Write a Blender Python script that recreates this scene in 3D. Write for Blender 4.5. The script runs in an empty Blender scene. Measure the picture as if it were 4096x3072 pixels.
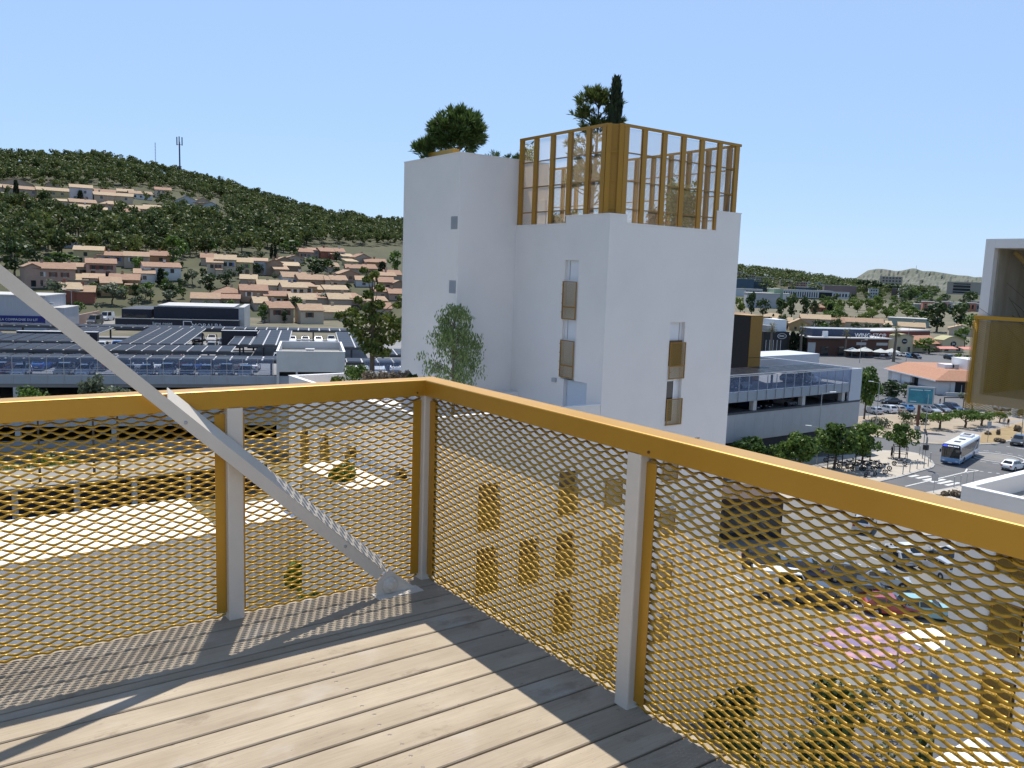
import bpy, math, random
import numpy as np
from mathutils import Vector, Matrix
R_ = random.Random(7)
NR = np.random.default_rng(11)
PI = math.pi
S = bpy.context.scene
C = S.collection
ZC = 25.0                                   # eye level above the street

# ---------------------------------------------------------------- camera
cam_d = bpy.data.cameras.new("camera")
cam = bpy.data.objects.new("camera", cam_d)
C.objects.link(cam)
S.camera = cam
YAW, PITCH, ROLL, FPX = math.radians(35.975), math.radians(-7.510), math.radians(1.9765), 3338.4
fw = Vector((math.sin(YAW)*math.cos(PITCH), math.cos(YAW)*math.cos(PITCH), math.sin(PITCH)))
rt0 = Vector((math.cos(YAW), -math.sin(YAW), 0)); up0 = rt0.cross(fw)
rt = rt0*math.cos(ROLL) + up0*math.sin(ROLL)
up = up0*math.cos(ROLL) - rt0*math.sin(ROLL)
cam.matrix_world = Matrix(((rt.x, up.x, -fw.x, 0), (rt.y, up.y, -fw.y, 0), (rt.z, up.z, -fw.z, ZC), (0, 0, 0, 1)))
cam_d.sensor_width = 36.0
cam_d.lens = 36.0*FPX/4096.0
cam_d.clip_start = 0.05
cam_d.clip_end = 40000.0

# ---------------------------------------------------------------- sky, sun, exposure
SUN_AZ, SUN_EL = math.radians(27.65), math.radians(62.5)      # clockwise from +Y
W = bpy.data.worlds.new("World"); S.world = W; W.use_nodes = True
nt = W.node_tree; nt.nodes.clear()
sky = nt.nodes.new("ShaderNodeTexSky"); sky.sky_type = 'NISHITA'; sky.sun_disc = False
sky.sun_elevation = SUN_EL; sky.sun_rotation = SUN_AZ
sky.altitude = 0; sky.air_density = 1.0; sky.dust_density = 0.2; sky.ozone_density = 6.0
bg = nt.nodes.new("ShaderNodeBackground"); bg.inputs[1].default_value = 0.093
mixn = nt.nodes.new("ShaderNodeMix"); mixn.data_type = 'RGBA'; 
mixn.inputs[7].default_value = (5.1, 7.4, 11.4, 1)
# thin summer haze, thick low over the horizon and thinning out towards the zenith
tcw = nt.nodes.new("ShaderNodeTexCoord"); spw = nt.nodes.new("ShaderNodeSeparateXYZ"); mrw = nt.nodes.new("ShaderNodeMapRange")
nt.links.new(tcw.outputs["Generated"], spw.inputs[0]); nt.links.new(spw.outputs["Z"], mrw.inputs[0])
mrw.inputs[1].default_value = 0.30; mrw.inputs[2].default_value = 0.75; mrw.inputs[3].default_value = 0.55; mrw.inputs[4].default_value = 0.22
nt.links.new(mrw.outputs[0], mixn.inputs[0])
wo = nt.nodes.new("ShaderNodeOutputWorld")
nt.links.new(sky.outputs[0], mixn.inputs[6]); nt.links.new(mixn.outputs[2], bg.inputs[0]); nt.links.new(bg.outputs[0], wo.inputs[0])
sun_d = bpy.data.lights.new("sun", 'SUN'); sun_d.energy = 4.7; sun_d.angle = math.radians(0.5); sun_d.color = (1.0, 0.955, 0.88)
sun = bpy.data.objects.new("sun", sun_d); C.objects.link(sun)
sv = Vector((math.sin(SUN_AZ)*math.cos(SUN_EL), math.cos(SUN_AZ)*math.cos(SUN_EL), math.sin(SUN_EL)))
sun.rotation_mode = 'QUATERNION'; sun.rotation_quaternion = sv.to_track_quat('Z', 'Y'); sun.location = (0, 0, 60)
S.view_settings.view_transform = 'Standard'; S.view_settings.look = 'None'
S.view_settings.exposure = 0.22; S.view_settings.gamma = 1.0; S.view_settings.use_curve_mapping = False
S.cycles.max_bounces = 6; S.cycles.diffuse_bounces = 3; S.cycles.glossy_bounces = 3
S.cycles.transmission_bounces = 4; S.cycles.transparent_max_bounces = 8
S.cycles.caustics_reflective = False; S.cycles.caustics_refractive = False
S.cycles.sample_clamp_indirect = 4.0
S.cycles.use_denoising = True

# ---------------------------------------------------------------- sight lines of the photograph (4096 x 3072)
def ray(px, py):
    return fw + rt*((px-2048.0)/FPX) + up*((1536.0-py)/FPX)
def gnd(px, py, z=0.0):
    d = ray(px, py); k = (z-ZC)/d.z
    return Vector((d.x*k, d.y*k, z))
def far(px, py, dist):
    d = ray(px, py); k = dist/math.hypot(d.x, d.y)
    return Vector((d.x*k, d.y*k, ZC+d.z*k))

# ---------------------------------------------------------------- materials
MATS = {}
def mat(name, col, rough=0.6, metal=0.0, n=None, bump=None, spec=None, coat=0.0, alpha=None, emit=None, trans=0.0, coord='Object'):
    """n = (scale, other colour, low, high[, stretch]) noise blend; bump = (scale, strength)"""
    if name in MATS: return MATS[name]
    m = bpy.data.materials.new(name); m.use_nodes = True; t = m.node_tree
    b = t.nodes["Principled BSDF"]
    b.inputs["Base Color"].default_value = (*col, 1); b.inputs["Roughness"].default_value = rough
    b.inputs["Metallic"].default_value = metal
    if spec is not None: b.inputs["Specular IOR Level"].default_value = spec
    if coat: b.inputs["Coat Weight"].default_value = coat; b.inputs["Coat Roughness"].default_value = 0.05
    if alpha is not None: b.inputs["Alpha"].default_value = alpha
    if trans: b.inputs["Transmission Weight"].default_value = trans
    if emit: b.inputs["Emission Color"].default_value = (*emit[0], 1); b.inputs["Emission Strength"].default_value = emit[1]
    if n or bump:
        tc = t.nodes.new("ShaderNodeTexCoord"); mp = t.nodes.new("ShaderNodeMapping")
        t.links.new(tc.outputs[coord], mp.inputs[0])
    if n:
        st = n[4] if len(n) > 4 else (1, 1, 1)
        mp.inputs["Scale"].default_value = st
        nz = t.nodes.new("ShaderNodeTexNoise"); nz.inputs["Scale"].default_value = n[0]; nz.inputs["Detail"].default_value = 6
        nz.inputs["Roughness"].default_value = 0.62
        t.links.new(mp.outputs[0], nz.inputs["Vector"])
        cr = t.nodes.new("ShaderNodeValToRGB")
        cr.color_ramp.elements[0].position = n[2]; cr.color_ramp.elements[0].color = (*col, 1)
        cr.color_ramp.elements[1].position = n[3]; cr.color_ramp.elements[1].color = (*n[1], 1)
        t.links.new(nz.outputs["Fac"], cr.inputs[0]); t.links.new(cr.outputs[0], b.inputs["Base Color"])
    if bump:
        nb = t.nodes.new("ShaderNodeTexNoise"); nb.inputs["Scale"].default_value = bump[0]; nb.inputs["Detail"].default_value = 4
        t.links.new(mp.outputs[0], nb.inputs["Vector"])
        bp = t.nodes.new("ShaderNodeBump"); bp.inputs["Strength"].default_value = bump[1]; bp.inputs["Distance"].default_value = 0.02
        t.links.new(nb.outputs["Fac"], bp.inputs["Height"]); t.links.new(bp.outputs[0], b.inputs["Normal"])
    MATS[name] = m
    return m

def leaf_mat(name, a, b_, c_):
    if name in MATS: return MATS[name]
    m = bpy.data.materials.new(name); m.use_nodes = True; t = m.node_tree
    b = t.nodes["Principled BSDF"]; b.inputs["Roughness"].default_value = 0.55; b.inputs["Specular IOR Level"].default_value = 0.3
    at = t.nodes.new("ShaderNodeAttribute"); at.attribute_name = "tint"
    oi = t.nodes.new("ShaderNodeObjectInfo")
    ad = t.nodes.new("ShaderNodeMath"); ad.operation = 'MULTIPLY_ADD'; ad.inputs[1].default_value = 0.35; 
    t.links.new(oi.outputs["Random"], ad.inputs[0])
    ml = t.nodes.new("ShaderNodeMath"); ml.operation = 'MULTIPLY'; ml.inputs[1].default_value = 0.7
    t.links.new(at.outputs["Fac"], ml.inputs[0]); t.links.new(ml.outputs[0], ad.inputs[2])
    cr = t.nodes.new("ShaderNodeValToRGB"); e = cr.color_ramp.elements
    e[0].position = 0.1; e[0].color = (*a, 1); e[1].position = 0.9; e[1].color = (*c_, 1)
    k = e.new(0.5); k.color = (*b_, 1)
    t.links.new(ad.outputs[0], cr.inputs[0]); t.links.new(cr.outputs[0], b.inputs["Base Color"])
    tl = t.nodes.new("ShaderNodeBsdfTranslucent"); t.links.new(cr.outputs[0], tl.inputs[0])
    mx = t.nodes.new("ShaderNodeMixShader"); mx.inputs[0].default_value = 0.3
    t.links.new(b.outputs[0], mx.inputs[1]); t.links.new(tl.outputs[0], mx.inputs[2])
    t.links.new(mx.outputs[0], t.nodes["Material Output"].inputs[0])
    MATS[name] = m
    return m

def glass_mat(name, col, a):
    """thin tinted pane: mirror-like skin over a see-through body"""
    if name in MATS: return MATS[name]
    m = bpy.data.materials.new(name); m.use_nodes = True; t = m.node_tree
    b = t.nodes["Principled BSDF"]; b.inputs["Base Color"].default_value = (*col, 1); b.inputs["Roughness"].default_value = 0.03
    tr = t.nodes.new("ShaderNodeBsdfTransparent"); tr.inputs[0].default_value = (0.86, 0.9, 0.96, 1)
    mx = t.nodes.new("ShaderNodeMixShader"); mx.inputs[0].default_value = a
    t.links.new(tr.outputs[0], mx.inputs[1]); t.links.new(b.outputs[0], mx.inputs[2])
    t.links.new(mx.outputs[0], t.nodes["Material Output"].inputs[0])
    MATS[name] = m
    return m

# ---------------------------------------------------------------- mesh building
class MB:
    def __init__(s): s.v = []; s.f = []; s.mi = []; s.m = 0
    def add(s, vs, fs):
        o = len(s.v); s.v.extend(tuple(v) for v in vs)
        for f in fs: s.f.append(tuple(i+o for i in f)); s.mi.append(s.m)
        return s
    def mx(s, i): s.m = i; return s
    def box(s, x0, x1, y0, y1, z0, z1):
        return s.add([(x0,y0,z0),(x1,y0,z0),(x1,y1,z0),(x0,y1,z0),(x0,y0,z1),(x1,y0,z1),(x1,y1,z1),(x0,y1,z1)],
                     [(0,3,2,1),(4,5,6,7),(0,1,5,4),(1,2,6,5),(2,3,7,6),(3,0,4,7)])
    def obox(s, o, ux, uy, uz):
        o, ux, uy, uz = map(Vector, (o, ux, uy, uz))
        P = [o, o+ux, o+ux+uy, o+uy]; P += [q+uz for q in P]
        return s.add(P, [(0,3,2,1),(4,5,6,7),(0,1,5,4),(1,2,6,5),(2,3,7,6),(3,0,4,7)])
    def quad(s, a, b, c, d): return s.add([a, b, c, d], [(0,1,2,3)])
    def prism(s, poly, z0, z1):
        n = len(poly)
        return s.add([(x,y,z0) for x,y in poly]+[(x,y,z1) for x,y in poly],
                     [tuple(range(n-1,-1,-1)), tuple(range(n,2*n))]+[(i,(i+1)%n,(i+1)%n+n,i+n) for i in range(n)])
    def tube(s, p0, p1, r0, r1=None, n=8, cap=True):
        p0, p1 = Vector(p0), Vector(p1); r1 = r0 if r1 is None else r1
        d = (p1-p0).normalized(); a = d.orthogonal().normalized(); b = d.cross(a)
        vs = [p0+(a*math.cos(2*PI*i/n)+b*math.sin(2*PI*i/n))*r0 for i in range(n)]
        vs += [p1+(a*math.cos(2*PI*i/n)+b*math.sin(2*PI*i/n))*r1 for i in range(n)]
        fs = [(i,(i+1)%n,(i+1)%n+n,i+n) for i in range(n)]
        if cap: fs += [tuple(range(n-1,-1,-1)), tuple(range(n,2*n))]
        return s.add(vs, fs)
    def path(s, pts, rs, n=6):
        for i in range(len(pts)-1): s.tube(pts[i], pts[i+1], rs[i], rs[i+1], n, cap=(i in (0, len(pts)-2)))
        return s
    def ball(s, c, r, seg=8, ring=5):
        c = Vector(c); r = Vector(r) if hasattr(r, '__len__') else Vector((r, r, r)); vs = [c+Vector((0,0,r.z))]
        for i in range(1, ring):
            t = PI*i/ring
            for j in range(seg):
                a = 2*PI*j/seg; vs.append(c+Vector((r.x*math.sin(t)*math.cos(a), r.y*math.sin(t)*math.sin(a), r.z*math.cos(t))))
        vs.append(c-Vector((0,0,r.z))); fs = []
        for j in range(seg): fs.append((0, 1+j, 1+(j+1)%seg))
        for i in range(ring-2):
            for j in range(seg):
                a = 1+i*seg+j; b = 1+i*seg+(j+1)%seg; fs.append((a, a+seg, b+seg, b))
        o = 1+(ring-2)*seg; e = len(vs)-1
        for j in range(seg): fs.append((e, o+(j+1)%seg, o+j))
        return s.add(vs, fs)
    def lathe(s, prof, c=(0,0,0), n=12):
        k = len(prof); vs = []
        for r, z in prof:
            for j in range(n):
                a = 2*PI*j/n; vs.append((c[0]+r*math.cos(a), c[1]+r*math.sin(a), c[2]+z))
        fs = [(i*n+j, i*n+(j+1)%n, (i+1)*n+(j+1)%n, (i+1)*n+j) for i in range(k-1) for j in range(n)]
        return s.add(vs, fs)
    def mesh(s, name, mats, smooth=False):
        me = bpy.data.meshes.new(name); me.from_pydata(s.v, [], s.f)
        for m in (mats if isinstance(mats, (list, tuple)) else [mats]): me.materials.append(m)
        if len(set(s.mi)) > 1: me.polygons.foreach_set("material_index", s.mi)
        if smooth: me.polygons.foreach_set("use_smooth", [True]*len(s.f))
        me.update(); return me
    def build(s, name, mats, parent=None, smooth=False, **kw):
        return ob(name, s.mesh(name, mats, smooth), parent, **kw)

def ob(name, me, parent=None, loc=None, rz=None, **kw):
    o = bpy.data.objects.new(name, me); C.objects.link(o)
    if parent: o.parent = parent
    if loc is not None: o.location = loc
    if rz is not None: o.rotation_euler = (0, 0, rz)
    for k, v in kw.items(): o[k] = v
    return o
def thing(name, label, cat, loc=(0,0,0), rz=0.0, group=None):
    o = ob(name, None, None, loc, rz, label=label, category=cat)
    o.empty_display_size = 0.2
    if group: o['group'] = group
    return o
def tag(o, label, cat, group=None):
    o['label'] = label; o['category'] = cat
    if group: o['group'] = group
    return o
def dup(root, loc, rz=None, label=None, group=None, scale=None):
    r = root.copy(); C.objects.link(r); r.location = loc
    if rz is not None: r.rotation_euler = (0, 0, rz)
    if label: r['label'] = label
    if group: r['group'] = group
    if scale is not None: r.scale = scale if hasattr(scale, '__len__') else (scale,)*3
    for ch in list(root.children):
        c = ch.copy(); C.objects.link(c); c.parent = r
        for g in ch.children:
            d = g.copy(); C.objects.link(d); d.parent = c
    return r
def quads_mesh(name, P, mats, tint=None, mi=None, smooth=False):
    """P: (n,4,3) array of separate quads"""
    n = len(P); me = bpy.data.meshes.new(name)
    me.vertices.add(n*4); me.vertices.foreach_set("co", np.asarray(P, dtype=np.float32).ravel())
    me.loops.add(n*4); me.loops.foreach_set("vertex_index", np.arange(n*4, dtype=np.int32))
    me.polygons.add(n); me.polygons.foreach_set("loop_start", np.arange(0, n*4, 4, dtype=np.int32))
    for m in (mats if isinstance(mats, (list, tuple)) else [mats]): me.materials.append(m)
    if mi is not None: me.polygons.foreach_set("material_index", np.asarray(mi, dtype=np.int32))
    me.update(calc_edges=True)
    if tint is not None:
        a = me.attributes.new("tint", 'FLOAT', 'FACE'); a.data.foreach_set("value", np.asarray(tint, dtype=np.float32))
    return me
def leaves(cen, nrm, size, asp=0.55, rng=NR, jit=0.5):
    """leaf quads: cen (n,3) centres, nrm (n,3) preferred normals"""
    n = len(cen); N = nrm + rng.normal(0, jit, (n, 3)); N /= np.linalg.norm(N, axis=1)[:, None]+1e-9
    U = np.cross(N, rng.normal(0, 1, (n, 3))); U /= np.linalg.norm(U, axis=1)[:, None]+1e-9
    V = np.cross(N, U); s = (size*rng.uniform(0.6, 1.3, n))[:, None]
    U = U*s; V = V*s*asp
    return np.stack([cen-U, cen-V*0.9, cen+U, cen+V*0.9], axis=1)
def clumps(blobs, per, rng=NR, fill=0.35):
    """points spread through ellipsoid clumps (cx,cy,cz,rx,ry,rz)"""
    cs, ns = [], []
    for b in blobs:
        d = rng.normal(0, 1, (per, 3)); d /= np.linalg.norm(d, axis=1)[:, None]
        r = rng.uniform(fill, 1.0, per)[:, None]**0.6
        cs.append(np.array(b[:3])+d*r*np.array(b[3:6])); ns.append(d)
    return np.concatenate(cs), np.concatenate(ns)
def text(name, s, size, loc, rot, m, parent=None, extrude=0.02, align='CENTER', **kw):
    cu = bpy.data.curves.new(name, 'FONT'); cu.body = s; cu.size = size; cu.extrude = extrude; cu.align_x = align; cu.align_y = 'CENTER'
    cu.resolution_u = 2
    tmp = bpy.data.objects.new(name, cu); C.objects.link(tmp)
    me = bpy.data.meshes.new_from_object(tmp.evaluated_get(bpy.context.evaluated_depsgraph_get()))
    C.objects.unlink(tmp); bpy.data.objects.remove(tmp); me.name = name
    me.materials.clear(); me.materials.append(m)
    o = ob(name, me, parent, loc); o.rotation_euler = rot
    for k, v in kw.items(): o[k] = v
    return o

M_WHITE = mat("white_render", (0.82, 0.775, 0.73), 0.85, n=(0.35, (0.77, 0.73, 0.69), 0.42, 0.75), bump=(60, 0.08))
M_WCAP = mat("white_cap_metal", (0.82, 0.82, 0.82), 0.45)
M_GOLD = mat("gold_paint", (0.52, 0.275, 0.022), 0.42, 0.45, n=(3.0, (0.47, 0.24, 0.016), 0.4, 0.8), coat=0.35)
M_GOLD.node_tree.nodes["Principled BSDF"].inputs["Coat Roughness"].default_value = 0.3
M_GOLDM = mat("gold_mesh_metal", (0.52, 0.30, 0.028), 0.36, 0.35, n=(9.0, (0.44, 0.245, 0.02), 0.4, 0.75))
M_POST = mat("cream_paint", (0.70, 0.63, 0.53), 0.5, n=(6.0, (0.64, 0.575, 0.48), 0.45, 0.8))
M_DARK = mat("opening_shade_black", (0.015, 0.016, 0.02), 0.8)  # near-black colour standing in for the shade inside openings and recesses
M_BLACK = mat("black_rubber", (0.02, 0.02, 0.022), 0.7)
M_STEEL = mat("grey_steel", (0.42, 0.43, 0.45), 0.4, 0.5)
M_GLASS = mat("dark_glass", (0.02, 0.025, 0.03), 0.06, spec=0.7)
# ================================================================ the terrace we stand on
X0, Y0 = 2.1938, 3.8029                 # inner corner of the hand rail
ZT, WR, HR = ZC-0.5697, 0.113, 0.084    # rail top, rail width, rail height
ZD = ZT-1.10                            # deck surface
LW, SW = 0.0783, 0.0408                 # expanded metal mesh: long and short way
YEND, XEND = 0.2, -1.1

def wood_mat(i, warm):
    m = bpy.data.materials.new("weathered_timber"); m.use_nodes = True; t = m.node_tree; b = t.nodes["Principled BSDF"]
    b.inputs["Roughness"].default_value = 0.72; b.inputs["Specular IOR Level"].default_value = 0.3
    tc = t.nodes.new("ShaderNodeTexCoord")
    def noise(sc, st, det=6, rough=0.6, off=0.0):
        mp = t.nodes.new("ShaderNodeMapping"); mp.inputs["Scale"].default_value = st; mp.inputs["Location"].default_value = (off, i*3.7, 0)
        t.links.new(tc.outputs["Object"], mp.inputs[0])
        n = t.nodes.new("ShaderNodeTexNoise"); n.inputs["Scale"].default_value = sc; n.inputs["Detail"].default_value = det; n.inputs["Roughness"].default_value = rough
        t.links.new(mp.outputs[0], n.inputs["Vector"]); return n
    def ramp(n, p0, c0, p1, c1):
        r = t.nodes.new("ShaderNodeValToRGB"); r.color_ramp.elements[0].position = p0; r.color_ramp.elements[0].color = c0
        r.color_ramp.elements[1].position = p1; r.color_ramp.elements[1].color = c1; t.links.new(n.outputs["Fac"], r.inputs[0]); return r
    def mix(f, a, b2, op='MIX'):
        mnode = t.nodes.new("ShaderNodeMix"); mnode.data_type = 'RGBA'; mnode.blend_type = op
        if isinstance(f, float): mnode.inputs[0].default_value = f
        else: t.links.new(f, mnode.inputs[0])
        t.links.new(a, mnode.inputs[6])
        if isinstance(b2, tuple): mnode.inputs[7].default_value = b2
        else: t.links.new(b2, mnode.inputs[7])
        return mnode.outputs[2]
    base = ramp(noise(2.2, (1, 3, 1)), 0.3, (0.33*warm, 0.262*warm, 0.182*warm, 1), 0.72, (0.45*warm, 0.375*warm, 0.275*warm, 1))
    grain = ramp(noise(9, (0.5, 16, 1), 4), 0.3, (0.86, 0.85, 0.84, 1), 0.7, (1.06, 1.05, 1.04, 1))
    c = mix(1.0, base.outputs[0], grain.outputs[0], 'MULTIPLY')
    stain = ramp(noise(2.6, (1, 1.6, 1), 8, 0.7, 5.0), 0.585, (0, 0, 0, 1), 0.66, (1, 1, 1, 1))
    sm = t.nodes.new("ShaderNodeMath"); sm.operation = 'MULTIPLY'; sm.inputs[1].default_value = 0.6
    t.links.new(stain.outputs[0], sm.inputs[0])
    c = mix(sm.outputs[0], c, (0.20, 0.15, 0.10, 1))
    bleach = ramp(noise(1.7, (1, 1.5, 1), 6, 0.6, 11.0), 0.56, (0, 0, 0, 1), 0.72, (0.5, 0.5, 0.5, 1))
    c = mix(bleach.outputs[0], c, (0.50, 0.455, 0.395, 1))
    dash = ramp(noise(26, (1, 5.5, 1), 2, 0.5, 2.0), 0.695, (0, 0, 0, 1), 0.72, (1, 1, 1, 1))
    patch = ramp(noise(3.1, (1, 1.5, 1), 2, 0.5, 7.0), 0.46, (0, 0, 0, 1), 0.6, (0.9, 0.9, 0.9, 1))
    dm = t.nodes.new("ShaderNodeMath"); dm.operation = 'MULTIPLY'
    t.links.new(dash.outputs[0], dm.inputs[0]); t.links.new(patch.outputs[0], dm.inputs[1])
    c = mix(dm.outputs[0], c, (0.09, 0.065, 0.045, 1))
    t.links.new(c, b.inputs["Base Color"])
    bp = t.nodes.new("ShaderNodeBump"); bp.inputs["Strength"].default_value = 0.25; bp.inputs["Distance"].default_value = 0.004
    t.links.new(grain.outputs[0], bp.inputs["Height"]); t.links.new(bp.outputs[0], b.inputs["Normal"])
    return m
WOODS = [wood_mat(i, w) for i, w in enumerate((1.0, 0.93, 1.05, 0.97, 1.02))]

deck = ob("deck", None, kind="structure")
def board(ya, yb, xa, xb, i):
    L, w = xb-xa, yb-ya; e = 0.004; h = 0.028
    sec = [(0, -h), (w, -h), (w, -e), (w-e, 0), (e, 0), (0, -e)]
    m = MB(); n = len(sec)
    m.add([(0, y, z) for y, z in sec]+[(L, y, z) for y, z in sec],
          [tuple(range(n)), tuple(range(2*n-1, n-1, -1))]+[(k, k+n, (k+1) % n+n, (k+1) % n) for k in range(n)])
    return m.build("deck_board", WOODS[i % 5], deck, loc=(xa, ya, ZD))
gaps = [3.876, 3.722, 3.561, 3.412, 3.351]+[3.1935-0.1573*k for k in range(30)]
scr = MB(); scr.lathe([(0.0001, 0.0012), (0.0022, 0.0012), (0.003, 0.0004), (0.0062, 0.0006), (0.0075, 0.0001), (0.0078, -0.002)], n=10)
SCREW = scr.mesh("screw", mat("screw_steel", (0.20, 0.17, 0.14), 0.4, 0.6))
boards = []
for i in range(len(gaps)-1):
    yb, ya = gaps[i]-0.0055, gaps[i+1]+0.0055
    if ya < -1.6: break
    b = board(ya, yb, -3.2, X0+0.10, i); boards.append(b)
    if i >= 3 and i != 3:
        for xs in (-2.35, -0.5, 1.35):
            for fy in (0.24, 0.76):
                ob("screw", SCREW, b, loc=(xs+3.2+R_.uniform(-0.012, 0.012), (yb-ya)*fy+R_.uniform(-0.004, 0.004), 0.0))
# joists and edge beams carrying the boards
jm = MB()
for xs in (-2.35, -0.5, 1.35): jm.box(xs-0.03, xs+0.03, -1.6, Y0+0.05, ZD-0.17, ZD-0.029)
jm.box(-3.2, X0+0.13, Y0+0.075, Y0+0.16, ZD-0.24, ZD-0.03)
jm.box(X0+0.10, X0+0.16, -1.6, Y0+0.075, ZD-0.24, ZD-0.03)
jm.box(-3.2, X0+0.09, -1.6, Y0+0.06, ZD-0.20, ZD-0.175)
jm.build("deck_frame", mat("gap_shade_black", (0.012, 0.010, 0.009), 0.9), deck)  # frame and bottom sheet blackened to paint shade into the board gaps

# ---- railing
rail = thing("balcony_railing", "gold painted balcony railing with expanded metal mesh panels between cream posts", "railing", (X0, Y0, ZD))
def rl(name, m, mats, smooth=False): return m.build(name, mats, rail, smooth)
H = ZT-ZD
def rail_bar(along):
    """top rail: an inverted channel with rounded upper edges, mitred at the corner"""
    e = 0.006; t = 0.006
    sec = [(0, 0), (0, HR-e), (e*0.3, HR-e*0.3), (e, HR), (WR-e, HR), (WR-e*0.3, HR-e*0.3), (WR, HR-e), (WR, 0), (WR-t, 0), (WR-t, HR-t), (t, HR-t), (t, 0)]
    sec = [(a, b+H-HR) for a, b in sec]; n = len(sec); m = MB()
    if along == 'x': A = [(a, a, z) for a, z in sec]; B = [(-3.4-0*a, a, z) for a, z in sec]
    else: A = [(a, a, z) for a, z in sec]; B = [(a, -5.4, z) for a, z in sec]
    fs = [(k, (k+1) % n, (k+1) % n+n, k+n) for k in range(n)]
    if along == 'x': fs = [f[::-1] for f in fs]
    m.add(A+B, fs)
    return m
rl("top_rail", rail_bar('x'), M_GOLD); rl("top_rail", rail_bar('y'), M_GOLD)
BOLT = MB().ball((0, 0, 0), (0.006, 0.006, 0.006), 8, 5).mesh("bolt", mat("rusty_bolt", (0.16, 0.07, 0.02), 0.5, 0.5), True)
for x, y in ((-1.99, -0.001), (-0.045, -0.001), (-0.001, -1.655), (-0.001, -3.25)):
    ob("bolt", BOLT, rail, loc=(x, y, H-HR+0.018))
PW = 0.074
def post_mesh(w, d):
    e = 0.007; pts = []
    for cx, cy, a0 in ((w-e, d-e, 0), (e, d-e, 90), (e, e, 180), (w-e, e, 270)):
        for k in range(4):
            a = math.radians(a0+30*k); pts.append((cx+e*math.cos(a), cy+e*math.sin(a)))
    return MB().prism(pts, 0.0, H-HR+0.003)
px = post_mesh(PW, 0.09).mesh("post", M_POST); py_ = post_mesh(0.09, PW).mesh("post", M_POST)
posts_x = [0.0, -1.035, -2.07, -3.105]; posts_y = [-1.615, -3.23, -4.8]
PC = post_mesh(0.078, 0.078).mesh("post", M_POST)
ob("post", PC, rail, loc=(0, 0, 0))
for x in posts_x[1:]: ob("post", px, rail, loc=(x, 0, 0))
for y in posts_y: ob("post", py_, rail, loc=(0, y, 0))
# edge angles that hold the mesh
sx = MB().box(-0.048, 0, 0.034, 0.037, 0.03, H-HR-0.03).box(-0.0035, 0, 0.0375, 0.08, 0.03, H-HR-0.03).mesh("edge_angle", M_GOLD)
sx2 = MB().box(0, 0.016, 0.034, 0.037, 0.03, H-HR-0.03).box(0, 0.0035, 0.0375, 0.08, 0.03, H-HR-0.03).mesh("edge_angle", M_GOLD)
sy = MB().box(0.034, 0.037, -0.052, 0, 0.03, H-HR-0.03).box(0.0375, 0.08, -0.0035, 0, 0.03, H-HR-0.03).mesh("edge_angle", M_GOLD)
sy2 = MB().box(0.034, 0.037, 0, 0.02, 0.03, H-HR-0.03).box(0.0375, 0.08, 0, 0.0035, 0.03, H-HR-0.03).mesh("edge_angle", M_GOLD)
for x in posts_x[:-1]: ob("edge_angle", sx, rail, loc=(x, 0, 0))
for x in posts_x[1:]: ob("edge_angle", sx2, rail, loc=(x+PW, 0, 0))
for y in [0.0]+posts_y: ob("edge_angle", sy, rail, loc=(0, y, 0))
for y in posts_y: ob("edge_angle", sy2, rail, loc=(0, y+PW, 0))

def expanded(name, L, zlo, zhi, mats, lw=LW, sw=SW, seg=10, wd=0.0112, th=0.0021, phase=0.0, b_lo=71.0, b_hi=6.0):
    """expanded metal sheet in the local x-z plane: wavy strands bonded at knuckles, strand faces tilted"""
    h = sw/2.0; rows = int((zhi-zlo)/h); nper = L/lw; ns = int(round(nper*seg)); amp = max(0.1*h, (h-wd*math.sin(math.radians(b_lo))*1.02)/2.0)
    xs = np.linspace(0, L, ns+1)
    ph = 2*PI*(xs/lw+phase); Q = []
    for j in range(rows):
        c = np.cos(ph+PI*(j % 2)); sh = c
        z = zlo+(j+0.5)*h+amp*sh
        k = np.clip((c-0.30)/0.62, 0, 1); k = k*k*(3-2*k)
        be = np.radians(b_lo+(b_hi-b_lo)*k)
        wx = wd*(1.0+0.45*k); z = z+0.12*wd*k
        dy, dz = np.cos(be)*wx/2, np.sin(be)*wx/2          # outer end up
        ny, nz = -np.sin(be)*th/2, np.cos(be)*th/2
        ring = [(-dy-ny, z-dz-nz), (dy-ny, z+dz-nz), (dy+ny, z+dz+nz), (-dy+ny, z-dz+nz)]
        Q.append(np.stack([np.stack([xs, r[0], r[1]], 1) for r in ring], 1))     # (ns+1,4,3)
    Q = np.stack(Q)                                        # rows, ns+1, 4, 3
    nr, n1 = Q.shape[:2]; V = Q.reshape(-1, 3)
    base = (np.arange(nr)[:, None, None]*n1+np.arange(n1-1)[None, :, None])*4+np.arange(4)[None, None, :]
    nxt = (np.arange(nr)[:, None, None]*n1+np.arange(n1-1)[None, :, None])*4+(np.arange(4)[None, None, :]+1) % 4
    F = np.stack([base, nxt, nxt+4, base+4], -1).reshape(-1, 4)
    me = bpy.data.meshes.new(name); me.vertices.add(len(V)); me.vertices.foreach_set("co", V.astype(np.float32).ravel())
    me.loops.add(len(F)*4); me.loops.foreach_set("vertex_index", F.astype(np.int32).ravel())
    me.polygons.add(len(F)); me.polygons.foreach_set("loop_start", np.arange(0, len(F)*4, 4, dtype=np.int32))
    me.materials.append(mats); me.update(calc_edges=True)
    return me
MESHX = expanded("mesh_panel", 1.035-PW-0.004, -0.02, H-0.012, M_GOLDM, phase=0.30)
MESHY = expanded("mesh_panel", 1.615-PW-0.004, -0.02, H-0.012, M_GOLDM, phase=0.30)
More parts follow.
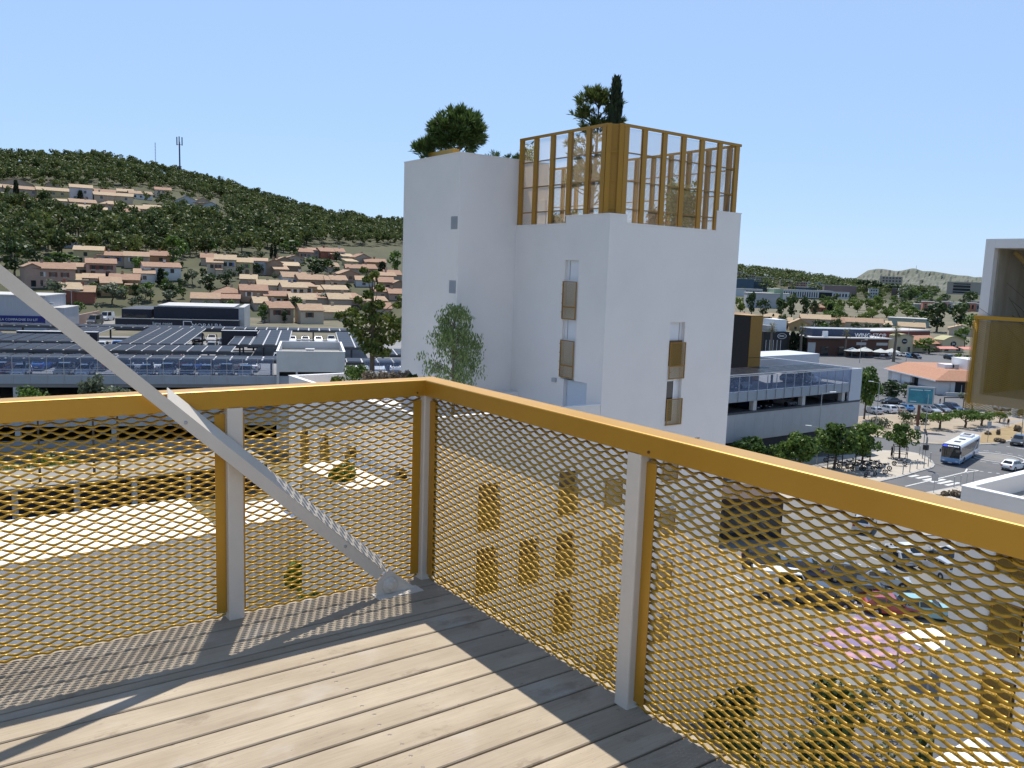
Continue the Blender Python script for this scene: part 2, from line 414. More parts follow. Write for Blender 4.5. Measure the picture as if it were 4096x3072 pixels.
MESHY0 = expanded("mesh_panel", 1.615-PW-0.004, -0.02, H-0.012, M_GOLDM, phase=0.55)
for i, x in enumerate(posts_x[:-1]): ob("mesh_panel", MESHX, rail, loc=(x-1.035+PW+0.002, 0.05, 0))
for i, y in enumerate([0.0]+posts_y[:-1]):
    o = ob("mesh_panel", MESHY if i else MESHY0, rail, loc=(0.05, y-0.002, 0)); o.rotation_euler = (0, 0, -PI/2)

# ---- diagonal brace
brace = thing("steel_brace", "cream painted diagonal steel brace pinned to the timber deck beside the corner", "brace", (1.99, 3.70, ZD))
def BP(x, z, y): return Vector((x-1.99, y-3.70, z-(ZD-ZC)))
ub = Vector((1.66, 0, -1.536)).normalized(); vb = Vector((-ub.z, 0, ub.x)) * -1.0
vb = Vector((-ub.z, 0, ub.x)) if (-ub.z*0+ub.x) > 0 else vb
m = MB()
a0 = BP(0.29-2.6*ub.x, -0.027-2.6*ub.z, 3.7228); a1 = BP(1.925, -1.545, 3.7228)
T = 0.054
m.obox(a0-vb*T, (a1-a0), Vector((0, 0.008, 0)), vb*T)
m.obox(a0-vb*T+Vector((0, 0.010, 0)), (a1-a0)*0.985, Vector((0, 0.03, 0)), vb*0.006)
m.build("brace_bar", M_POST, brace)
m = MB(); c0 = BP(0.885, -0.583, 3.7228); c1 = BP(1.945, -1.556, 3.7228)
fl = vb*0.040+Vector((0, 0.060, 0))
nf = fl.cross(ub).normalized()*0.005
c1b = c1-ub*0.02
m.add([c0, c1, c1-ub*0.035+fl, c0-ub*0.02+fl, c0+nf, c1+nf, c1-ub*0.035+fl+nf, c0-ub*0.02+fl+nf],
      [(0,3,2,1),(4,5,6,7),(0,1,5,4),(1,2,6,5),(2,3,7,6),(3,0,4,7)])
m.build("brace_flange", M_POST, brace)
m = MB()
poly = [(1.885, -1.668), (1.885, -1.60), (1.955, -1.535), (2.112, -1.668)]
m.add([BP(x, z, 3.716) for x, z in poly]+[BP(x, z, 3.726) for x, z in poly], [(0,1,2,3),(7,6,5,4),(0,4,5,1),(1,5,6,2),(2,6,7,3),(3,7,4,0)])
m.obox(BP(1.87, -1.6695, 3.66), (0.26, 0, 0), (0, 0.09, 0), (0, 0, 0.0035))
m.build("gusset_plate", M_POST, brace)
pin = MB().lathe([(0.042, 0), (0.042, 0.010), (0.038, 0.012), (0.0215, 0.012), (0.0205, 0.0175), (0.017, 0.0195), (0.0001, 0.0195)], n=24)
o = pin.build("pivot_pin", M_POST, brace, True, loc=BP(1.957, -1.622, 3.717)); o.rotation_euler = (PI/2, 0, 0)
sc = MB().lathe([(0.008, 0), (0.0075, 0.003), (0.003, 0.004), (0.0001, 0.002)], n=10).mesh("bolt", M_STEEL, True)
for x, z in ((0.955, -0.69), (1.71, -1.375)):
    q = ob("bolt", sc, brace, loc=BP(x, z, 3.7225)); q.rotation_euler = (PI/2, 0, 0)
# pieces of the wall the brace comes from, outside the picture
bw = thing("stair_wall", "white wall end that carries the top of the diagonal brace", "wall", (-1.75, 3.6, ZD))
MB().box(-0.25, 0.05, -0.3, 0.4, 0, 3.2).build("wall", M_WHITE, bw)
# ================================================================ the white tower block opposite
def holes_wall(m, O, U, N, u0, u1, z0, z1, holes=(), depth=0.2, wall=0, back=1):
    """wall face at origin O along horizontal unit U, outward normal N; holes (ua,ub,za,zb[,depth]) are sunk with a back pane"""
    O, U, N = Vector(O), Vector(U), Vector(N)
    P = lambda u, z, d=0.0: O+U*u+Vector((0, 0, z))-N*d
    us = sorted({u0, u1, *[h[0] for h in holes], *[h[1] for h in holes]}); us = [u for u in us if u0 <= u <= u1]
    zs = sorted({z0, z1, *[h[2] for h in holes], *[h[3] for h in holes]}); zs = [z for z in zs if z0 <= z <= z1]
    flip = U.cross(Vector((0, 0, 1))).dot(N) < 0
    def q(a, b, c, d):
        m.quad(*( (d, c, b, a) if flip else (a, b, c, d) ))
    m.mx(wall)
    for i in range(len(us)-1):
        run = None
        for k in range(len(zs)-1):
            uc, zc = (us[i]+us[i+1])/2, (zs[k]+zs[k+1])/2
            inh = any(h[0] < uc < h[1] and h[2] < zc < h[3] for h in holes)
            if not inh: q(P(us[i], zs[k]), P(us[i+1], zs[k]), P(us[i+1], zs[k+1]), P(us[i], zs[k+1]))
    for h in holes:
        a, b, c, d = h[:4]; dp = h[4] if len(h) > 4 else depth
        m.mx(wall)
        q(P(a, c), P(a, c, dp), P(a, d, dp), P(a, d)); q(P(b, c, dp), P(b, c), P(b, d), P(b, d, dp))
        q(P(a, d), P(a, d, dp), P(b, d, dp), P(b, d)); q(P(a, c, dp), P(a, c), P(b, c), P(b, c, dp))
        m.mx(back); q(P(a, c, dp), P(b, c, dp), P(b, d, dp), P(a, d, dp))
    m.mx(0)
    return m

BX, BY, XR, YB = 26.888, 29.677, 36.235, 45.6
TX, TY, TXR, TYB = 23.239, 37.169, 29.0, 43.15
PXL = 17.2                                        # left face of the lower wing
Z = lambda r: ZC+r
blk = thing("apartment_block", "white apartment block with gold window screens and a planted roof behind the railing", "building", (BX, BY, 0))
L0 = Vector((BX, BY, 0))
def at(m, name, mats, parent=blk, **kw):
    """mesh given in world coordinates, stored relative to its building"""
    m.v = [(x-L0.x, y-L0.y, z-L0.z) for x, y, z in m.v]
    return m.build(name, mats, parent, **kw)
# main block
M_BLUEW = mat("white_panel", (0.74, 0.75, 0.77), 0.7)
m = MB()
left_h = [(31.78-BY, 32.85-BY, Z(-5.2), Z(0.78), 0.16), (30.78-BY, 32.58-BY, Z(-7.25), Z(-5.2), 0.30)]
for k in range(4): left_h += [(31.8-BY, 32.9-BY, Z(-9.9-2.95*k), Z(-8.0-2.95*k), 0.16)]
holes_wall(m, (BX, BY, 0), (0, 1, 0), (-1, 0, 0), 0, 32.945-BY, 0, Z(2.95), left_h)
holes_wall(m, (BX, BY, 0), (0, 1, 0), (-1, 0, 0), 32.945-BY, 45.6-BY, 0, Z(2.57))
rx = 31.34-BX
right_h = [(rx, rx+1.09, Z(-7.5), Z(-2.16), 0.2)]
for zz in (-10.45, -13.4, -16.35, -19.3): right_h.append((rx, rx+1.09, Z(zz), Z(zz+2.1), 0.2))
for zz, xx in ((-8.95, 34.1), (-11.9, 34.1), (-14.85, 34.1), (-17.8, 34.1)): right_h.append((xx-BX-1.0, xx-BX, Z(zz-0.75), Z(zz+0.62), 0.2))
for xx, zz in ((27.4, -10.6), (27.4, -13.55), (27.4, -16.5), (27.4, -19.45)): right_h.append((xx-BX, xx-BX+1.15, Z(zz-0.7), Z(zz+2.0), 0.2))
holes_wall(m, (BX, BY, 0), (1, 0, 0), (0, -1, 0), 0, 27.99-BX, 0, Z(2.95), [h for h in right_h if h[1] < 1.1])
holes_wall(m, (BX, BY, 0), (1, 0, 0), (0, -1, 0), 27.99-BX, 34.32-BX, 0, Z(2.57), [h for h in right_h if h[0] >= 1.1])
holes_wall(m, (BX, BY, 0), (1, 0, 0), (0, -1, 0), 34.32-BX, XR-BX, 0, Z(3.58))
m.mx(0)
m.quad((XR, BY, 0), (XR, YB, 0), (XR, YB, Z(2.57)), (XR, BY, Z(2.57)))
m.quad((XR, BY, Z(2.57)), (XR, BY+1.2, Z(2.57)), (XR, BY+1.2, Z(3.58)), (XR, BY, Z(3.58)))
m.quad((XR, YB, 0), (BX, YB, 0), (BX, YB, Z(2.57)), (XR, YB, Z(2.57)))
T = 0.22
# roof floor and inner parapet faces
m.quad((BX+T, BY+T, Z(1.9)), (XR-T, BY+T, Z(1.9)), (XR-T, YB-T, Z(1.9)), (BX+T, YB-T, Z(1.9)))
m.quad((BX+T, BY+T, Z(1.9)), (BX+T, YB-T, Z(1.9)), (BX+T, YB-T, Z(2.57)), (BX+T, BY+T, Z(2.57)))
m.quad((XR-T, BY+T, Z(1.9)), (BX+T, BY+T, Z(1.9)), (BX+T, BY+T, Z(2.57)), (XR-T, BY+T, Z(2.57)))
m.quad((XR-T, YB-T, Z(1.9)), (XR-T, BY+T, Z(1.9)), (XR-T, BY+T, Z(2.57)), (XR-T, YB-T, Z(2.57)))
m.quad((BX+T, YB-T, Z(1.9)), (XR-T, YB-T, Z(1.9)), (XR-T, YB-T, Z(2.57)), (BX+T, YB-T, Z(2.57)))
# raised parapet pieces: inner side faces
m.box(BX+0.002, BX+T, BY+T, 32.943, Z(2.57), Z(2.948)); m.box(BX+0.002, 27.988, BY+0.002, BY+T, Z(2.57), Z(2.948)); m.box(34.322, XR-0.002, BY+0.002, BY+T, Z(2.57), Z(3.578)); m.box(XR-T, XR-0.002, BY+T, BY+1.198, Z(2.57), Z(3.578))
at(m, "wall", [M_WHITE, M_BLUEW])
# parapet caps
m = MB(); o = 0.03
m.box(BX-o, BX+T+o, 32.95, TY-0.002, Z(2.572), Z(2.61)); m.box(28.0, 34.31, BY-o, BY+T+o, Z(2.572), Z(2.61))
m.box(BX-o, BX+T+o, BY-o, 32.95+o, Z(2.952), Z(2.99)); m.box(BX+T+o+0.002, 28.0, BY-o, BY+T+o, Z(2.952), Z(2.99))
m.box(34.31-o, XR+o, BY-o, BY+T+o, Z(3.582), Z(3.62)); m.box(XR-T-o, XR+o, BY+T+o+0.002, BY+1.2, Z(3.582), Z(3.62))
m.box(XR-T-o, XR+o, BY+1.202, YB, Z(2.572), Z(2.61))
at(m, "parapet_cap", M_WCAP)
# stair tower
m = MB()
tl = [(37.29-TY, 37.95-TY, Z(2.2), Z(2.87), 0.04), (37.31-TY, 37.99-TY, Z(-1.12), Z(-0.44), 0.04), (38.4-TY, 39.3-TY, Z(-7.25), Z(-5.0), 0.25)]
holes_wall(m, (TX, TY, 0), (0, 1, 0), (-1, 0, 0), 0, TYB-TY, 0, Z(6.05), tl, back=1)
holes_wall(m, (TX, TY, 0), (1, 0, 0), (0, -1, 0), 0, TXR-TX, Z(-25), Z(6.05), [(28.2-TX, 28.95-TX, Z(1.95), Z(4.1), 0.1)])
m.mx(0).quad((TXR, TY, 0), (TXR, TYB, 0), (TXR, TYB, Z(6.05)), (TXR, TY, Z(6.05))); m.quad((TXR, TYB, 0), (TX, TYB, 0), (TX, TYB, Z(6.05)), (TXR, TYB, Z(6.05)))
m.quad((TX+T, TY+T, Z(5.6)), (TXR-T, TY+T, Z(5.6)), (TXR-T, TYB-T, Z(5.6)), (TX+T, TYB-T, Z(5.6)))
for a, b in (((TX+T, TY+T), (TX+T, TYB-T)), ((TXR-T, TYB-T), (TXR-T, TY+T)), ((TX+T, TYB-T), (TXR-T, TYB-T)), ((TXR-T, TY+T), (TX+T, TY+T))):
    m.quad((*a, Z(5.6)), (*b, Z(5.6)), (*b, Z(6.05)), (*a, Z(6.05)))
at(m, "stair_tower", [M_WHITE, M_BLUEW])
m = MB()
m.box(TX-o, TX+T, TY-o, TYB+o, Z(6.052), Z(6.09)); m.box(TX+T+0.002, TXR+o, TY-o, TY+T, Z(6.052), Z(6.09)); m.box(TXR-T, TXR+o, TY+T+0.002, TYB+o, Z(6.052), Z(6.09)); m.box(TX+T+0.002, TXR-T-0.002, TYB-T, TYB+o, Z(6.052), Z(6.09))
at(m, "parapet_cap", M_WCAP)
VENT = mat("vent_grey", (0.42, 0.43, 0.45), 0.5)
for za in (2.2, -1.12):
    m = MB()
    for k in range(11): m.obox((TX+0.02, 37.31, Z(za)+0.02+k*0.058), (0, 0.64, 0), (-0.025, 0, -0.02), (0, 0, 0.03))
    m.box(TX+0.025, TX+0.035, 37.30, 37.95, Z(za), Z(za)+0.67)
    at(m, "wall_vent", VENT)
# lower wing with its terrace
m = MB()
fh = []
for xa, zt in ((19.95, -9.25), (24.5, -9.2), (19.95, -12.2), (22.3, -12.2), (24.5, -12.2), (19.95, -15.15), (24.5, -15.15), (22.3, -18.1), (24.5, -18.1), (19.95, -18.1)):
    fh.append((xa-PXL, xa-PXL+1.15, Z(zt-2.15), Z(zt), 0.2))
holes_wall(m, (PXL, BY+0.03, 0), (1, 0, 0), (0, -1, 0), 0, BX-PXL-0.002, 0, Z(-6.12), fh)
lh = []
for ya in (31.2, 36.3, 39.6, 42.3):
    for k in range(5): lh.append((ya-BY-0.03, ya-BY-0.03+(1.1 if ya < 39 else 0.9), Z(-10.9-2.95*k), Z(-8.6-2.95*k), 0.18))
holes_wall(m, (PXL, BY+0.03, 0), (0, 1, 0), (-1, 0, 0), 0, 45.1-BY-0.03, 0, Z(-6.12), lh)
m.mx(0).quad((TX, 45.1, 0), (PXL, 45.1, 0), (PXL, 45.1, Z(-6.12)), (TX, 45.1, Z(-6.12)))
a, b, c, d = PXL+T, BX-0.002, BY+0.03+T, 45.1-T
m.quad((a, c, Z(-7.28)), (b, c, Z(-7.28)), (b, TY, Z(-7.28)), (a, TY, Z(-7.28))); m.quad((a, TY, Z(-7.28)), (TX, TY, Z(-7.28)), (TX, d, Z(-7.28)), (a, d, Z(-7.28)))
m.quad((a, c, Z(-7.28)), (a, d, Z(-7.28)), (a, d, Z(-6.12)), (a, c, Z(-6.12))); m.quad((b, c, Z(-7.28)), (a, c, Z(-7.28)), (a, c, Z(-6.12)), (b, c, Z(-6.12)))
m.quad((a, d, Z(-7.28)), (TX, d, Z(-7.28)), (TX, d, Z(-6.12)), (a, d, Z(-6.12)))
# terrace ledge and small roofs stepping down on the wing's left side
m.box(24.9, BX-0.004, TY-0.75, TY-0.004, Z(-7.2), Z(-6.38))
m.box(14.4, PXL-0.004, 31.0, 36.1, 0, Z(-9.1)); m.box(13.3, PXL-0.004, 40.4, 44.2, 0, Z(-12.9))
m.box(15.9, PXL-0.004, 29.8, 30.9, 0, Z(-13.5))
at(m, "lower_wing", [M_WHITE, mat("brown_blind", (0.13, 0.075, 0.03), 0.6)])
m = MB(); z0, z1 = Z(-6.118), Z(-6.08)
m.box(PXL-o, PXL+T+o, BY, 45.1+o, z0, z1); m.box(PXL+T+o+0.002, BX-0.002, BY, BY+0.03+T+o, z0, z1); m.box(PXL+T+o+0.002, TX-0.002, 45.1-T-o, 45.1+o, z0, z1)
m.box(14.37, PXL-0.035, 30.97, 36.13, Z(-9.098), Z(-9.06)); m.box(13.27, PXL-0.035, 40.37, 44.23, Z(-12.898), Z(-12.86))
at(m, "parapet_cap", M_WCAP)
# sliding window screens
SCR_FR = mat("gold_screen_frame", (0.34, 0.18, 0.03), 0.45, 0.3)
SCR_M = mat("gold_screen_mesh", (0.50, 0.30, 0.06), 0.45, 0.4)
def screen_mesh(w, h, mids):
    m = MB(); t = 0.05
    m.box(0, w, -0.02, 0.02, 0, t).box(0, w, -0.02, 0.02, h-t, h).box(0, t, -0.02, 0.02, t, h-t).box(w-t, w, -0.02, 0.02, t, h-t)
    for z in mids: m.box(t, w-t, -0.018, 0.018, z-0.03, z+0.03)
    for z in np.arange(0.35, h-0.1, 0.45): m.box(-0.03, 0.10, -0.05, -0.022, z-0.012, z+0.012)
    return m.mesh("window_screen", SCR_FR)
S1 = screen_mesh(1.09, 1.9, (0.62,)); S2 = screen_mesh(1.15, 1.88, (0.66,)); S3 = screen_mesh(1.15, 1.37, ())
I1 = expanded("screen_mesh", 0.98, 0.05, 1.84, SCR_M, lw=0.09, sw=0.042, seg=4, wd=0.010, th=0.002)
I3 = expanded("screen_mesh", 1.04, 0.05, 1.31, SCR_M, lw=0.09, sw=0.042, seg=4, wd=0.010, th=0.002)
I2 = expanded("screen_mesh", 1.04, 0.05, 1.82, SCR_M, lw=0.09, sw=0.042, seg=4, wd=0.010, th=0.002)
def screen(me, inf, loc, rz):
    s = ob("window_screen", me, blk, loc=Vector(loc)-L0, rz=rz); ob("screen_mesh", inf, s, loc=(0.055, 0, 0)); return s
for za in (-2.17, -5.12): screen(S1, I1, (BX-0.06, 32.90, Z(za)), -PI/2)
for k in range(4): screen(S1, I1, (BX-0.06, 32.90, Z(-9.9-2.95*k)), -PI/2)
screen(S2, I2, (31.37, BY-0.06, Z(-5.07)), 0); screen(S3, I3, (31.36, BY-0.06, Z(-7.48)), 0)
for zz in (-10.45, -13.4, -16.35, -19.3): screen(S3, I3, (31.36, BY-0.06, Z(zz)), 0)
for zz in (-10.6, -13.55, -16.5, -19.45): screen(S3, I3, (27.4, BY-0.06, Z(zz-0.68)), 0)
for h in fh: screen(S3, I3, (PXL+h[0]-0.0, BY-0.04, h[2]), 0)
for h in lh: screen(S1, I1, (PXL-0.06, BY+0.03+h[1], h[2]), -PI/2)
# brown blind and the open window under it, door, lamp, joint lines
at(MB().box(31.40, 32.40, BY+0.10, BY+0.13, Z(-4.41), Z(-3.1)), "roller_blind", mat("blind_brown", (0.16, 0.085, 0.03), 0.7))
fr = MB()
for x0_, x1_, z0_, z1_ in ((31.36, 31.43, -7.4, -5.12), (31.93, 32.0, -7.4, -5.12), (31.43, 31.93, -5.2, -5.12), (31.43, 31.93, -7.4, -7.3)): fr.box(x0_, x1_, BY+0.1, BY+0.17, Z(z0_), Z(z1_))
w_ = at(fr, "window_frame", M_WCAP)
at(MB().box(31.43, 31.93, BY+0.13, BY+0.14, Z(-7.3), Z(-5.2)), "window_pane", M_GLASS)
at(MB().box(31.6, 31.66, BY+0.04, BY+0.10, Z(-6.35), Z(-6.2)), "window_handle", M_BLACK)
at(MB().box(33.2, 33.95, BY+0.12, BY+0.13, Z(-9.6), Z(-8.34)), "window_pane", M_GLASS)
at(MB().box(BX+0.22, BX+0.29, 30.80, 32.56, Z(-7.24), Z(-5.22)), "shutter", mat("pale_shutter", (0.60, 0.66, 0.72), 0.6, n=(14, (0.55, 0.61, 0.68), 0.45, 0.6, (0.3, 0.3, 6))))
at(MB().box(BX-0.13, BX-0.005, 33.13, 33.42, Z(-5.44), Z(-5.24)), "wall_lamp", VENT)
for b in ((BX+0.13, BX+0.158, 32.60, 32.63, Z(-0.2), Z(0.76)), (BX+0.13, BX+0.158, 32.60, 32.63, Z(-3.2), Z(-2.2)), (32.2, 32.23, BY+0.17, BY+0.198, Z(-3.15), Z(-2.2))):
    at(MB().box(*b), "panel_joint", VENT)

# ---- gold screen fence round the roof garden
CH = 7.15; CZ0 = Z(1.92)
cage = thing("roof_screen", "tall gold post and mesh screen round the roof garden of the white block", "fence", (BX, BY, CZ0))
CO = Vector((BX, BY, CZ0))
def cat_(m, name, mats=M_GOLD): m.v = [(x-CO.x, y-CO.y, z-CO.z) for x, y, z in m.v]; return m.build(name, mats, cage)
CX0, CX1, CY0, CY1 = BX+0.05, 35.91, BY+0.05, 45.45
FIN = MB().box(-0.02, 0.02, -0.15, 0.15, 0, Z(CH)-CZ0-0.13).box(-0.019, 0.12, 0.12, 0.15, 0, Z(CH)-CZ0-0.13).box(-0.019, 0.12, -0.15, -0.12, 0, Z(CH)-CZ0-0.13)
FIN = FIN.mesh("screen_post", mat("gold_fin", (0.40, 0.20, 0.022), 0.42, 0.3))
def bars(m, x0, x1, y0, y1, inset):
    for r in (5.85, 4.55, 3.25):
        z = Z(r); m.box(x0, x1, y0, y1, z-0.03, z+0.03)
def fin(x, y, rz): ob("screen_post", FIN, cage, loc=Vector((x, y, CZ0))-CO, rz=rz)
ys = [31.55+1.39*k for k in range(10)]; CYL = 37.12; xs_ = [28.95+1.345*k for k in range(6)]
for y in ys[:4]+[36.98]: fin(CX0+0.01, y, 0)
fin(CX0+0.01, 30.42, 0)
for x in xs_: fin(x, CY0+0.01, PI/2)
fin(27.75, CY0+0.01, PI/2)
for y in ys: fin(CX1-0.01, y+0.3, PI)
fin(CX1-0.01, 30.4, PI)
for x in (34.4,): fin(x, CY1-0.01, -PI/2)
CHX = [(CX0, 30.19), (27.54, CY0)]
m = MB(); zt0, zt1 = Z(CH)-0.13, Z(CH)
m.box(CX0-0.03, CX0+0.09, 30.2, CYL, zt0, zt1); m.box(27.55, CX1+0.03, CY0-0.03, CY0+0.09, zt0, zt1)
m.box(CX1-0.09, CX1+0.03, CY0+0.092, CY1+0.03, zt0, zt1); m.box(33.4, CX1-0.092, CY1-0.09, CY1+0.03, zt0, zt1)
cat_(m, "top_rail", mat("gold_fin", (0, 0, 0)))
m = MB(); bars(m, CX0+0.03, CX0+0.07, 30.2, CYL, 0); bars(m, 27.55, CX1-0.1, CY0+0.03, CY0+0.07, 0); bars(m, CX1-0.07, CX1-0.03, CY0+0.1, CY1-0.1, 0); bars(m, 33.4, CX1-0.1, CY1-0.07, CY1-0.03, 0)
cat_(m, "cross_rail", SCR_FR)
# bevelled corner column: two fins and a recessed perforated strip
m = MB(); A = Vector((CX0-0.02, 30.22, CZ0)); B_ = Vector((27.57, CY0-0.02, CZ0)); d = B_-A; hh = Vector((0, 0, Z(CH)-CZ0)); nin = Vector((d.y, -d.x, 0)).normalized()*-0.03
m.obox(A, d*0.27, nin, hh); m.obox(A+d*0.73, d*0.27, nin, hh)
m.obox(A+d*0.27+nin*6, d*0.46, nin, hh); m.obox(A+d*0.27+nin*0.5, d*0.02, nin*6, hh); m.obox(A+d*0.71+nin*0.5, d*0.02, nin*6, hh)
for r in (5.85, 4.55, 3.25): m.obox(A+Vector((0, 0, Z(r)-CZ0-0.02))-nin*0.3, d, nin*0.5, (0, 0, 0.04))
cat_(m, "corner_column", mat("gold_fin", (0, 0, 0)))
WIRE = mat("grey_gold_wire", (0.30, 0.22, 0.12), 0.45, 0.5)
BAY = expanded("screen_mesh", 1.39, 0.02, Z(CH)-CZ0-0.15, WIRE, lw=0.14, sw=0.075, seg=4, wd=0.013, th=0.003, b_lo=60, b_hi=40)
def bay(x, y, rz): ob("screen_mesh", BAY, cage, loc=Vector((x, y, CZ0))-CO, rz=rz)
for k in range(5): bay(CX0+0.03, 30.2+1.39*(k+1), -PI/2)
for k in range(6): bay(27.56+1.39*k, CY0+0.03, 0)
for k in range(11): bay(CX1-0.03, 30.0+1.39*k, PI/2)
bay(34.45, CY1-0.03, 0)
# gold planter edge on the stair tower roof
gp = thing("roof_planter", "gold planter edge on the top of the white stair tower below the pine", "planter", (TX+0.6, 39.4, Z(6.09)))
MB().box(-0.3, 0.1, -1.0, 1.6, 0, 0.32).build("planter_side", M_GOLD, gp)
# ================================================================ ground, hill, far hills
def horiz(px): return 1024.96+0.03451*px
RT_X = [-900, 0, 400, 700, 900, 1100, 1300, 1610, 2000, 2500, 2960, 3300, 6000]
RT_T = [0.080, 0.095, 0.103, 0.094, 0.083, 0.069, 0.057, 0.049, 0.035, 0.015, 0.004, -0.01, -0.02]
def az_px(az):                                     # heading -> picture column near the horizon
    return 2048+FPX*math.tan(max(-1.3, min(1.3, az-YAW)))
def smooth(a, b, x):
    t = max(0.0, min(1.0, (x-a)/(b-a))); return t*t*(3-2*t)
P0 = Vector((9.0, 121.5, 0)); CU = Vector((0.92494889, -0.3800915, 0)); CN = Vector((0.3800915, 0.92494889, 0))
def sn(x, y): return (x-P0.x)*CU.x+(y-P0.y)*CU.y, (x-P0.x)*CN.x+(y-P0.y)*CN.y
def cp(s, n, z=0.0): return P0+CU*s+CN*n+Vector((0, 0, z))
FD, FF = [300, 370, 470, 560, 640], [0, 0.29, 0.66, 0.86, 1.0]
def terrain(x, y):
    d = math.hypot(x, y)
    az = math.atan2(x, y); px = az_px(az)
    flat = 0.0
    if d > 450: flat = 7.0*smooth(450, 900, d)+6.0*smooth(900, 1500, d)
    if d > 1100 and az > 0.55:
        t = np.interp(px, [2300, 2963, 3150, 3350, 3500, 3700], [0.022, 0.0105, 0.005, -0.001, -0.006, -0.012])
        hz = ZC+1700*t
        flat += max(0.0, hz-flat)*smooth(1100, 1650, d)*(1-smooth(1800, 2600, d))
    if d < 120 or px > 2750: return flat
    s, n = sn(x, y)
    tr = np.interp(px, RT_X, RT_T)
    if d < 300:
        z = ZC-25+9.4*smooth(58, 72, n)+(ZC-0.02*300-9.4)*smooth(250, 300, d)*1.0 if True else 0
        z = 9.4*smooth(58, 72, n)
        if d > 246: z += (ZC-6.0-9.4)*((d-246)/54.0)**1.25
    else:
        f = np.interp(min(d, 640), FD, FF); t = -0.02+(tr+0.02)*f
        z = ZC+min(d, 640)*t
        if d > 640: z = flat+(z-flat)*(1-smooth(640, 1500, d))
    w = 1-smooth(1800, 2600, px)
    return flat+(z-flat)*w
def hit(px, py, d0=150.0, d1=900.0):
    """where the sight line through a picture point meets the hillside"""
    r = ray(px, py); h = math.hypot(r.x, r.y); prev = None
    d = d0
    while d < d1:
        p = r*(d/h); g = terrain(p.x, p.y); e = ZC+p.z-g
        if e <= 0:
            if prev: d = prev[0]+(d-prev[0])*prev[1]/(prev[1]-e)
            p = r*(d/h); return Vector((p.x, p.y, terrain(p.x, p.y))), d
        prev = (d, e); d += 1.5
    p = r*(d1/h); return Vector((p.x, p.y, terrain(p.x, p.y))), d1

M_SOIL = mat("dry_ground", (0.17, 0.145, 0.10), 0.95, n=(0.11, (0.10, 0.10, 0.055), 0.4, 0.65))
M_SCRUB = mat("hill_scrub", (0.050, 0.055, 0.022), 0.95, n=(0.05, (0.085, 0.08, 0.035), 0.4, 0.7))
ring = [0.5, 8, 16, 26, 40, 60, 85, 110, 120, 130, 145, 160, 175, 185, 195, 205, 215, 225, 235, 246]+[252+6*k for k in range(9)]+[310+12*k for k in range(29)]+[680, 760, 860, 980, 1100, 1200, 1300, 1400, 1500, 1600, 1700, 1800, 2000, 2300, 2700, 4000, 7000, 12000, 20000]
azs = [math.radians(a) for a in list(np.arange(-18, 92, 0.75))]+[math.radians(a) for a in range(98, 342, 12)]
m = MB(); na = len(azs)
for d in ring:
    for a in azs:
        x, y = d*math.sin(a), d*math.cos(a); m.v.append((x, y, terrain(x, y)))
for i in range(len(ring)-1):
    for j in range(na):
        k = (j+1) % na
        m.f.append((i*na+j, i*na+k, (i+1)*na+k, (i+1)*na+j)); 
        zz = m.v[(i+1)*na+j]; m.mi.append(1 if (ring[i] > 250 and zz[2] > 10) or ring[i] > 900 else 0)
m.f = [f[::-1] for f in m.f]
m.build("ground", [M_SOIL, M_SCRUB], None, True, kind="structure")

# far blue mountain over the town
prof = [(3395, 1130), (3419, 1115), (3472, 1081), (3509, 1075), (3536, 1076), (3583, 1084), (3606, 1082.6), (3636, 1076), (3652, 1072.6), (3665, 1075), (3689, 1084), (3732, 1085), (3768, 1091), (3831, 1101), (3871, 1103), (3897, 1109), (3924, 1108), (3960, 1114), (4000, 1121), (4060, 1133), (4200, 1150), (4400, 1165)]
m = MB(); DM = 9000.0; rows_ = 9; rr = random.Random(5); cols = []
xs_m = np.linspace(3395, 4400, 120)
yy_ = np.interp(xs_m, [q[0] for q in prof], [q[1] for q in prof])
for i, (qx, qy) in enumerate(zip(xs_m, yy_)):
    top = far(qx, qy, DM); az = math.atan2(top.x, top.y); hz = max(top.z, 14.0)
    for k in range(rows_):
        f = k/(rows_-1); d = DM-2600*(1-f)+(rr.uniform(-160, 160) if 0 < k < rows_-1 else 0)
        z = 8+(hz-8)*(f**1.15)*(1+(rr.uniform(-0.10, 0.10) if 0 < k < rows_-1 else 0))
        m.v.append((d*math.sin(az), d*math.cos(az), z))
for i in range(len(xs_m)-1):
    for k in range(rows_-1):
        a = i*rows_+k; m.f.append((a, a+rows_, a+rows_+1, a+1)); m.mi.append(0)
m.build("mountain", mat("garrigue_rock", (0.11, 0.12, 0.085), 0.95, n=(0.004, (0.20, 0.19, 0.165), 0.5, 0.75)), None, False, kind="structure")

# ================================================================ hillside houses
WALLC = {'beige': (0.42, 0.34, 0.26), 'cream': (0.54, 0.45, 0.33), 'yellow': (0.52, 0.42, 0.22), 'ochre': (0.40, 0.27, 0.13), 'brown': (0.33, 0.235, 0.165),
         'pink': (0.42, 0.285, 0.22), 'white': (0.66, 0.64, 0.61), 'grey': (0.48, 0.49, 0.50), 'red': (0.32, 0.115, 0.07), 'orange': (0.42, 0.22, 0.11)}
SHUT = {'r': (0.15, 0.05, 0.035), 'b': (0.10, 0.17, 0.42), 'g': (0.12, 0.30, 0.10), 'w': (0.62, 0.6, 0.57), 'n': (0.13, 0.07, 0.04), 'd': (0.03, 0.03, 0.035)}
SHUTN = {'r': 'dark red', 'b': 'blue', 'g': 'green', 'w': 'white', 'n': 'brown', 'd': 'dark'}
MW = {k: mat("plaster_"+k, v, 0.9, n=(0.35, tuple(c*0.86 for c in v), 0.42, 0.75)) for k, v in WALLC.items()}
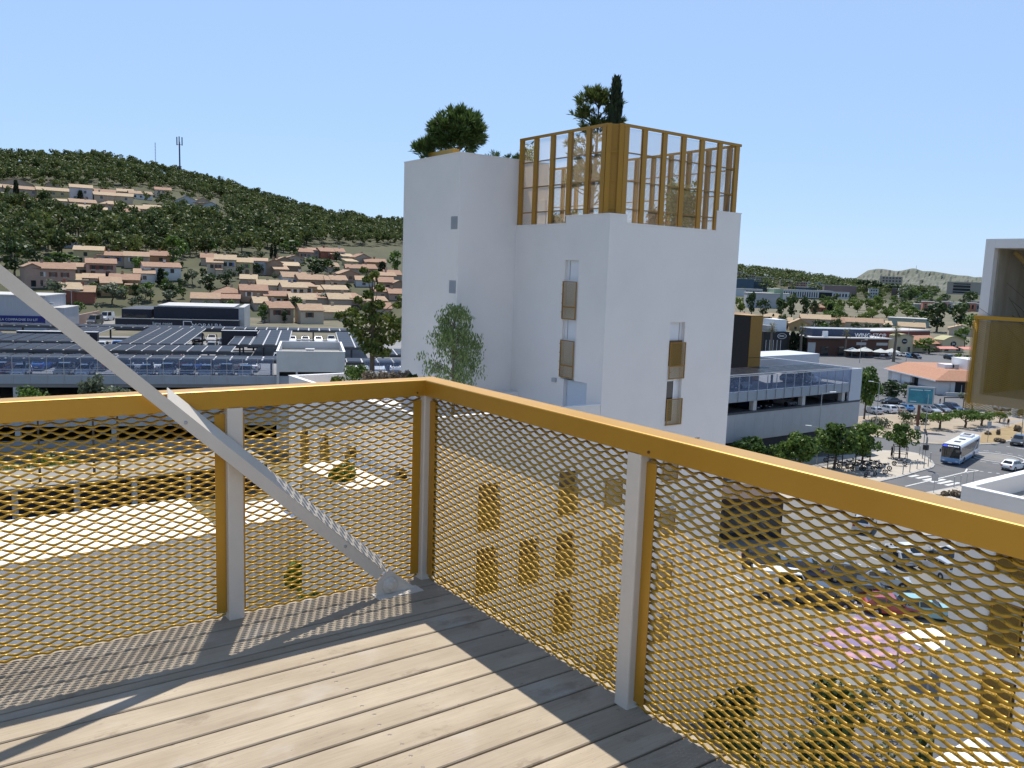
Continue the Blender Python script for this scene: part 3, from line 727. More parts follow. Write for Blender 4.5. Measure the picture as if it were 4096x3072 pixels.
MRF = [mat("roof_tiles_%s" % n_, a, 0.9, n=(1.1, b, 0.35, 0.7, (1, 1, 1)), bump=(9, 0.5)) for n_, a, b in
       (("tan", (0.40, 0.27, 0.175), (0.31, 0.20, 0.125)), ("rose", (0.36, 0.215, 0.14), (0.27, 0.155, 0.10)), ("straw", (0.46, 0.345, 0.22), (0.37, 0.265, 0.165)))]
RFN = ['tan', 'rosy', 'straw']
MS = {k: mat("shutter_"+k, v, 0.7) for k, v in SHUT.items()}
_wc = {}
def win_mesh(w, h, sh):
    k = (round(w, 1), round(h, 1), sh)
    if k in _wc: return _wc[k]
    m = MB(); m.mx(0).box(-w/2, w/2, -0.05, 0.05, 0, h); m.mx(1).box(-w/2-0.07, w/2+0.07, -0.06, 0.04, -0.09, -0.001)
    if sh in 'bgwnr' and sh != 'd':
        m.mx(2)
        for sx_ in (-1, 1): m.box(sx_*(w/2+0.28)-0.26, sx_*(w/2+0.28)+0.26, -0.09, -0.01, 0, h)
    _wc[k] = m.mesh("window", [M_GLASS, MW['white'], MS[sh]]); return _wc[k]
def house(w, dp, hw, col, kind='f', roof=0, pitch=0.30, wins=(), chim=True, wing=None):
    """hw wall height at the eaves; local -y faces the viewer; kind f: ridge along the front, g: gable to the front, h: hipped, s: single slope"""
    th = thing("house", "", "house")
    m = MB(); b = -3.0; x0, x1, y0, y1 = -w/2, w/2, 0, dp
    o = 0.35; rm = MB(); t = 0.18
    if kind == 'f':
        hr = hw+dp/2*pitch; ym = dp/2
        m.add([(x0,y0,b),(x1,y0,b),(x1,y1,b),(x0,y1,b),(x0,y0,hw),(x1,y0,hw),(x1,y1,hw),(x0,y1,hw),(x0,ym,hr),(x1,ym,hr)],
              [(0,1,5,4),(2,3,7,6),(1,2,6,9,5),(3,0,4,8,7)])
        ez = hw-o*pitch
        for ya, sgn in ((y0-o, 1), (y1+o, -1)):
            A = [(x0-o,ya,ez),(x1+o,ya,ez),(x1+o,ym,hr),(x0-o,ym,hr)]
            if sgn < 0: A = A[::-1]
            rm.add([*A, *[(p[0],p[1],p[2]+t) for p in A]], [(3,2,1,0),(4,5,6,7),(0,1,5,4),(1,2,6,5),(2,3,7,6),(3,0,4,7)])
    elif kind == 'g':
        hr = hw+w/2*pitch
        m.add([(x0,y0,b),(x1,y0,b),(x1,y1,b),(x0,y1,b),(x0,y0,hw),(x1,y0,hw),(x1,y1,hw),(x0,y1,hw),(0,y0,hr),(0,y1,hr)],
              [(0,1,5,8,4),(2,3,7,9,6),(1,2,6,5),(3,0,4,7)])
        ez = hw-o*pitch
        for xa, sgn in ((x0-o, 1), (x1+o, -1)):
            A = [(xa,y0-o,ez),(0,y0-o,hr),(0,y1+o,hr),(xa,y1+o,ez)]
            if sgn < 0: A = A[::-1]
            rm.add([*A, *[(p[0],p[1],p[2]+t) for p in A]], [(3,2,1,0),(4,5,6,7),(0,1,5,4),(1,2,6,5),(2,3,7,6),(3,0,4,7)])
    elif kind == 's':
        hr = hw+dp*pitch
        m.add([(x0,y0,b),(x1,y0,b),(x1,y1,b),(x0,y1,b),(x0,y0,hw),(x1,y0,hw),(x1,y1,hr),(x0,y1,hr)], [(0,1,5,4),(2,3,7,6),(1,2,6,5),(3,0,4,7)])
        A = [(x0-o,y0-o,hw-o*pitch),(x1+o,y0-o,hw-o*pitch),(x1+o,y1+o,hr+o*pitch),(x0-o,y1+o,hr+o*pitch)]
        rm.add([*A, *[(p[0],p[1],p[2]+t) for p in A]], [(3,2,1,0),(4,5,6,7),(0,1,5,4),(1,2,6,5),(2,3,7,6),(3,0,4,7)])
    else:
        k = min(w, dp)/2; hr = hw+k*pitch
        m.add([(x0,y0,b),(x1,y0,b),(x1,y1,b),(x0,y1,b),(x0,y0,hw),(x1,y0,hw),(x1,y1,hw),(x0,y1,hw)], [(0,1,5,4),(2,3,7,6),(1,2,6,5),(3,0,4,7)])
        xa, xb = x0+k, x1-k; ez = hw-o*pitch
        if xb < xa+0.1: xa, xb = -0.05, 0.05
        v = [(x0-o,y0-o,ez),(x1+o,y0-o,ez),(x1+o,y1+o,ez),(x0-o,y1+o,ez),(xa,dp/2,hr),(xb,dp/2,hr)]
        v += [(p[0],p[1],p[2]+t) for p in v]
        rm.add(v, [(6,7,11,10),(7,8,11),(8,9,10,11),(9,6,10),(0,1,7,6),(1,2,8,7),(2,3,9,8),(3,0,6,9),(3,2,1,0)])
    if wing: m.box(wing[0], wing[1], -wing[2], -0.002, b, wing[3])
    m.build("wall", MW[col], th)
    ro = rm.build("roof", MRF[roof], th)
    if wing: MB().add([(wing[0]-0.2,-wing[2]-0.3,wing[3]),(wing[1]+0.2,-wing[2]-0.3,wing[3]),(wing[1]+0.2,-0.003,wing[3]+0.55),(wing[0]-0.2,-0.003,wing[3]+0.55),(wing[0]-0.2,-wing[2]-0.3,wing[3]-0.15),(wing[1]+0.2,-wing[2]-0.3,wing[3]-0.15),(wing[1]+0.2,-0.003,wing[3]-0.15),(wing[0]-0.2,-0.003,wing[3]-0.15)], [(0,1,2,3),(7,6,5,4),(0,4,5,1),(1,5,6,2),(3,7,4,0)]).build("porch_roof", MRF[roof], th)
    if chim:
        cx = R_.uniform(-0.3, 0.3)*w; cy = dp*0.55
        MB().box(cx-0.35, cx+0.35, cy-0.3, cy+0.3, hw, hr+0.9).box(cx-0.42, cx+0.42, cy-0.37, cy+0.37, hr+0.903, hr+1.05).build("chimney", MW[col], ro)
    for (u, z, ww, wh, sh) in wins:
        ob("window", win_mesh(ww, wh, sh), th, loc=(u*w, -0.004, z))
    return th
# (left px, right px, ridge, eaves, foot, wall, kind, roof, windows, depth, turn)   pixels of the photograph via three crops
def cA(x, y): return x/2.552, 950+y/2.552
def cB(x, y): return 780+x/2.5523, 950+y/2.5523
def cC(x, y): return x/2.6976, 600+y/2.6976
def cD(x, y): return 780+x/2.572, 600+y/2.572
HS = []
def rowA(*r): HS.extend((cA, *q) for q in r)
rowA((370, 725, 285, 345, 515, 'pink', 'f', 1, 'wrr', 0), (787, 1027, 112, 148, 275, 'yellow', 'f', 2, 'd', 0), (1028, 1262, 162, 197, 290, 'beige', 'f', 1, 'bb', 0),
     (1292, 1500, 165, 205, 315, 'beige', 'f', 0, 'wd', 0), (1545, 1740, 152, 195, 270, 'orange', 'f', 1, 'd', 0), (700, 905, 278, 312, 385, 'beige', 'f', 0, 'nn', 0),
     (915, 1160, 240, 282, 415, 'pink', 'f', 1, 'rrr', 0), (725, 875, 392, 444, 520, 'beige', 'f', 2, '', 0), (877, 1050, 394, 430, 520, 'beige', 's', 0, 'd', 0),
     (1390, 1565, 338, 378, 465, 'white', 'f', 0, 'd', 0), (1500, 1825, 275, 315, 440, 'white', 'f', 1, 'ddd', 0), (1055, 1225, 425, 480, 600, 'ochre', 'f', 0, 'n', 0),
     (1145, 1395, 390, 445, 555, 'ochre', 'f', 1, 'd', 1), (652, 820, 487, 545, 670, 'red', 'f', 2, '', 0), (800, 948, 518, 570, 675, 'red', 'f', 0, '', 0), (300, 372, 262, 330, 515, 'pink', 'g', 0, '', 0))
HS += [(cB, *q) for q in (
    (70, 205, 172, 215, 290, 'beige', 'f', 1, 'd', 0), (135, 275, 225, 268, 392, 'cream', 's', 0, 'dr', 1), (215, 405, 190, 237, 385, 'cream', 'f', 2, 'wwb', 0), (395, 580, 222, 262, 390, 'yellow', 'f', 2, 'g', 0),
    (405, 485, 262, 302, 390, 'cream', 's', 2, 'n', 0), (555, 730, 230, 250, 378, 'grey', 's', 0, 'd', 0), (735, 890, 222, 268, 390, 'brown', 'g', 0, '', 0), (820, 950, 295, 332, 412, 'brown', 's', 0, 'd', 0),
    (830, 1000, 205, 240, 300, 'brown', 'g', 0, '', 0), (895, 1080, 260, 295, 355, 'brown', 's', 2, 'd', 0), (955, 1105, 188, 212, 260, 'beige', 'g', 0, 'w', 0), (1065, 1205, 88, 152, 208, 'pink', 'f', 1, 'rd', 0),
    (1195, 1275, 110, 135, 205, 'beige', 's', 1, 'd', 0), (1282, 1445, 108, 147, 220, 'red', 'f', 1, 'w', 1), (1442, 1530, 116, 150, 225, 'white', 'f', 1, 'dd', 0), (1510, 1632, 178, 205, 245, 'cream', 's', 2, 'd', 0),
    (1640, 1795, 168, 207, 290, 'beige', 'g', 1, 'd', 0), (1740, 1952, 235, 268, 305, 'orange', 'f', 1, '', 0), (1552, 1665, 232, 256, 300, 'yellow', 's', 2, 'd', 0), (1360, 1470, 272, 310, 355, 'beige', 'f', 0, 'd', 0),
    (1545, 1740, 295, 332, 372, 'beige', 'f', 1, '', 0), (1742, 1860, 285, 345, 375, 'pink', 'f', 1, 'd', 0), (1478, 1688, 338, 378, 462, 'brown', 'g', 0, 'd', 0), (1950, 2112, 350, 402, 440, 'beige', 'f', 1, '', 0),
    (1890, 2050, 378, 412, 452, 'pink', 'f', 0, '', 0), (470, 622, 390, 430, 492, 'beige', 'f', 2, 'd', 0), (655, 938, 445, 492, 560, 'cream', 'f', 2, 'dd', 0), (907, 1145, 370, 422, 472, 'white', 'f', 0, 'b', 0),
    (1068, 1335, 398, 455, 497, 'brown', 'f', 0, 'r', 0), (1335, 1482, 410, 452, 502, 'beige', 'f', 0, 'r', 0), (1395, 1552, 396, 438, 500, 'beige', 'f', 0, 'd', 0), (480, 732, 490, 548, 660, 'brown', 'f', 1, 'w', 0),
    (200, 482, 520, 602, 640, 'beige', 'h', 1, '', 0), (905, 1140, 472, 515, 620, 'cream', 'f', 2, 'dwd', 0), (1138, 1230, 490, 508, 606, 'ochre', 's', 0, 'w', 0), (1222, 1356, 500, 537, 602, 'ochre', 'f', 2, 'w', 0),
    (1330, 1562, 512, 552, 602, 'beige', 'f', 2, 'dd', 0), (720, 985, 560, 602, 672, 'ochre', 'f', 1, 'wwd', 0), (770, 1005, 670, 727, 872, 'beige', 'f', 1, 'rr', 0), (1085, 1310, 693, 750, 882, 'cream', 'f', 0, 'n', 0),
    (1230, 1378, 603, 634, 692, 'beige', 's', 1, '', 0), (1376, 1602, 590, 647, 702, 'beige', 'f', 2, '', 0), (1592, 1702, 603, 642, 692, 'pink', 's', 1, '', 0), (1700, 1966, 628, 667, 718, 'brown', 'f', 0, '', 0),
    (1842, 1986, 545, 582, 622, 'beige', 'f', 1, 'd', 0), (1985, 2140, 558, 602, 642, 'pink', 'f', 1, 'd', 0), (1646, 1832, 413, 452, 502, 'grey', 'f', 0, 'd', 0), (1880, 2026, 430, 482, 522, 'brown', 'f', 1, 'd', 0),
    (2030, 2140, 440, 477, 532, 'brown', 'g', 0, '', 0), (980, 1232, 628, 682, 706, 'beige', 'f', 2, '', 0), (620, 738, 663, 722, 745, 'beige', 'f', 2, '', 0), (1310, 1600, 718, 802, 838, 'cream', 'f', 2, '', 1),
    (1870, 2002, 700, 752, 800, 'beige', 'f', 1, '', 0), (-20, 235, 612, 662, 700, 'beige', 'f', 0, '', 0), (226, 442, 636, 672, 700, 'brown', 'f', 1, '', 0))]
HS += [(cC, *q) for q in (
    (35, 305, 322, 372, 408, 'beige', 'g', 2, '', 0), (112, 440, 390, 438, 503, 'beige', 'f', 0, 'dd', 0), (442, 716, 402, 450, 508, 'yellow', 'f', 2, 'ddd', 0), (785, 976, 383, 428, 552, 'grey', 'f', 2, 'd', 0),
    (520, 632, 335, 376, 412, 'beige', 'g', 0, '', 0), (262, 466, 533, 582, 618, 'orange', 'f', 1, '', 0), (432, 622, 538, 582, 622, 'orange', 'f', 1, '', 0), (600, 762, 536, 562, 612, 'cream', 's', 2, 'd', 0),
    (790, 1016, 543, 580, 618, 'pink', 'f', 0, 'd', 0), (790, 1000, 596, 642, 742, 'grey', 'f', 2, 'dd', 0), (1002, 1140, 628, 660, 742, 'white', 's', 2, 'd', 0), (1040, 1212, 455, 497, 562, 'beige', 'f', 2, 'd', 0),
    (1052, 1240, 423, 466, 520, 'brown', 'f', 1, '', 0), (1212, 1412, 453, 508, 572, 'cream', 'f', 2, 'd', 0), (1100, 1326, 560, 592, 637, 'pink', 'h', 2, 'd', 0), (1085, 1242, 595, 638, 702, 'beige', 'g', 1, '', 0),
    (1242, 1482, 628, 682, 718, 'beige', 'f', 1, 'ddd', 0), (1280, 1422, 428, 467, 495, 'pink', 'f', 2, '', 0), (1420, 1626, 423, 482, 532, 'white', 'f', 0, 'ddd', 0), (1690, 1836, 395, 442, 522, 'cream', 'f', 1, 'ddd', 1),
    (1412, 1642, 583, 642, 692, 'beige', 'f', 2, '', 0), (1562, 1722, 603, 652, 692, 'cream', 's', 2, '', 0), (1915, 2122, 508, 557, 642, 'grey', 'g', 2, 'd', 0), (2065, 2190, 530, 575, 662, 'pink', 'f', 2, 'd', 0),
    (715, 862, 948, 987, 1058, 'grey', 'h', 0, 'd', 0), (-60, 132, 680, 712, 772, 'white', 'f', 2, 'd', 0), (-40, 90, 380, 412, 450, 'beige', 'f', 2, '', 0))]
HS += [(cD, *q) for q in ((0, 162, 498, 545, 640, 'beige', 'g', 2, 'd', 0), (96, 236, 538, 582, 702, 'grey', 'g', 2, 'd', 1))]
HPOS = []; zones = {}
for (crop, xl, xr, yr, ye, yb, col, kind, rf, wn, wg) in HS:
    (pxl, pyb), (pxr, _), (_, pye), (_, pyr) = crop(xl, yb), crop(xr, yb), crop(0, ye), crop(0, yr)
    xc = (pxl+pxr)/2
    pos, d = hit(xc, pyb)
    w = max(4.0, (pxr-pxl)*d/FPX); hw = max(2.2, (pyb-pye)*d/FPX)
    rise = max(0.5, (pye-pyr)*d/FPX); dp = 8.0 if kind != 'g' else 10.0
    pit = max(0.16, min(0.42, rise/(dp/2))) if kind in 'fh' else (rise/dp if kind == 's' else rise/(w/2))
    pit = max(0.14, min(0.45, pit))
    nw = len(wn); wl = []
    for i, ch in enumerate(wn):
        u = ((i+0.5)/nw-0.5)*0.78 if nw > 1 else R_.uniform(-0.2, 0.2)
        wl.append((u, hw*0.58 if hw > 4.2 else max(0.5, hw-1.9), 1.15, min(1.35, hw*0.4), ch))
    if hw > 4.6:
        for u in ([-0.28, 0.22] if w > 6 else [0.05]):
            wl.append((u, 0.35, 1.3, 1.9, 'd'))
    h = house(w, dp, hw, col, kind, rf, pit, wl, chim=(kind != 's' and R_.random() < 0.75), wing=(w*0.05, w*0.45, 2.2, 2.3) if wg else None)
    az = math.atan2(pos.x, pos.y); h.location = pos; h.rotation_euler = (0, 0, -az+R_.uniform(-0.10, 0.16)+(0.18 if xc > 1100 else 0.0))
    HPOS.append((pos.x, pos.y, max(w, dp)*0.62))
    st = 'two-storey' if hw > 4.4 else 'low'
    if crop in (cC, cD):
        zn = 'in the upper hillside estate' if pyb < 770 else ('in the lower row of the hillside estate' if pyb < 900 else 'half hidden in the pine wood')
    elif pyb < 1075: zn = 'in the row against the pine wood'
    elif pyb < 1125: zn = 'in the second row below the wood'
    elif pyb < 1165: zn = 'in the middle row of houses'
    elif pyb < 1215: zn = 'in the row above the shop roofs'
    else: zn = 'in the front row behind the shops'
    h['_z'] = zn; h['_x'] = xc; h['_c'] = col; h['_s'] = st; h['_r'] = RFN[rf]; h['group'] = "houses on the hillside"
    zones.setdefault(zn, []).append(h)
_T = ['', '', 'twenty', 'thirty', 'forty', 'fifty', 'sixty', 'seventy', 'eighty', 'ninety']; _TH = ['', '', 'twentieth', 'thirtieth', 'fortieth', 'fiftieth', 'sixtieth', 'seventieth', 'eightieth', 'ninetieth']
ORD = ['first', 'second', 'third', 'fourth', 'fifth', 'sixth', 'seventh', 'eighth', 'ninth', 'tenth', 'eleventh', 'twelfth', 'thirteenth', 'fourteenth', 'fifteenth', 'sixteenth', 'seventeenth', 'eighteenth', 'nineteenth', 'twentieth', 'twenty-first', 'twenty-second', 'twenty-third', 'twenty-fourth', 'twenty-fifth', 'twenty-sixth', 'twenty-seventh', 'twenty-eighth', 'twenty-ninth']
ORD = ORD[:19]+[(_TH[k//10] if k % 10 == 0 else _T[k//10]+'-'+ORD[k % 10-1]) for k in range(20, 100)]
for zn, L in zones.items():
    L.sort(key=lambda o: o['_x'])
    same = {}
    for o in L: same.setdefault((o['_c'], o['_s']), []).append(o)
    for (c_, s_), g in same.items():
        for i, o in enumerate(g):
            if len(g) == 1: lab = f"{s_} {c_} house with {o['_r']} tile roof {zn}, the only such one"
            else: lab = f"{s_} {c_} house with {o['_r']} tile roof, {ORD[i]} such from the left {zn}"
            if len(lab.split()) > 16: lab = f"{s_} {c_} house, {ORD[i]} such from the left {zn}" if len(g) > 1 else f"{s_} {c_} house with {o['_r']} roof {zn}"
            o['label'] = lab
    for o in L:
        for k in ('_z', '_x', '_c', '_s', '_r'): del o[k]
# ================================================================ vehicles
PAINT = {'white': (0.75, 0.75, 0.74), 'silver': (0.48, 0.49, 0.50), 'grey': (0.17, 0.175, 0.18), 'black': (0.018, 0.018, 0.02), 'blue': (0.04, 0.13, 0.40), 'red': (0.33, 0.025, 0.02),
         'dark blue': (0.02, 0.035, 0.09), 'beige': (0.42, 0.37, 0.29), 'light blue': (0.10, 0.32, 0.62), 'teal': (0.28, 0.50, 0.50)}
MP = {k: mat("car_paint_"+k.replace(' ', '_'), v, 0.28, 0.25 if k in ('silver', 'grey') else 0.0, coat=1.0) for k, v in PAINT.items()}
M_CARGL = mat("car_glass", (0.012, 0.016, 0.02), 0.04, spec=0.8)
M_TRIM = mat("car_trim", (0.02, 0.02, 0.022), 0.6)
M_LAMP = mat("lamp_glass", (0.7, 0.72, 0.75), 0.1, 0.3)
M_TAIL = mat("tail_lamp", (0.35, 0.015, 0.012), 0.2)
M_RIM = mat("wheel_rim", (0.45, 0.46, 0.48), 0.3, 0.7)
M_PLATE = mat("number_plate", (0.7, 0.7, 0.68), 0.5)
SHP = {  # length, width, height, bonnet line, (x of screen foot, roof front, roof back, tail foot), belt
    'hatchback': (4.2, 1.78, 1.46, 0.88, (0.95, 0.15, -1.35, -1.98), 0.92),
    'estate': (4.6, 1.82, 1.5, 0.9, (1.05, 0.2, -1.75, -2.2), 0.95),
    'SUV': (4.5, 1.86, 1.68, 1.02, (1.05, 0.35, -1.65, -2.12), 1.06),
    'saloon': (4.6, 1.8, 1.44, 0.88, (0.95, 0.1, -1.0, -1.75), 0.92),
    'van': (5.2, 2.0, 2.35, 1.15, (1.9, 1.15, -2.5, -2.58), 1.25)}
WHEEL = None
def wheel_mesh():
    m = MB(); m.mx(0); prof = [(0.20, -0.10), (0.30, -0.105), (0.325, -0.08), (0.325, 0.08), (0.30, 0.105), (0.20, 0.10)]; m.lathe(prof, n=16)
    m.mx(1); m.lathe([(0.0001, -0.095), (0.08, -0.10), (0.20, -0.09), (0.21, -0.06)], n=16); m.lathe([(0.21, 0.06), (0.20, 0.09), (0.08, 0.10), (0.0001, 0.095)], n=16)
    m.mx(0)
    for k in range(5):
        a = 2*PI*k/5
        for sg in (-1, 1): m.add([(0.09*math.cos(a+0.5), 0.09*math.sin(a+0.5), sg*0.103), (0.19*math.cos(a+0.4), 0.19*math.sin(a+0.4), sg*0.097), (0.19*math.cos(a+0.86), 0.19*math.sin(a+0.86), sg*0.097)], [(0,1,2)])
    return m.mesh("wheel", [M_BLACK, M_RIM])
WHEEL = wheel_mesh()
def car_body(sh):
    L, Wd, Hh, hb, (x1, x2, x3, x4), belt = SHP[sh]; hw = Wd/2; F = L/2
    st = [(-F, 0.80, 0.36, belt-0.22), (-F+0.12, 0.93, 0.25, belt-0.03), (x4+0.2, 0.98, 0.22, belt), (-1.2, 1.0, 0.2, belt), (0.0, 1.0, 0.2, belt), (x1, 0.99, 0.2, belt-0.01), (F-0.55, 0.95, 0.22, hb-0.1), (F-0.15, 0.86, 0.26, hb-0.22), (F, 0.72, 0.36, hb-0.36)]
    b = MB()
    rings = []
    for x, wf, zb, zt in st:
        w = hw*wf; zm = zb+(zt-zb)*0.42
        rings.append([(x, -w*0.9, zb), (x, -w, zb+0.10), (x, -w, zm+0.1), (x, -w*0.93, zt), (x, w*0.93, zt), (x, w, zm+0.1), (x, w, zb+0.10), (x, w*0.9, zb)])
    n = 8
    b.add([p for r in rings for p in r], [(i*n+j, i*n+(j+1) % n, (i+1)*n+(j+1) % n, (i+1)*n+j) for i in range(len(rings)-1) for j in range(n)]+[tuple(range(n-1, -1, -1)), tuple(range((len(rings)-1)*n, len(rings)*n))])
    b.f = [f[::-1] for f in b.f]
    wb, wr = hw*0.90, hw*0.72
    gb = [(x1, wb*0.98, belt-0.015), (x2, wr, Hh-0.06), ((x2+x3)/2, wr*1.02, Hh), (x3, wr*0.98, Hh-0.05), (x4, wb*0.95, belt-0.02)]
    V = [(x, -w, z) for x, w, z in gb]+[(x, w, z) for x, w, z in gb]+[(x2-0.1, -wb, belt-0.01), (x3+0.1, -wb, belt-0.01), (x2-0.1, wb, belt-0.01), (x3+0.1, wb, belt-0.01)]
    b.add(V, [(0,1,10), (10,1,2,3,11), (11,3,4), (6,5,12), (6,12,13,8,7), (13,9,8), (1,6,7,2), (2,7,8,3), (5,6,1,0), (3,8,9,4)])
    g = MB()
    def gl(a, b_, c, d, off):
        o = Vector(off); g.quad(*[Vector(p)+o for p in (a, b_, c, d)])
    def lerp(p, q, t): return tuple(p[i]+(q[i]-p[i])*t for i in range(3))
    a, bq, c, d = V[0], V[5], V[6], V[1]
    gl(lerp(lerp(a, bq, .06), lerp(d, c, .06), .10), lerp(lerp(a, bq, .94), lerp(d, c, .94), .10), lerp(lerp(a, bq, .93), lerp(d, c, .93), .93), lerp(lerp(a, bq, .07), lerp(d, c, .07), .93), (0.012, 0, 0.012))
    a, bq, c, d = V[9], V[4], V[3], V[8]
    gl(lerp(lerp(a, bq, .07), lerp(d, c, .07), .22), lerp(lerp(a, bq, .93), lerp(d, c, .93), .22), lerp(lerp(a, bq, .9), lerp(d, c, .9), .9), lerp(lerp(a, bq, .1), lerp(d, c, .1), .9), (-0.012, 0, 0.01))
    zt_ = Hh-0.13; xm = (x2+x3)/2+0.05
    def sidew(xa_b, xb_b, xa_t, xb_t):
        for sg in (-1, 1):
            q = [(xa_b, sg*(wb-0.012), belt+0.05), (xb_b, sg*(wb-0.012), belt+0.05), (xb_t, sg*(wr+0.045), zt_), (xa_t, sg*(wr+0.045), zt_)]
            q = [Vector(p)+Vector((0, sg*0.02, 0)) for p in q]
            g.quad(*(q if sg < 0 else q[::-1]))
    sidew(xm+0.05, x1-0.28, xm+0.05, x2-0.02)
    if sh != 'van':
        sidew(xm-0.85, xm-0.05, xm-0.8, xm-0.05)
        if sh in ('SUV', 'estate'): sidew(x4+0.35, xm-0.93, x3+0.18, xm-0.88)
    k = MB()
    k.mx(0)
    for sg in (-1, 1):
        for xc in (L*0.31, -L*0.29): 
            pts = [(xc+0.37*math.cos(t), sg*(hw+0.004), 0.33+0.37*math.sin(t)) for t in np.linspace(-0.35, PI+0.35, 9)]
            k.add(pts, [tuple(range(9)) if sg < 0 else tuple(range(8, -1, -1))])
        k.obox((x1-0.35, sg*(hw+0.0), belt+0.02), (0.12, 0, 0), (0, sg*0.16, 0), (0, 0, 0.13))
    k.box(F-0.06, F+0.012, -hw*0.5, hw*0.5, 0.40, 0.50); k.box(-F-0.012, -F+0.06, -hw*0.6, hw*0.6, 0.32, 0.42)
    k.mx(1)
    for sg in (-1, 1): k.obox((F-0.24, sg*hw*0.83-0.15, hb-0.36), (0.16, 0, -0.06), (0, 0.30, 0), (0.05, 0, 0.14))
    k.mx(2)
    for sg in (-1, 1): k.obox((-F-0.012, sg*hw*0.70-0.13, belt-0.30), (0.08, 0, 0), (0, 0.26, 0), (0, 0, 0.19))
    k.mx(3).box(F+0.0, F+0.02, -0.25, 0.25, 0.36, 0.45); k.box(-F-0.02, -F, -0.25, 0.25, 0.45, 0.55)
    return b, g, k
_bod = {}
def car_meshes(sh, col):
    if (sh, col) not in _bod:
        b, g, k = car_body(sh)
        base = _bod.get(sh)
        if not base:
            base = (g.mesh("window_glass", M_CARGL), k.mesh("lights_and_trim", [M_TRIM, M_LAMP, M_TAIL, M_PLATE])); _bod[sh] = base
        _bod[(sh, col)] = (b.mesh("body", MP[col]), *base)
    return _bod[(sh, col)]
def car(sh, col, loc, head, label, group, parts=True):
    """head: direction (x, y) the bonnet points"""
    rz = math.atan2(head[1], head[0]); L, Wd = SHP[sh][:2]
    if parts:
        t = thing("parked_car" if 'park' in label else "car", label, "van" if sh == 'van' else "car", loc, rz, group)
        b, g, k = car_meshes(sh, col); ob("body", b, t); ob("window_glass", g, t); ob("lights_and_trim", k, t)
        for sx_, sy_ in ((1, 1), (1, -1), (-1, 1), (-1, -1)):
            w = ob("wheel", WHEEL, t, loc=(L*0.31 if sx_ > 0 else -L*0.29, sy_*(Wd/2-0.09), 0.325)); w.rotation_euler = (PI/2, 0, 0)
        return t
    key = ('one', sh, col)
    if key not in _bod:
        b, g, k = car_body(sh); m = MB()
        m.mx(0).add(b.v, b.f); m.mx(1).add(g.v, g.f)
        o_ = len(m.v); m.v += k.v
        for f, i in zip(k.f, k.mi): m.f.append(tuple(q+o_ for q in f)); m.mi.append(2+i)
        for sx_ in (L*0.31, -L*0.29):
            for sy_ in (-1, 1): m.mx(2).tube((sx_, sy_*(Wd/2-0.2), 0.32), (sx_, sy_*(Wd/2+0.012), 0.32), 0.31, n=10)
        _bod[key] = m.mesh("parked_car", [MP[col], M_CARGL, M_TRIM, M_LAMP, M_TAIL, M_PLATE])
    o = ob("parked_car", _bod[key], None, loc, rz); tag(o, label, "van" if sh == 'van' else "car", group); return o

# ================================================================ car park with solar roofs, to the left
TH = math.atan2(CU.y, CU.x)
ZR = Z(-15.3)                                       # roof deck of the car park
M_CONC = mat("grey_concrete", (0.36, 0.36, 0.36), 0.85, n=(0.8, (0.29, 0.29, 0.295), 0.4, 0.7))
M_PALE = mat("pale_concrete", (0.50, 0.49, 0.47), 0.85, n=(0.6, (0.43, 0.42, 0.41), 0.4, 0.7))
M_SPAN = mat("blue_grey_panel", (0.33, 0.365, 0.41), 0.55, n=(0.5, (0.30, 0.33, 0.375), 0.4, 0.7))
M_ASPH = mat("asphalt", (0.105, 0.107, 0.112), 0.9, n=(0.25, (0.135, 0.134, 0.135), 0.35, 0.7), bump=(40, 0.2))
M_PGLASS = glass_mat("parapet_glass", (0.30, 0.38, 0.55), 0.16)
M_PV = mat("solar_glass", (0.022, 0.022, 0.027), 0.35, spec=0.12)
M_PVF = mat("solar_frame", (0.46, 0.47, 0.49), 0.5, 0.2)
M_PVS = mat("dark_steel", (0.055, 0.06, 0.068), 0.6)
lcp = thing("car_park", "long two-storey car park with a glass parapet and solar roofs left of the white block", "car park", (P0.x, P0.y, 0), TH)
m = MB(); SA_, SB_ = -40.0, 62.0
m.box(SA_, SB_, 0.0, 68, ZR-1.0, ZR)
m.build("roof_deck", mat("deck_asphalt", (0.20, 0.20, 0.205), 0.9, n=(0.12, (0.25, 0.245, 0.24), 0.4, 0.7)), lcp)
MB().box(SA_, SB_, -0.12, -0.004, ZR-0.55, ZR+0.60).build("spandrel_panel", M_SPAN, lcp)
MB().box(SA_, SB_, 0.02, 68, 3.6, 5.8).build("floor_slab", M_PALE, lcp)
MB().box(SA_, SB_, 0.02, 0.5, 0.0, 1.7).build("plinth_wall", M_CONC, lcp)
MB().box(SA_, SB_, 26, 26.3, 0.0, 3.598).box(SA_, SB_, 26, 26.3, 5.802, ZR-1.002).build("back_wall", M_DARK, lcp)  # blackened to paint the shaded depth behind the parking floors
col_ = MB().box(-0.3, 0.3, -0.03, 0.62, 1.703, ZR-1.003).mesh("column", M_PALE)
for s_ in (-20.9, -9.7, 1.6, 12.9, 24.2, 46.5, 56): ob("column", col_, lcp, loc=(s_, 0, 0))
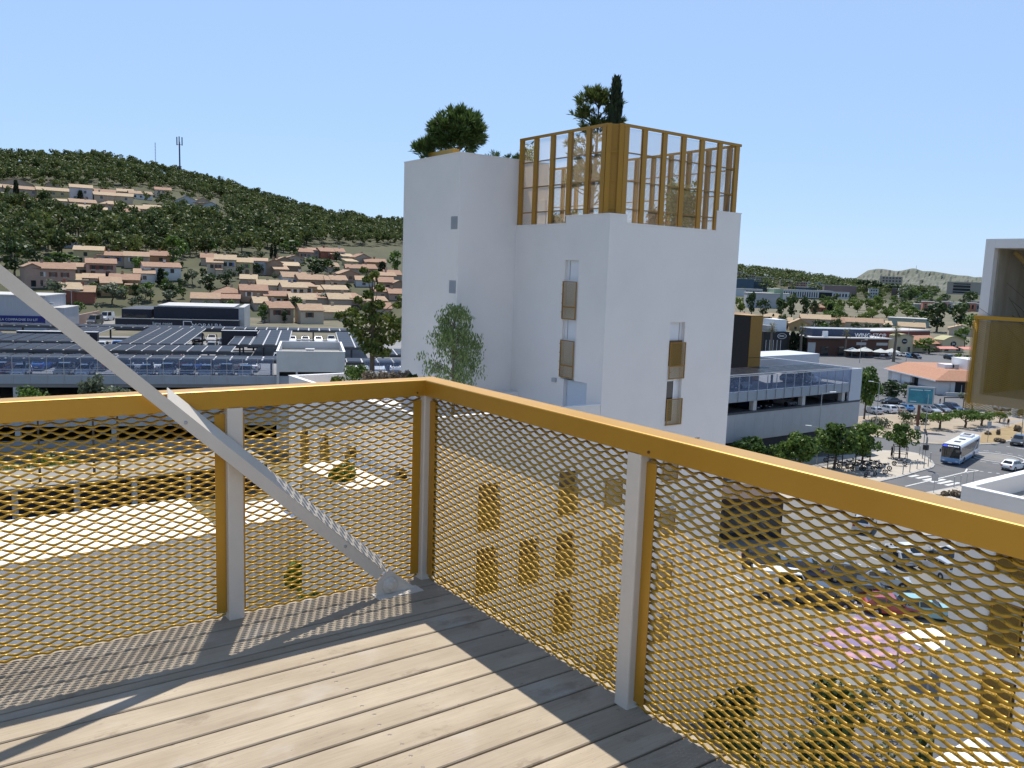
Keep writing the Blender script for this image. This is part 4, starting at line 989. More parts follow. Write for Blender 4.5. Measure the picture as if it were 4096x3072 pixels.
# glass parapet
pp = thing("glass_parapet", "glass parapet with thin grey posts along the roof of the solar car park", "railing", cp(0, -0.14, ZR-0.5), TH)
post_ = MB().box(-0.035, 0.035, -0.05, 0.05, 0, 3.42).mesh("parapet_post", mat("parapet_post", (0.40, 0.42, 0.46), 0.5, 0.2))
pane_ = MB().box(-0.9, 0.9, -0.012, 0.012, 0, 2.15).mesh("glass_pane", M_PGLASS)
fence_s = [1.34-1.97*k for k in range(18, 0, -1)]+[1.34+1.97*k for k in range(17)]+[45.0+1.97*k for k in range(9)]
for i, s_ in enumerate(fence_s):
    ob("parapet_post", post_, pp, loc=(s_, 0, 0))
    if i+1 < len(fence_s) and fence_s[i+1]-s_ < 2.1: ob("glass_pane", pane_, pp, loc=(s_+0.985, 0, 1.2))
MB().box(-35, 33.0, -0.03, 0.03, 3.42, 3.5).box(44.9, 61, -0.03, 0.03, 3.42, 3.5).build("handrail", M_PVF, pp)
for k, (a_, b_) in enumerate(((-35, 32.9), (45.0, 60.8))):
    for zz in (0.72, 1.02): MB().box(a_, b_, 2.0, 2.05, 0.5+zz, 0.56+zz).build("guard_rail", M_PVF, pp)
# solar roofs
PVC = {}
def pv(w, d):
    k = (round(w, 2), round(d, 2))
    if k not in PVC:
        m = MB(); m.box(0.03, w-0.03, 0.02, d-0.02, 0.0, 0.05)
        PVC[k] = m.mesh("solar_panel", M_PV)
    return PVC[k]
def canopy(s0, s1, n0, n1, rows, label, zt=-12.75, tilt=0.02, bay=2.1, name="solar_canopy"):
    c = thing(name, label, "solar roof", cp(s0, n0, Z(zt)-0.3), TH, "solar roofs over the car park")
    Ls, Ln = s1-s0, n1-n0
    MB().add([(0,0,0),(Ls,0,0),(Ls,Ln,Ln*tilt),(0,Ln,Ln*tilt),(0,0,0.12),(Ls,0,0.12),(Ls,Ln,Ln*tilt+0.12),(0,Ln,Ln*tilt+0.12)], [(0,3,2,1),(4,5,6,7),(0,1,5,4),(1,2,6,5),(2,3,7,6),(3,0,4,7)]).build("support_frame", M_PVF, c)
    MB().box(-0.1, Ls+0.1, -0.16, -0.004, -0.28, 0.13).build("edge_beam", M_PVS, c)
    nb = max(1, round(Ls/bay)); w = Ls/nb; d = Ln/rows
    for i in range(nb):
        for r in range(rows):
            ob("solar_panel", pv(w-0.19, d-0.06), c, loc=(i*w+0.09, r*d+0.03, 0.124+(r*d+d/2)*tilt)).rotation_euler = (math.atan(tilt), 0, 0)
    hgt = c.location.z-ZR
    pm = MB().box(-0.14, 0.14, -0.14, 0.14, -hgt, 0.0).mesh("canopy_post", M_PVS)
    for s_ in np.arange(min(2.0, Ls/2), Ls, 7.8):
        for n_ in ([Ln*0.5] if Ln < 10 else [2.5, Ln-3.5]): ob("canopy_post", pm, c, loc=(s_, n_, 0))
    return c
canopy(-32, 33.4, 2.8, 7.2, 1, "solar roof in a single line right behind the glass parapet")
canopy(-34, 26.3, 14.2, 21.8, 2, "long solar roof, second line back from the glass parapet")
canopy(-36, 1.2, 27.2, 38.6, 3, "wide solar roof below the dark blank screen wall")
canopy(-4, 1.4, 41, 55.5, 4, "short solar roof behind the wide one, beside the cars in the open lane")
canopy(8.1, 18.2, 25.2, 53.5, 8, "deep solar roof in the open middle of the car park")
canopy(-34, 47.8, 60.5, 65.5, 1, "thin far solar roof in front of the dark furniture shop")
canopy(24.6, 28.0, 26.3, 39.6, 4, "narrow solar roof beside the dark screen next to the lift building")
canopy(28.1, 34.2, 26.3, 52.3, 8, "solar roof behind the low white lift building")
canopy(42.4, 47.5, 24.0, 50.0, 8, "solar roof between the lift building and the plane tree trunk")
canopy(46.8, 54.5, 12.4, 20.0, 2, "small solar roof right behind the plane tree")
canopy(42.6, 60, 1.6, 5.8, 1, "solar roof behind the parapet right of the lift building")
for (s0, s1, n_, z0, z1, lab) in ((-10.5, 2.0, 40.2, -13.75, -12.35, "dark blank screen wall standing among the solar roofs behind the brace"), (22.2, 28.3, 41.0, -13.2, -11.75, "small dark screen wall with a pale top edge beside the solar roof")):
    q = thing("screen_wall", lab, "screen", cp(s0, n_, ZR), TH)
    MB().box(0, s1-s0, 0, 1.2, Z(z0)-ZR-1.2, Z(z1)-ZR-0.08).box(0.5, 0.8, 0.2, 0.5, 0, Z(z0)-ZR-1.2).box(s1-s0-0.8, s1-s0-0.5, 0.2, 0.5, 0, Z(z0)-ZR-1.2).build("panel", mat("night_blue_panel", (0.012, 0.014, 0.024), 0.55), q)
    MB().box(-0.05, s1-s0+0.05, -0.05, 1.25, Z(z1)-ZR-0.078, Z(z1)-ZR).build("coping", M_PVF, q)
# lift building
lb = thing("lift_building", "low white lift and stair building with a sunken roof on the car park", "building", cp(33.3, -0.4, 0), TH)
zt_ = Z(-11.35); LBW, LBD = 9.0, 15.5
m = MB(); holes_wall(m, (0, 0, 0), (1, 0, 0), (0, -1, 0), 0, LBW, 0, zt_, [(0.35, 2.5, 7.6, 10.9, 1.0), (2.75, 8.6, 8.8, 10.9, 0.8)], back=1)
m.mx(0).quad((0,LBD,0),(0,0,0),(0,0,zt_),(0,LBD,zt_)); m.quad((LBW,0,0),(LBW,LBD,0),(LBW,LBD,zt_),(LBW,0,zt_)); m.quad((LBW,LBD,0),(0,LBD,0),(0,LBD,zt_),(LBW,LBD,zt_))
t = 0.25
for a, b in (((t, t), (t, LBD-t)), ((LBW-t, LBD-t), (LBW-t, t)), ((t, LBD-t), (LBW-t, LBD-t)), ((LBW-t, t), (t, t))): m.quad((*a, zt_-1.1), (*b, zt_-1.1), (*b, zt_), (*a, zt_))
at0 = m.build("wall", [mat("lift_white", (0.62, 0.61, 0.585), 0.85, n=(0.5, (0.55, 0.54, 0.52), 0.4, 0.7)), M_DARK], lb)
MB().quad((t,t,zt_-1.09),(LBW-t,t,zt_-1.09),(LBW-t,LBD-t,zt_-1.09),(t,LBD-t,zt_-1.09)).build("roof", mat("gravel_roof", (0.27, 0.25, 0.215), 0.95, n=(0.6, (0.22, 0.205, 0.18), 0.4, 0.7)), lb)
MB().box(-0.05, LBW+0.05, -0.05, t, zt_+0.002, zt_+0.08).box(-0.05, t, t+0.002, LBD+0.05, zt_+0.002, zt_+0.08).box(LBW-t, LBW+0.05, t+0.002, LBD+0.05, zt_+0.002, zt_+0.08).box(t+0.002, LBW-t-0.002, LBD-t, LBD+0.05, zt_+0.002, zt_+0.08).build("parapet_cap", M_WCAP, lb)
MB().box(3.8, 4.9, 8.0, 9.3, zt_-1.085, zt_-0.5).box(3.7, 5.0, 7.9, 9.4, zt_-0.498, zt_-0.4).build("roof_hatch", M_PALE, lb)
for i, (a_, b_) in enumerate(((3.2, 3.8), (4.2, 5.6), (6.9, 7.9))): MB().box(a_, b_, 0.60, 0.64, 9.5, 10.2).build("sign_panel", M_PLATE, lb)
# cars on the roof
cols = ['white', 'silver', 'grey', 'black', 'white', 'dark blue', 'grey', 'black', 'red', 'silver', 'blue', 'white', 'beige']
shp = ['hatchback', 'SUV', 'estate', 'hatchback', 'saloon', 'SUV']
rc = random.Random(21)
rows_c = [(4.6, -22, 32.5, -1, "front row behind glass parapet"), (11.2, -24, 31, 1, "second row on roof deck"), (16.2, -24, 26, -1, "under the second solar roof"), (23.8, -26, 40, 1, "between second and third solar roofs"),
          (31.5, -22, 0, -1, "under the wide solar roof"), (40.0, 3, 24, 1, "in the open middle lane"), (47.5, 19.5, 27.5, -1, "beside the deep solar roof"), (57.5, -22, 46, -1, "before the far solar roof"), (30, 35.5, 41.5, -1, "behind the lift building"), (9.5, 45, 58, -1, "by the small solar roof")]
for (n_, s0, s1, hd, nm) in rows_c:
    s_ = s0; k = 0
    while s_ < s1:
        if rc.random() < 0.72 and not (SA_ < s_ < SB_ and 33 < s_ < 43.2 and n_ < 16):
            c_, h_ = rc.choice(cols), rc.choice(shp)
            hdg = CN*hd+CU*rc.uniform(-0.04, 0.04)
            car(h_, c_, cp(s_, n_+rc.uniform(-0.25, 0.25), ZR+0.002), (hdg.x, hdg.y), f"{c_} {h_} parked {ORD[k]} from the left, {nm}", "cars on the car park roof", parts=False); k += 1
        s_ += 2.55
# ================================================================ shops behind the car park
ZS = 9.4
M_NAVY = mat("navy_cladding", (0.010, 0.013, 0.026), 0.5, n=(0.4, (0.014, 0.018, 0.034), 0.4, 0.7))
M_LETTER = mat("white_letters", (0.78, 0.78, 0.78), 0.5)
def shop(label, s, n, name="shop"): return thing(name, label, "shop", cp(s, n, ZS), TH)
fs = shop("flat dark navy furniture shop with white lettering behind the solar roofs", -5.2, 88.0, "furniture_shop")
zr = lambda r: Z(r)-ZS
MB().box(0, 26.6, 0, 22, 0, zr(-13.0)).build("wall", M_NAVY, fs)
MB().box(7.6, 26.3, 3.5, 21.8, zr(-13.0)+0.002, zr(-10.3)).build("upper_storey", M_NAVY, fs)
MB().box(-0.1, 26.7, -0.12, 0.1, zr(-13.0)+0.004, zr(-13.0)+0.16).box(8.2, 25.2, 4.2, 21.2, zr(-10.3)+0.002, zr(-10.3)+0.3).build("coping", M_PALE, fs)
MB().box(0.6, 7.0, 4.0, 21, zr(-13.0)+0.002, zr(-11.0)).build("side_block", M_NAVY, fs)
MB().box(0.9, 6.0, 3.96, 3.998, zr(-13.0)+0.1, zr(-12.1)).build("window", M_GLASS, fs)
MB().box(26.32, 27.6, 3.2, 21.9, 0, zr(-10.0)).build("side_wall", M_PALE, fs)
text("lettering", "ligne roset", 1.0, (10.0, -0.06, zr(-13.95)), (PI/2, 0, 0), M_LETTER, fs, align='CENTER')
text("lettering", "Cinna", 1.0, (9.0, -0.06, zr(-15.0)), (PI/2, 0, 0), M_LETTER, fs, align='CENTER')
text("lettering", "MOBALPA", 1.5, (19.6, -0.06, zr(-14.35)), (PI/2, 0, 0), M_LETTER, fs, align='CENTER')
lg = MB(); lg.box(14.4, 14.6, -0.1, -0.05, zr(-15.0), zr(-13.25)); lg.box(14.6, 16.3, -0.1, -0.05, zr(-13.42), zr(-13.25)); lg.box(16.12, 16.3, -0.1, -0.05, zr(-13.75), zr(-13.42)); lg.box(14.6, 15.1, -0.1, -0.05, zr(-15.0), zr(-14.83))
lg.build("logo", M_LETTER, fs)
bs = shop("long pale grey bed shop with a blue sign behind the brace", -51.3, 84.0, "bed_shop")
MB().box(0, 33.0, 0, 16, 0, zr(-8.35)).build("wall", mat("ribbed_metal_wall", (0.44, 0.45, 0.48), 0.5, n=(1.2, (0.40, 0.41, 0.44), 0.45, 0.55, (12, 1, 0.2))), bs)
MB().box(-0.1, 33.15, -0.15, 16.1, zr(-8.35)+0.002, zr(-8.35)+0.28).build("coping", M_PALE, bs)
MB().box(33.02, 36.0, 3, 15, 0, zr(-11.0)).build("annex", mat("ribbed_metal_wall", (0, 0, 0)), bs)
MB().box(32.9, 36.1, 2.9, 15.1, zr(-11.0)+0.002, zr(-11.0)+0.2).build("coping", M_PALE, bs)
MB().box(24.2, 33.0, -0.2, -0.004, zr(-14.25), zr(-12.55)).build("sign_board", mat("royal_blue_sign", (0.012, 0.02, 0.16), 0.4), bs)
text("lettering", "LA COMPAGNIE DU LIT", 0.70, (27.9, -0.23, zr(-13.4)), (PI/2, 0, 0), M_LETTER, bs, align='CENTER')
MB().box(0, 23.4, -3.2, -0.004, zr(-12.9), zr(-12.5)).build("entrance_canopy", M_PALE, bs)
m = MB()
for k in range(8): m.box(4+2*k, 5.8+2*k, -0.06, -0.003, zr(-15.2), zr(-13.0))
m.build("shop_window", M_GLASS, bs)
MB().lathe([(0.55, -0.2), (0.6, 0), (0.5, 0.2), (0.0001, 0.22)], n=14).build("satellite_dish", M_STEEL, bs, loc=(33.4, 3.0, zr(-9.9)))
# street with vans, hedge, walls and lamps beside the furniture shop
rd = MB(); rd.add([cp(-19.5, 60, ZS+0.05), cp(-8.2, 60, ZS+0.05), cp(-10.5, 150, ZS+0.05), cp(-18.5, 150, ZS+0.05)], [(0,1,2,3)])
rd.build("side_street", mat("worn_asphalt", (0.21, 0.195, 0.18), 0.9, n=(0.3, (0.25, 0.235, 0.215), 0.4, 0.7)), kind="structure")
hdg = -CN
car('van', 'grey', cp(-13.0, 104, ZS+0.07), (hdg.x-0.25, hdg.y), "dark grey van with windows parked in the side street by the pink wall", "vans in the side street")
car('van', 'white', cp(-13.6, 119, ZS+0.07), (hdg.x-0.25, hdg.y), "tall white van parked behind the grey van in the side street", "vans in the side street")
pw = thing("garden_wall", "pinkish garden wall beside the parked grey van", "wall", cp(-16.2, 88, ZS), TH); MB().box(-0.2, 0.2, 0, 34, -1, 2.4).build("wall", MW['pink'], pw)
pw = thing("street_wall", "pale pink street wall behind the white van", "wall", cp(-8.6, 122, ZS), TH); MB().box(0, 9, 0, 0.3, -1, 2.0).build("wall", MW['pink'], pw)
def street_lamp(label, loc, h, arms, group="street lamps"):
    l = thing("street_lamp", label, "street lamp", loc, 0, group)
    MB().tube((0, 0, 0), (0, 0, 1.0), 0.11, 0.10, 8).tube((0, 0, 1.0), (0, 0, h), 0.08, 0.05, 8).build("pole", M_LP, l)
    for a, zz in arms:
        c_, s_ = math.cos(a), math.sin(a)
        MB().tube((0, 0, zz-0.15), (c_*1.3, s_*1.3, zz+0.1), 0.035, 0.03, 6).build("arm", M_LP, l)
        MB().obox((c_*1.1-s_*0.14, s_*1.1+c_*0.14, zz+0.05), (c_*0.85, s_*0.85, 0.05), (s_*0.28, -c_*0.28, 0), (0, 0, 0.1)).build("lamp_head", M_WCAP, l)
    return l
M_LP = mat("lamp_pole_paint", (0.42, 0.43, 0.42), 0.5, 0.2)
ca = math.atan2(-CU.y, -CU.x)
street_lamp("tall double-armed lamp beside the hedge and the pink wall", cp(-17.3, 101, ZS), 8.2, ((ca, 8.2), (ca+PI, 8.2)))
street_lamp("lower single lamp between the hedge and the double-armed lamp", cp(-22.5, 98, ZS), 6.0, ((ca+PI, 6.0),))
# ================================================================ car park with solar roofs, to the right
def q5(x, y): return 3450+x/2.553, 1400+y/2.553          # crops of the photograph
def q4(x, y): return 2850+x/2.5529, 1350+y/2.5529
def q2(x, y): return 2900+x/3.3185, 1000+y/3.3185
def q3(x, y): return 3450+x/3.0170, 950+y/3.0170
YC = 72.0; XC0, XC1 = 60.0, 118.8
rcp = thing("car_park", "two-storey car park with grey panel wall and glass parapet right of the white block", "car park", (XC1, YC, 0))
def rp(x0, x1, y0, y1, z0, z1): return MB().box(x0-XC1, x1-XC1, y0-YC, y1-YC, z0, z1)
ZP = Z(-14.9)
rp(XC0, XC1, YC, 100, ZP-0.9, ZP).build("roof_deck", mat("deck_asphalt", (0, 0, 0)), rcp)
for k in range(28):
    xa = XC1-2.1*(k+1)
    rp(xa+0.008, xa+2.092, YC-0.10, YC-0.006, Z(-21.5), Z(-17.72)).build("wall_panel", mat("grey_panel", (0.40, 0.405, 0.41), 0.6, n=(0.5, (0.365, 0.37, 0.375), 0.4, 0.7)), rcp)
rp(XC0, XC1, YC, YC+0.3, Z(-21.5), Z(-17.75)).build("wall", M_CONC, rcp)
rp(XC0, XC1+0.05, YC-0.14, YC+0.35, Z(-17.715), Z(-17.45)).build("dark_coping", M_PVS, rcp)
rp(XC0, XC1-0.3, YC+0.5, YC+0.8, 0, Z(-21.52)).build("base_wall", mat("navy_base", (0.02, 0.024, 0.035), 0.7), rcp)
rp(XC0, XC1, YC+0.31, 100, Z(-19.0), Z(-18.2)).build("floor_slab", M_CONC, rcp)
rp(XC0, XC1, 90, 90.3, Z(-18.19), ZP-0.91).build("back_wall", M_DARK, rcp)  # black colour paints the shaded interior of the open floor
rp(XC0, XC1-3.1, YC-0.08, YC+0.1, ZP-1.15, ZP+0.25).build("spandrel_panel", M_SPAN, rcp)
rp(XC1-3.05, XC1, YC-0.1, YC+0.3, Z(-17.44), Z(-12.55)).build("end_wall", mat("pale_blue_wall", (0.50, 0.53, 0.58), 0.7), rcp)
rp(XC1-0.3, XC1, YC+0.302, 100, 0, Z(-12.6)).build("side_wall", mat("pale_blue_wall", (0, 0, 0)), rcp)
for x in (80.9, 93.6, 104.6, 114.5): rp(x-0.35, x+0.35, YC+0.05, YC+0.75, Z(-17.44), ZP-0.905).build("column", M_PALE, rcp)
for x in (86.5, 108.9): rp(x-0.35, x+0.35, YC+5, YC+5.6, Z(-18.19), ZP-0.905).build("column", mat("rust_brown", (0.16, 0.06, 0.025), 0.7), rcp)
# far wing of the car park
rp(XC1+0.02, XC1+20, 93, 100, 0, Z(-12.9)).build("back_wing", mat("pale_blue_wall", (0, 0, 0)), rcp)
pp2 = thing("glass_parapet", "glass parapet with thin grey posts along the roof of the car park on the right", "railing", (XC1-3.05, YC-0.16, ZP-1.1))
gp2 = MB().box(-0.97, 0.97, -0.012, 0.012, 0, 2.05).mesh("glass_pane", M_PGLASS)
p2_ = MB().box(-0.035, 0.035, -0.05, 0.05, 0, 3.4).mesh("parapet_post", mat("parapet_post", (0, 0, 0)))
for k in range(17):
    ob("parapet_post", p2_, pp2, loc=(-2.0*k-0.05, 0, 0)); ob("glass_pane", gp2, pp2, loc=(-2.0*k-1.05, 0, 1.3))
MB().box(-34.2, 0, -0.03, 0.03, 3.4, 3.5).build("handrail", M_PVF, pp2)
def canopy2(x0, x1, y0, y1, rows, label, zt=-12.35):
    c = thing("solar_canopy", label, "solar roof", (x0, y0, Z(zt)-0.3), 0, "solar roofs over the car park")
    Lx, Ly = x1-x0, y1-y0
    MB().box(0, Lx, 0, Ly, 0, 0.12).build("support_frame", M_PVF, c)
    nb = max(1, round(Lx/4.2)); w = Lx/nb; d = Ly/rows
    for i in range(nb):
        for r in range(rows): ob("solar_panel", pv(w-0.06, d-0.30), c, loc=(i*w+0.03, r*d+0.15, 0.124))
    pm = MB().box(-0.12, 0.12, -0.12, 0.12, -(c.location.z-ZP), 0).mesh("canopy_post", M_PVS)
    for x in np.arange(2, Lx, 8.0):
        for y in (1.2, Ly-1.2): ob("canopy_post", pm, c, loc=(x, y, 0))
canopy2(82, 115.3, 73.2, 79.2, 5, "long solar roof right behind the parapet of the car park on the right")
canopy2(100, 117, 86.5, 92, 4, "second solar roof further back beside the gold lift tower")
gt = thing("lift_tower", "gold and dark brown lift tower rising from the car park on the right", "tower", (102.2, 80.6, ZP))
ht = Z(-5.0)-ZP
MB().box(0, 2.9, 0, 3.6, 0, ht).build("dark_wall", mat("brown_black_cladding", (0.012, 0.008, 0.006), 0.7), gt)
MG = mat("gold_perforated", (0.34, 0.175, 0.02), 0.5, 0.2, n=(30, (0.22, 0.11, 0.012), 0.4, 0.6))
for z0, z1 in ((0.05, 3.55), (3.62, ht-0.05)): MB().box(0.05, 2.85, -0.06, -0.004, z0, z1).build("gold_panel", MG, gt)
MB().box(-0.05, 2.95, -0.1, 3.65, ht+0.002, ht+0.08).build("coping", M_GOLD, gt)
# white guard rails round the ramp behind
gr = thing("ramp_railing", "white tubular guard rail round the ramp on the right car park roof", "railing", (100, 97, ZP))
def grail(a, b, n):
    a, b = Vector(a), Vector(b)
    for z in (0.5, 1.0): MB().tube(a+Vector((0, 0, z)), b+Vector((0, 0, z)), 0.04, n=6).build("rail", M_WCAP, gr)
    for k in range(n+1):
        p = a+(b-a)*k/n; MB().tube(p, p+Vector((0, 0, 1.02)), 0.035, n=6).build("upright", M_WCAP, gr)
grail((0, 1, 0.4), (18, 2, 0.4), 9); grail((18, 2, 0.4), (26, -4, 0.2), 6)
MB().box(0, 24, 0.5, 8, -0.5, 0.35).build("ramp_slab", M_PALE, gr)
rc = random.Random(5)
for i, (x, y, c_, h_) in enumerate(((87, 77, 'white', 'SUV'), (91.8, 76.3, 'dark blue', 'hatchback'), (94.6, 76.3, 'silver', 'hatchback'), (108.2, 76.2, 'black', 'estate'), (110.9, 76.4, 'white', 'SUV'), (84.5, 76.4, 'silver', 'saloon'))):
    car(h_, c_, (x, y, ZP+0.002), (0.1, -1), f"{c_} {h_} behind the right parapet, {ORD[i]} from the white block, parked", "cars on the right car park", parts=False)
for i, (x, c_) in enumerate(((84, 'black'), (90, 'white'), (98, 'dark blue'), (100.6, 'black'), (106.3, 'silver'))):
    car('hatchback', c_, (x, 77, Z(-18.18)), (0.05, -1), f"{c_} hatchback parked on the open lower floor, {ORD[i]} from the white block", "cars on the lower floor", parts=False)

# ================================================================ street, island and verge (from points on the ground)
def sheet(name, pts, z, m, kerb=None, inset=0.35):
    P = [gnd(*p) for p in pts]; n = len(P)
    a = sum(P[i].x*P[(i+1) % n].y-P[(i+1) % n].x*P[i].y for i in range(n))
    if a < 0: P = P[::-1]
    if kerb is not None:
        MB().prism([(p.x, p.y) for p in P], -0.05, kerb).build(name.split('_')[0]+"_kerb", M_KERB, kind="structure")
        Q = []
        for i in range(n):
            e0 = (P[i]-P[i-1]); e1 = (P[(i+1) % n]-P[i]); n0 = Vector((-e0.y, e0.x, 0)).normalized(); n1 = Vector((-e1.y, e1.x, 0)).normalized()
            b = (n0+n1); b = b/max(0.5, b.length_squared)*2 if b.length > 1e-4 else n0
            Q.append(P[i]+b*inset)
        P = Q; z = kerb+0.004
    o = MB().add([(p.x, p.y, z) for p in P], [tuple(range(n))]).build(name, m, kind="structure"); return P
M_KERB = mat("kerb_stone", (0.38, 0.37, 0.35), 0.9)
M_PAVE = mat("beige_paving", (0.46, 0.41, 0.345), 0.9, n=(0.5, (0.40, 0.355, 0.295), 0.4, 0.7))
M_DIRT = mat("sandy_dirt", (0.37, 0.30, 0.22), 0.95, n=(0.22, (0.29, 0.23, 0.16), 0.35, 0.7))
M_STRAW = mat("dry_grass_ground", (0.34, 0.245, 0.12), 0.95, n=(0.5, (0.25, 0.18, 0.09), 0.35, 0.7))
M_LINE = mat("road_paint", (0.62, 0.62, 0.60), 0.8, n=(2.0, (0.40, 0.40, 0.40), 0.45, 0.75))
M_PATH = mat("grey_path", (0.30, 0.27, 0.24), 0.9, n=(0.4, (0.26, 0.235, 0.205), 0.4, 0.7))
# one asphalt sheet carries the road, the near car park and the far car parks
MB().add([(30, -20, 0.02), (330, -20, 0.02), (330, 190, 0.02), (120, 190, 0.02), (118, 71, 0.02), (30, 71, 0.02)], [(0,1,2,3,4,5)]).build("road", M_ASPH, kind="structure")
island = [q5(*p) for p in ((-900, 1130), (-300, 1090), (0, 1062), (210, 1030), (440, 1038), (560, 1060), (650, 1095), (715, 1140), (738, 1180), (722, 1205), (660, 1225), (560, 1252), (400, 1300), (200, 1345), (-200, 1440), (-900, 1560))]
sheet("island_pavement", island, 0, M_PAVE, kerb=0.12)
verge = [q5(*p) for p in ((-500, 830), (150, 895), (480, 945), (700, 962), (950, 968), (1200, 970), (1380, 962), (1480, 940), (1800, 880), (1800, 660), (1500, 690), (1330, 640), (1000, 640), (700, 652), (400, 655), (0, 680), (-500, 700))]
sheet("verge_ground", verge, 0, M_DIRT, kerb=0.12)
sheet("verge_path", [q5(*p) for p in ((505, 932), (700, 945), (850, 935), (1180, 858), (1500, 770), (1780, 690), (1780, 668), (1500, 735), (1180, 800), (850, 838), (600, 862))], 0.128, M_PATH)
sheet("verge_grass_ground", [q5(*p) for p in ((1195, 958), (1375, 950), (1475, 925), (1790, 865), (1790, 700), (1500, 785), (1220, 862))], 0.128, M_STRAW)
near_pave = [q5(*p) for p in ((600, 1470), (800, 1430), (1000, 1392), (1160, 1345), (1300, 1310), (1500, 1285), (1900, 1240), (1900, 1900), (600, 1900))]
sheet("sidewalk", near_pave, 0, M_PAVE, kerb=0.12)
def stripe(name, a, b, w, m=M_LINE, z=0.028):
    A, B = gnd(*a), gnd(*b); d = (B-A).normalized(); n = Vector((-d.y, d.x, 0))*w/2
    return MB().add([(p.x, p.y, z) for p in (A-n, B-n, B+n, A+n)], [(0,1,2,3)]).build(name, m, kind="structure")
for a, b in (((480, 1296), (565, 1280)), ((552, 1312), (688, 1290)), ((625, 1333), (762, 1304)), ((700, 1350), (840, 1322)), ((775, 1366), (915, 1338)), ((852, 1384), (990, 1356))):
    stripe("zebra_stripe", q5(*a), q5(*b), 0.55)
for a, b in (((438, 1394), (800, 1308)), ((800, 1308), (1050, 1248)), ((1050, 1248), (1068, 1215)), ((1070, 1216), (1190, 1232)), ((1058, 1250), (1190, 1232)), ((1198, 1239), (1235, 1243)), ((1280, 1251), (1318, 1254)), ((1365, 1260), (1400, 1263)), ((1450, 1270), (1492, 1274)), ((1470, 985), (1510, 990)), ((1560, 1000), (1649, 1012))):
    stripe("road_marking", q5(*a), q5(*b), 0.22)
cR = gnd(*q5(1372, 1100)); ringm = MB(); NN = 40
for r0, r1 in ((3.5, 3.75), (5.1, 5.25)):
    for k in range(NN):
        if r0 > 5 and k % 2: continue
        a0, a1 = 2*PI*k/NN, 2*PI*(k+1)/NN
        ringm.add([(cR.x+r*math.cos(a), cR.y+r*math.sin(a), 0.028) for r, a in ((r0, a0), (r1, a0), (r1, a1), (r0, a1))], [(0,1,2,3)])
ringm.build("roundabout_marking", M_LINE, kind="structure")
MB().add([(cR.x+2.9*math.cos(a), cR.y+2.9*math.sin(a), 0.026) for a in np.linspace(0, 2*PI, 28, endpoint=False)], [tuple(range(28))]).build("roundabout_surface", mat("worn_asphalt", (0, 0, 0)), kind="structure")

# ---- bus
M_BUSB = mat("bus_blue", (0.16, 0.36, 0.62), 0.3, coat=0.8); M_BUSW = mat("bus_white", (0.78, 0.79, 0.80), 0.35, coat=0.5)
pf = (gnd(*q5(795, 1165))+gnd(*q5(985, 1180)))/2; pr = gnd(*q5(1180, 1060))
bd = Vector((11.6, 2.8, 0)).normalized()                    # towards the tail
bus = thing("bus", "white and blue city bus with dark windows turning at the small roundabout", "bus", pf, math.atan2(bd.y, bd.x))
LB, WB, HB = 12.0, 2.5, 3.05
def bx(name, mats, *bb):
    m = MB()
    for b in bb: m.box(*b)
    return m.build(name, mats, bus)
m = MB(); e = 0.12
sec = [(-WB/2, 0.35), (-WB/2, 2.75), (-WB/2+e, HB-0.08), (-WB/2+0.35, HB), (WB/2-0.35, HB), (WB/2-e, HB-0.08), (WB/2, 2.75), (WB/2, 0.35)]
xs5 = [(0.12, 0.93), (0.0, 1.0), (LB-0.1, 1.0), (LB, 0.95)]
n = 8
m.add([(x, y*s_, 0.35+(z-0.35)*(1 if s_ == 1 else 0.985)) for x, s_ in xs5 for y, z in sec], [(i*n+j, (i+1)*n+j, (i+1)*n+(j+1) % n, i*n+(j+1) % n) for i in range(3) for j in range(n)]+[tuple(range(n)), tuple(range(4*n-1, 3*n-1, -1))])
m.v = [(x-(0.10 if x < 0.13 else 0), y, z) for x, y, z in m.v]
m.f = [f[::-1] for f in m.f]
m.build("body", M_BUSW, bus)
bx("windscreen", M_CARGL, (-0.05, 0.02, -1.17, 1.17, 1.05, 2.55)); bx("destination_display", mat("display_black", (0.01, 0.012, 0.02), 0.2), (-0.06, 0.02, -1.15, 1.15, 2.56, 2.90))
led = MB(); led.box(-0.075, -0.061, 0.55, 1.08, 2.62, 2.84)
led.build("route_number", mat("blue_led", (0.05, 0.08, 0.6), 0.4, emit=((0.05, 0.09, 0.9), 1.2)), bus)
for k, (y0, y1) in enumerate(((0.30, 0.48), (0.10, 0.26), (-0.06, 0.06), (-0.22, -0.10), (-0.44, -0.30), (-0.62, -0.48), (-0.76, -0.66), (-0.98, -0.82))):
    bx("display_letter", mat("white_led", (0.6, 0.65, 0.7), 0.4, emit=((0.8, 0.85, 1.0), 0.7)), (-0.075, -0.061, y0, y1, 2.66, 2.80))
bx("front_apron", M_BUSB, (-0.07, 0.02, -1.22, 1.22, 0.38, 1.04)); bx("bumper", mat("bus_navy", (0.02, 0.06, 0.16), 0.4), (-0.09, 0.03, -1.2, 1.2, 0.25, 0.45))
for y in (-1.0, 0.7): bx("headlight", M_LAMP, (-0.10, -0.071, y, y+0.3, 0.52, 0.68))
bx("number_plate", M_PLATE, (-0.105, -0.091, -0.26, 0.26, 0.30, 0.42))
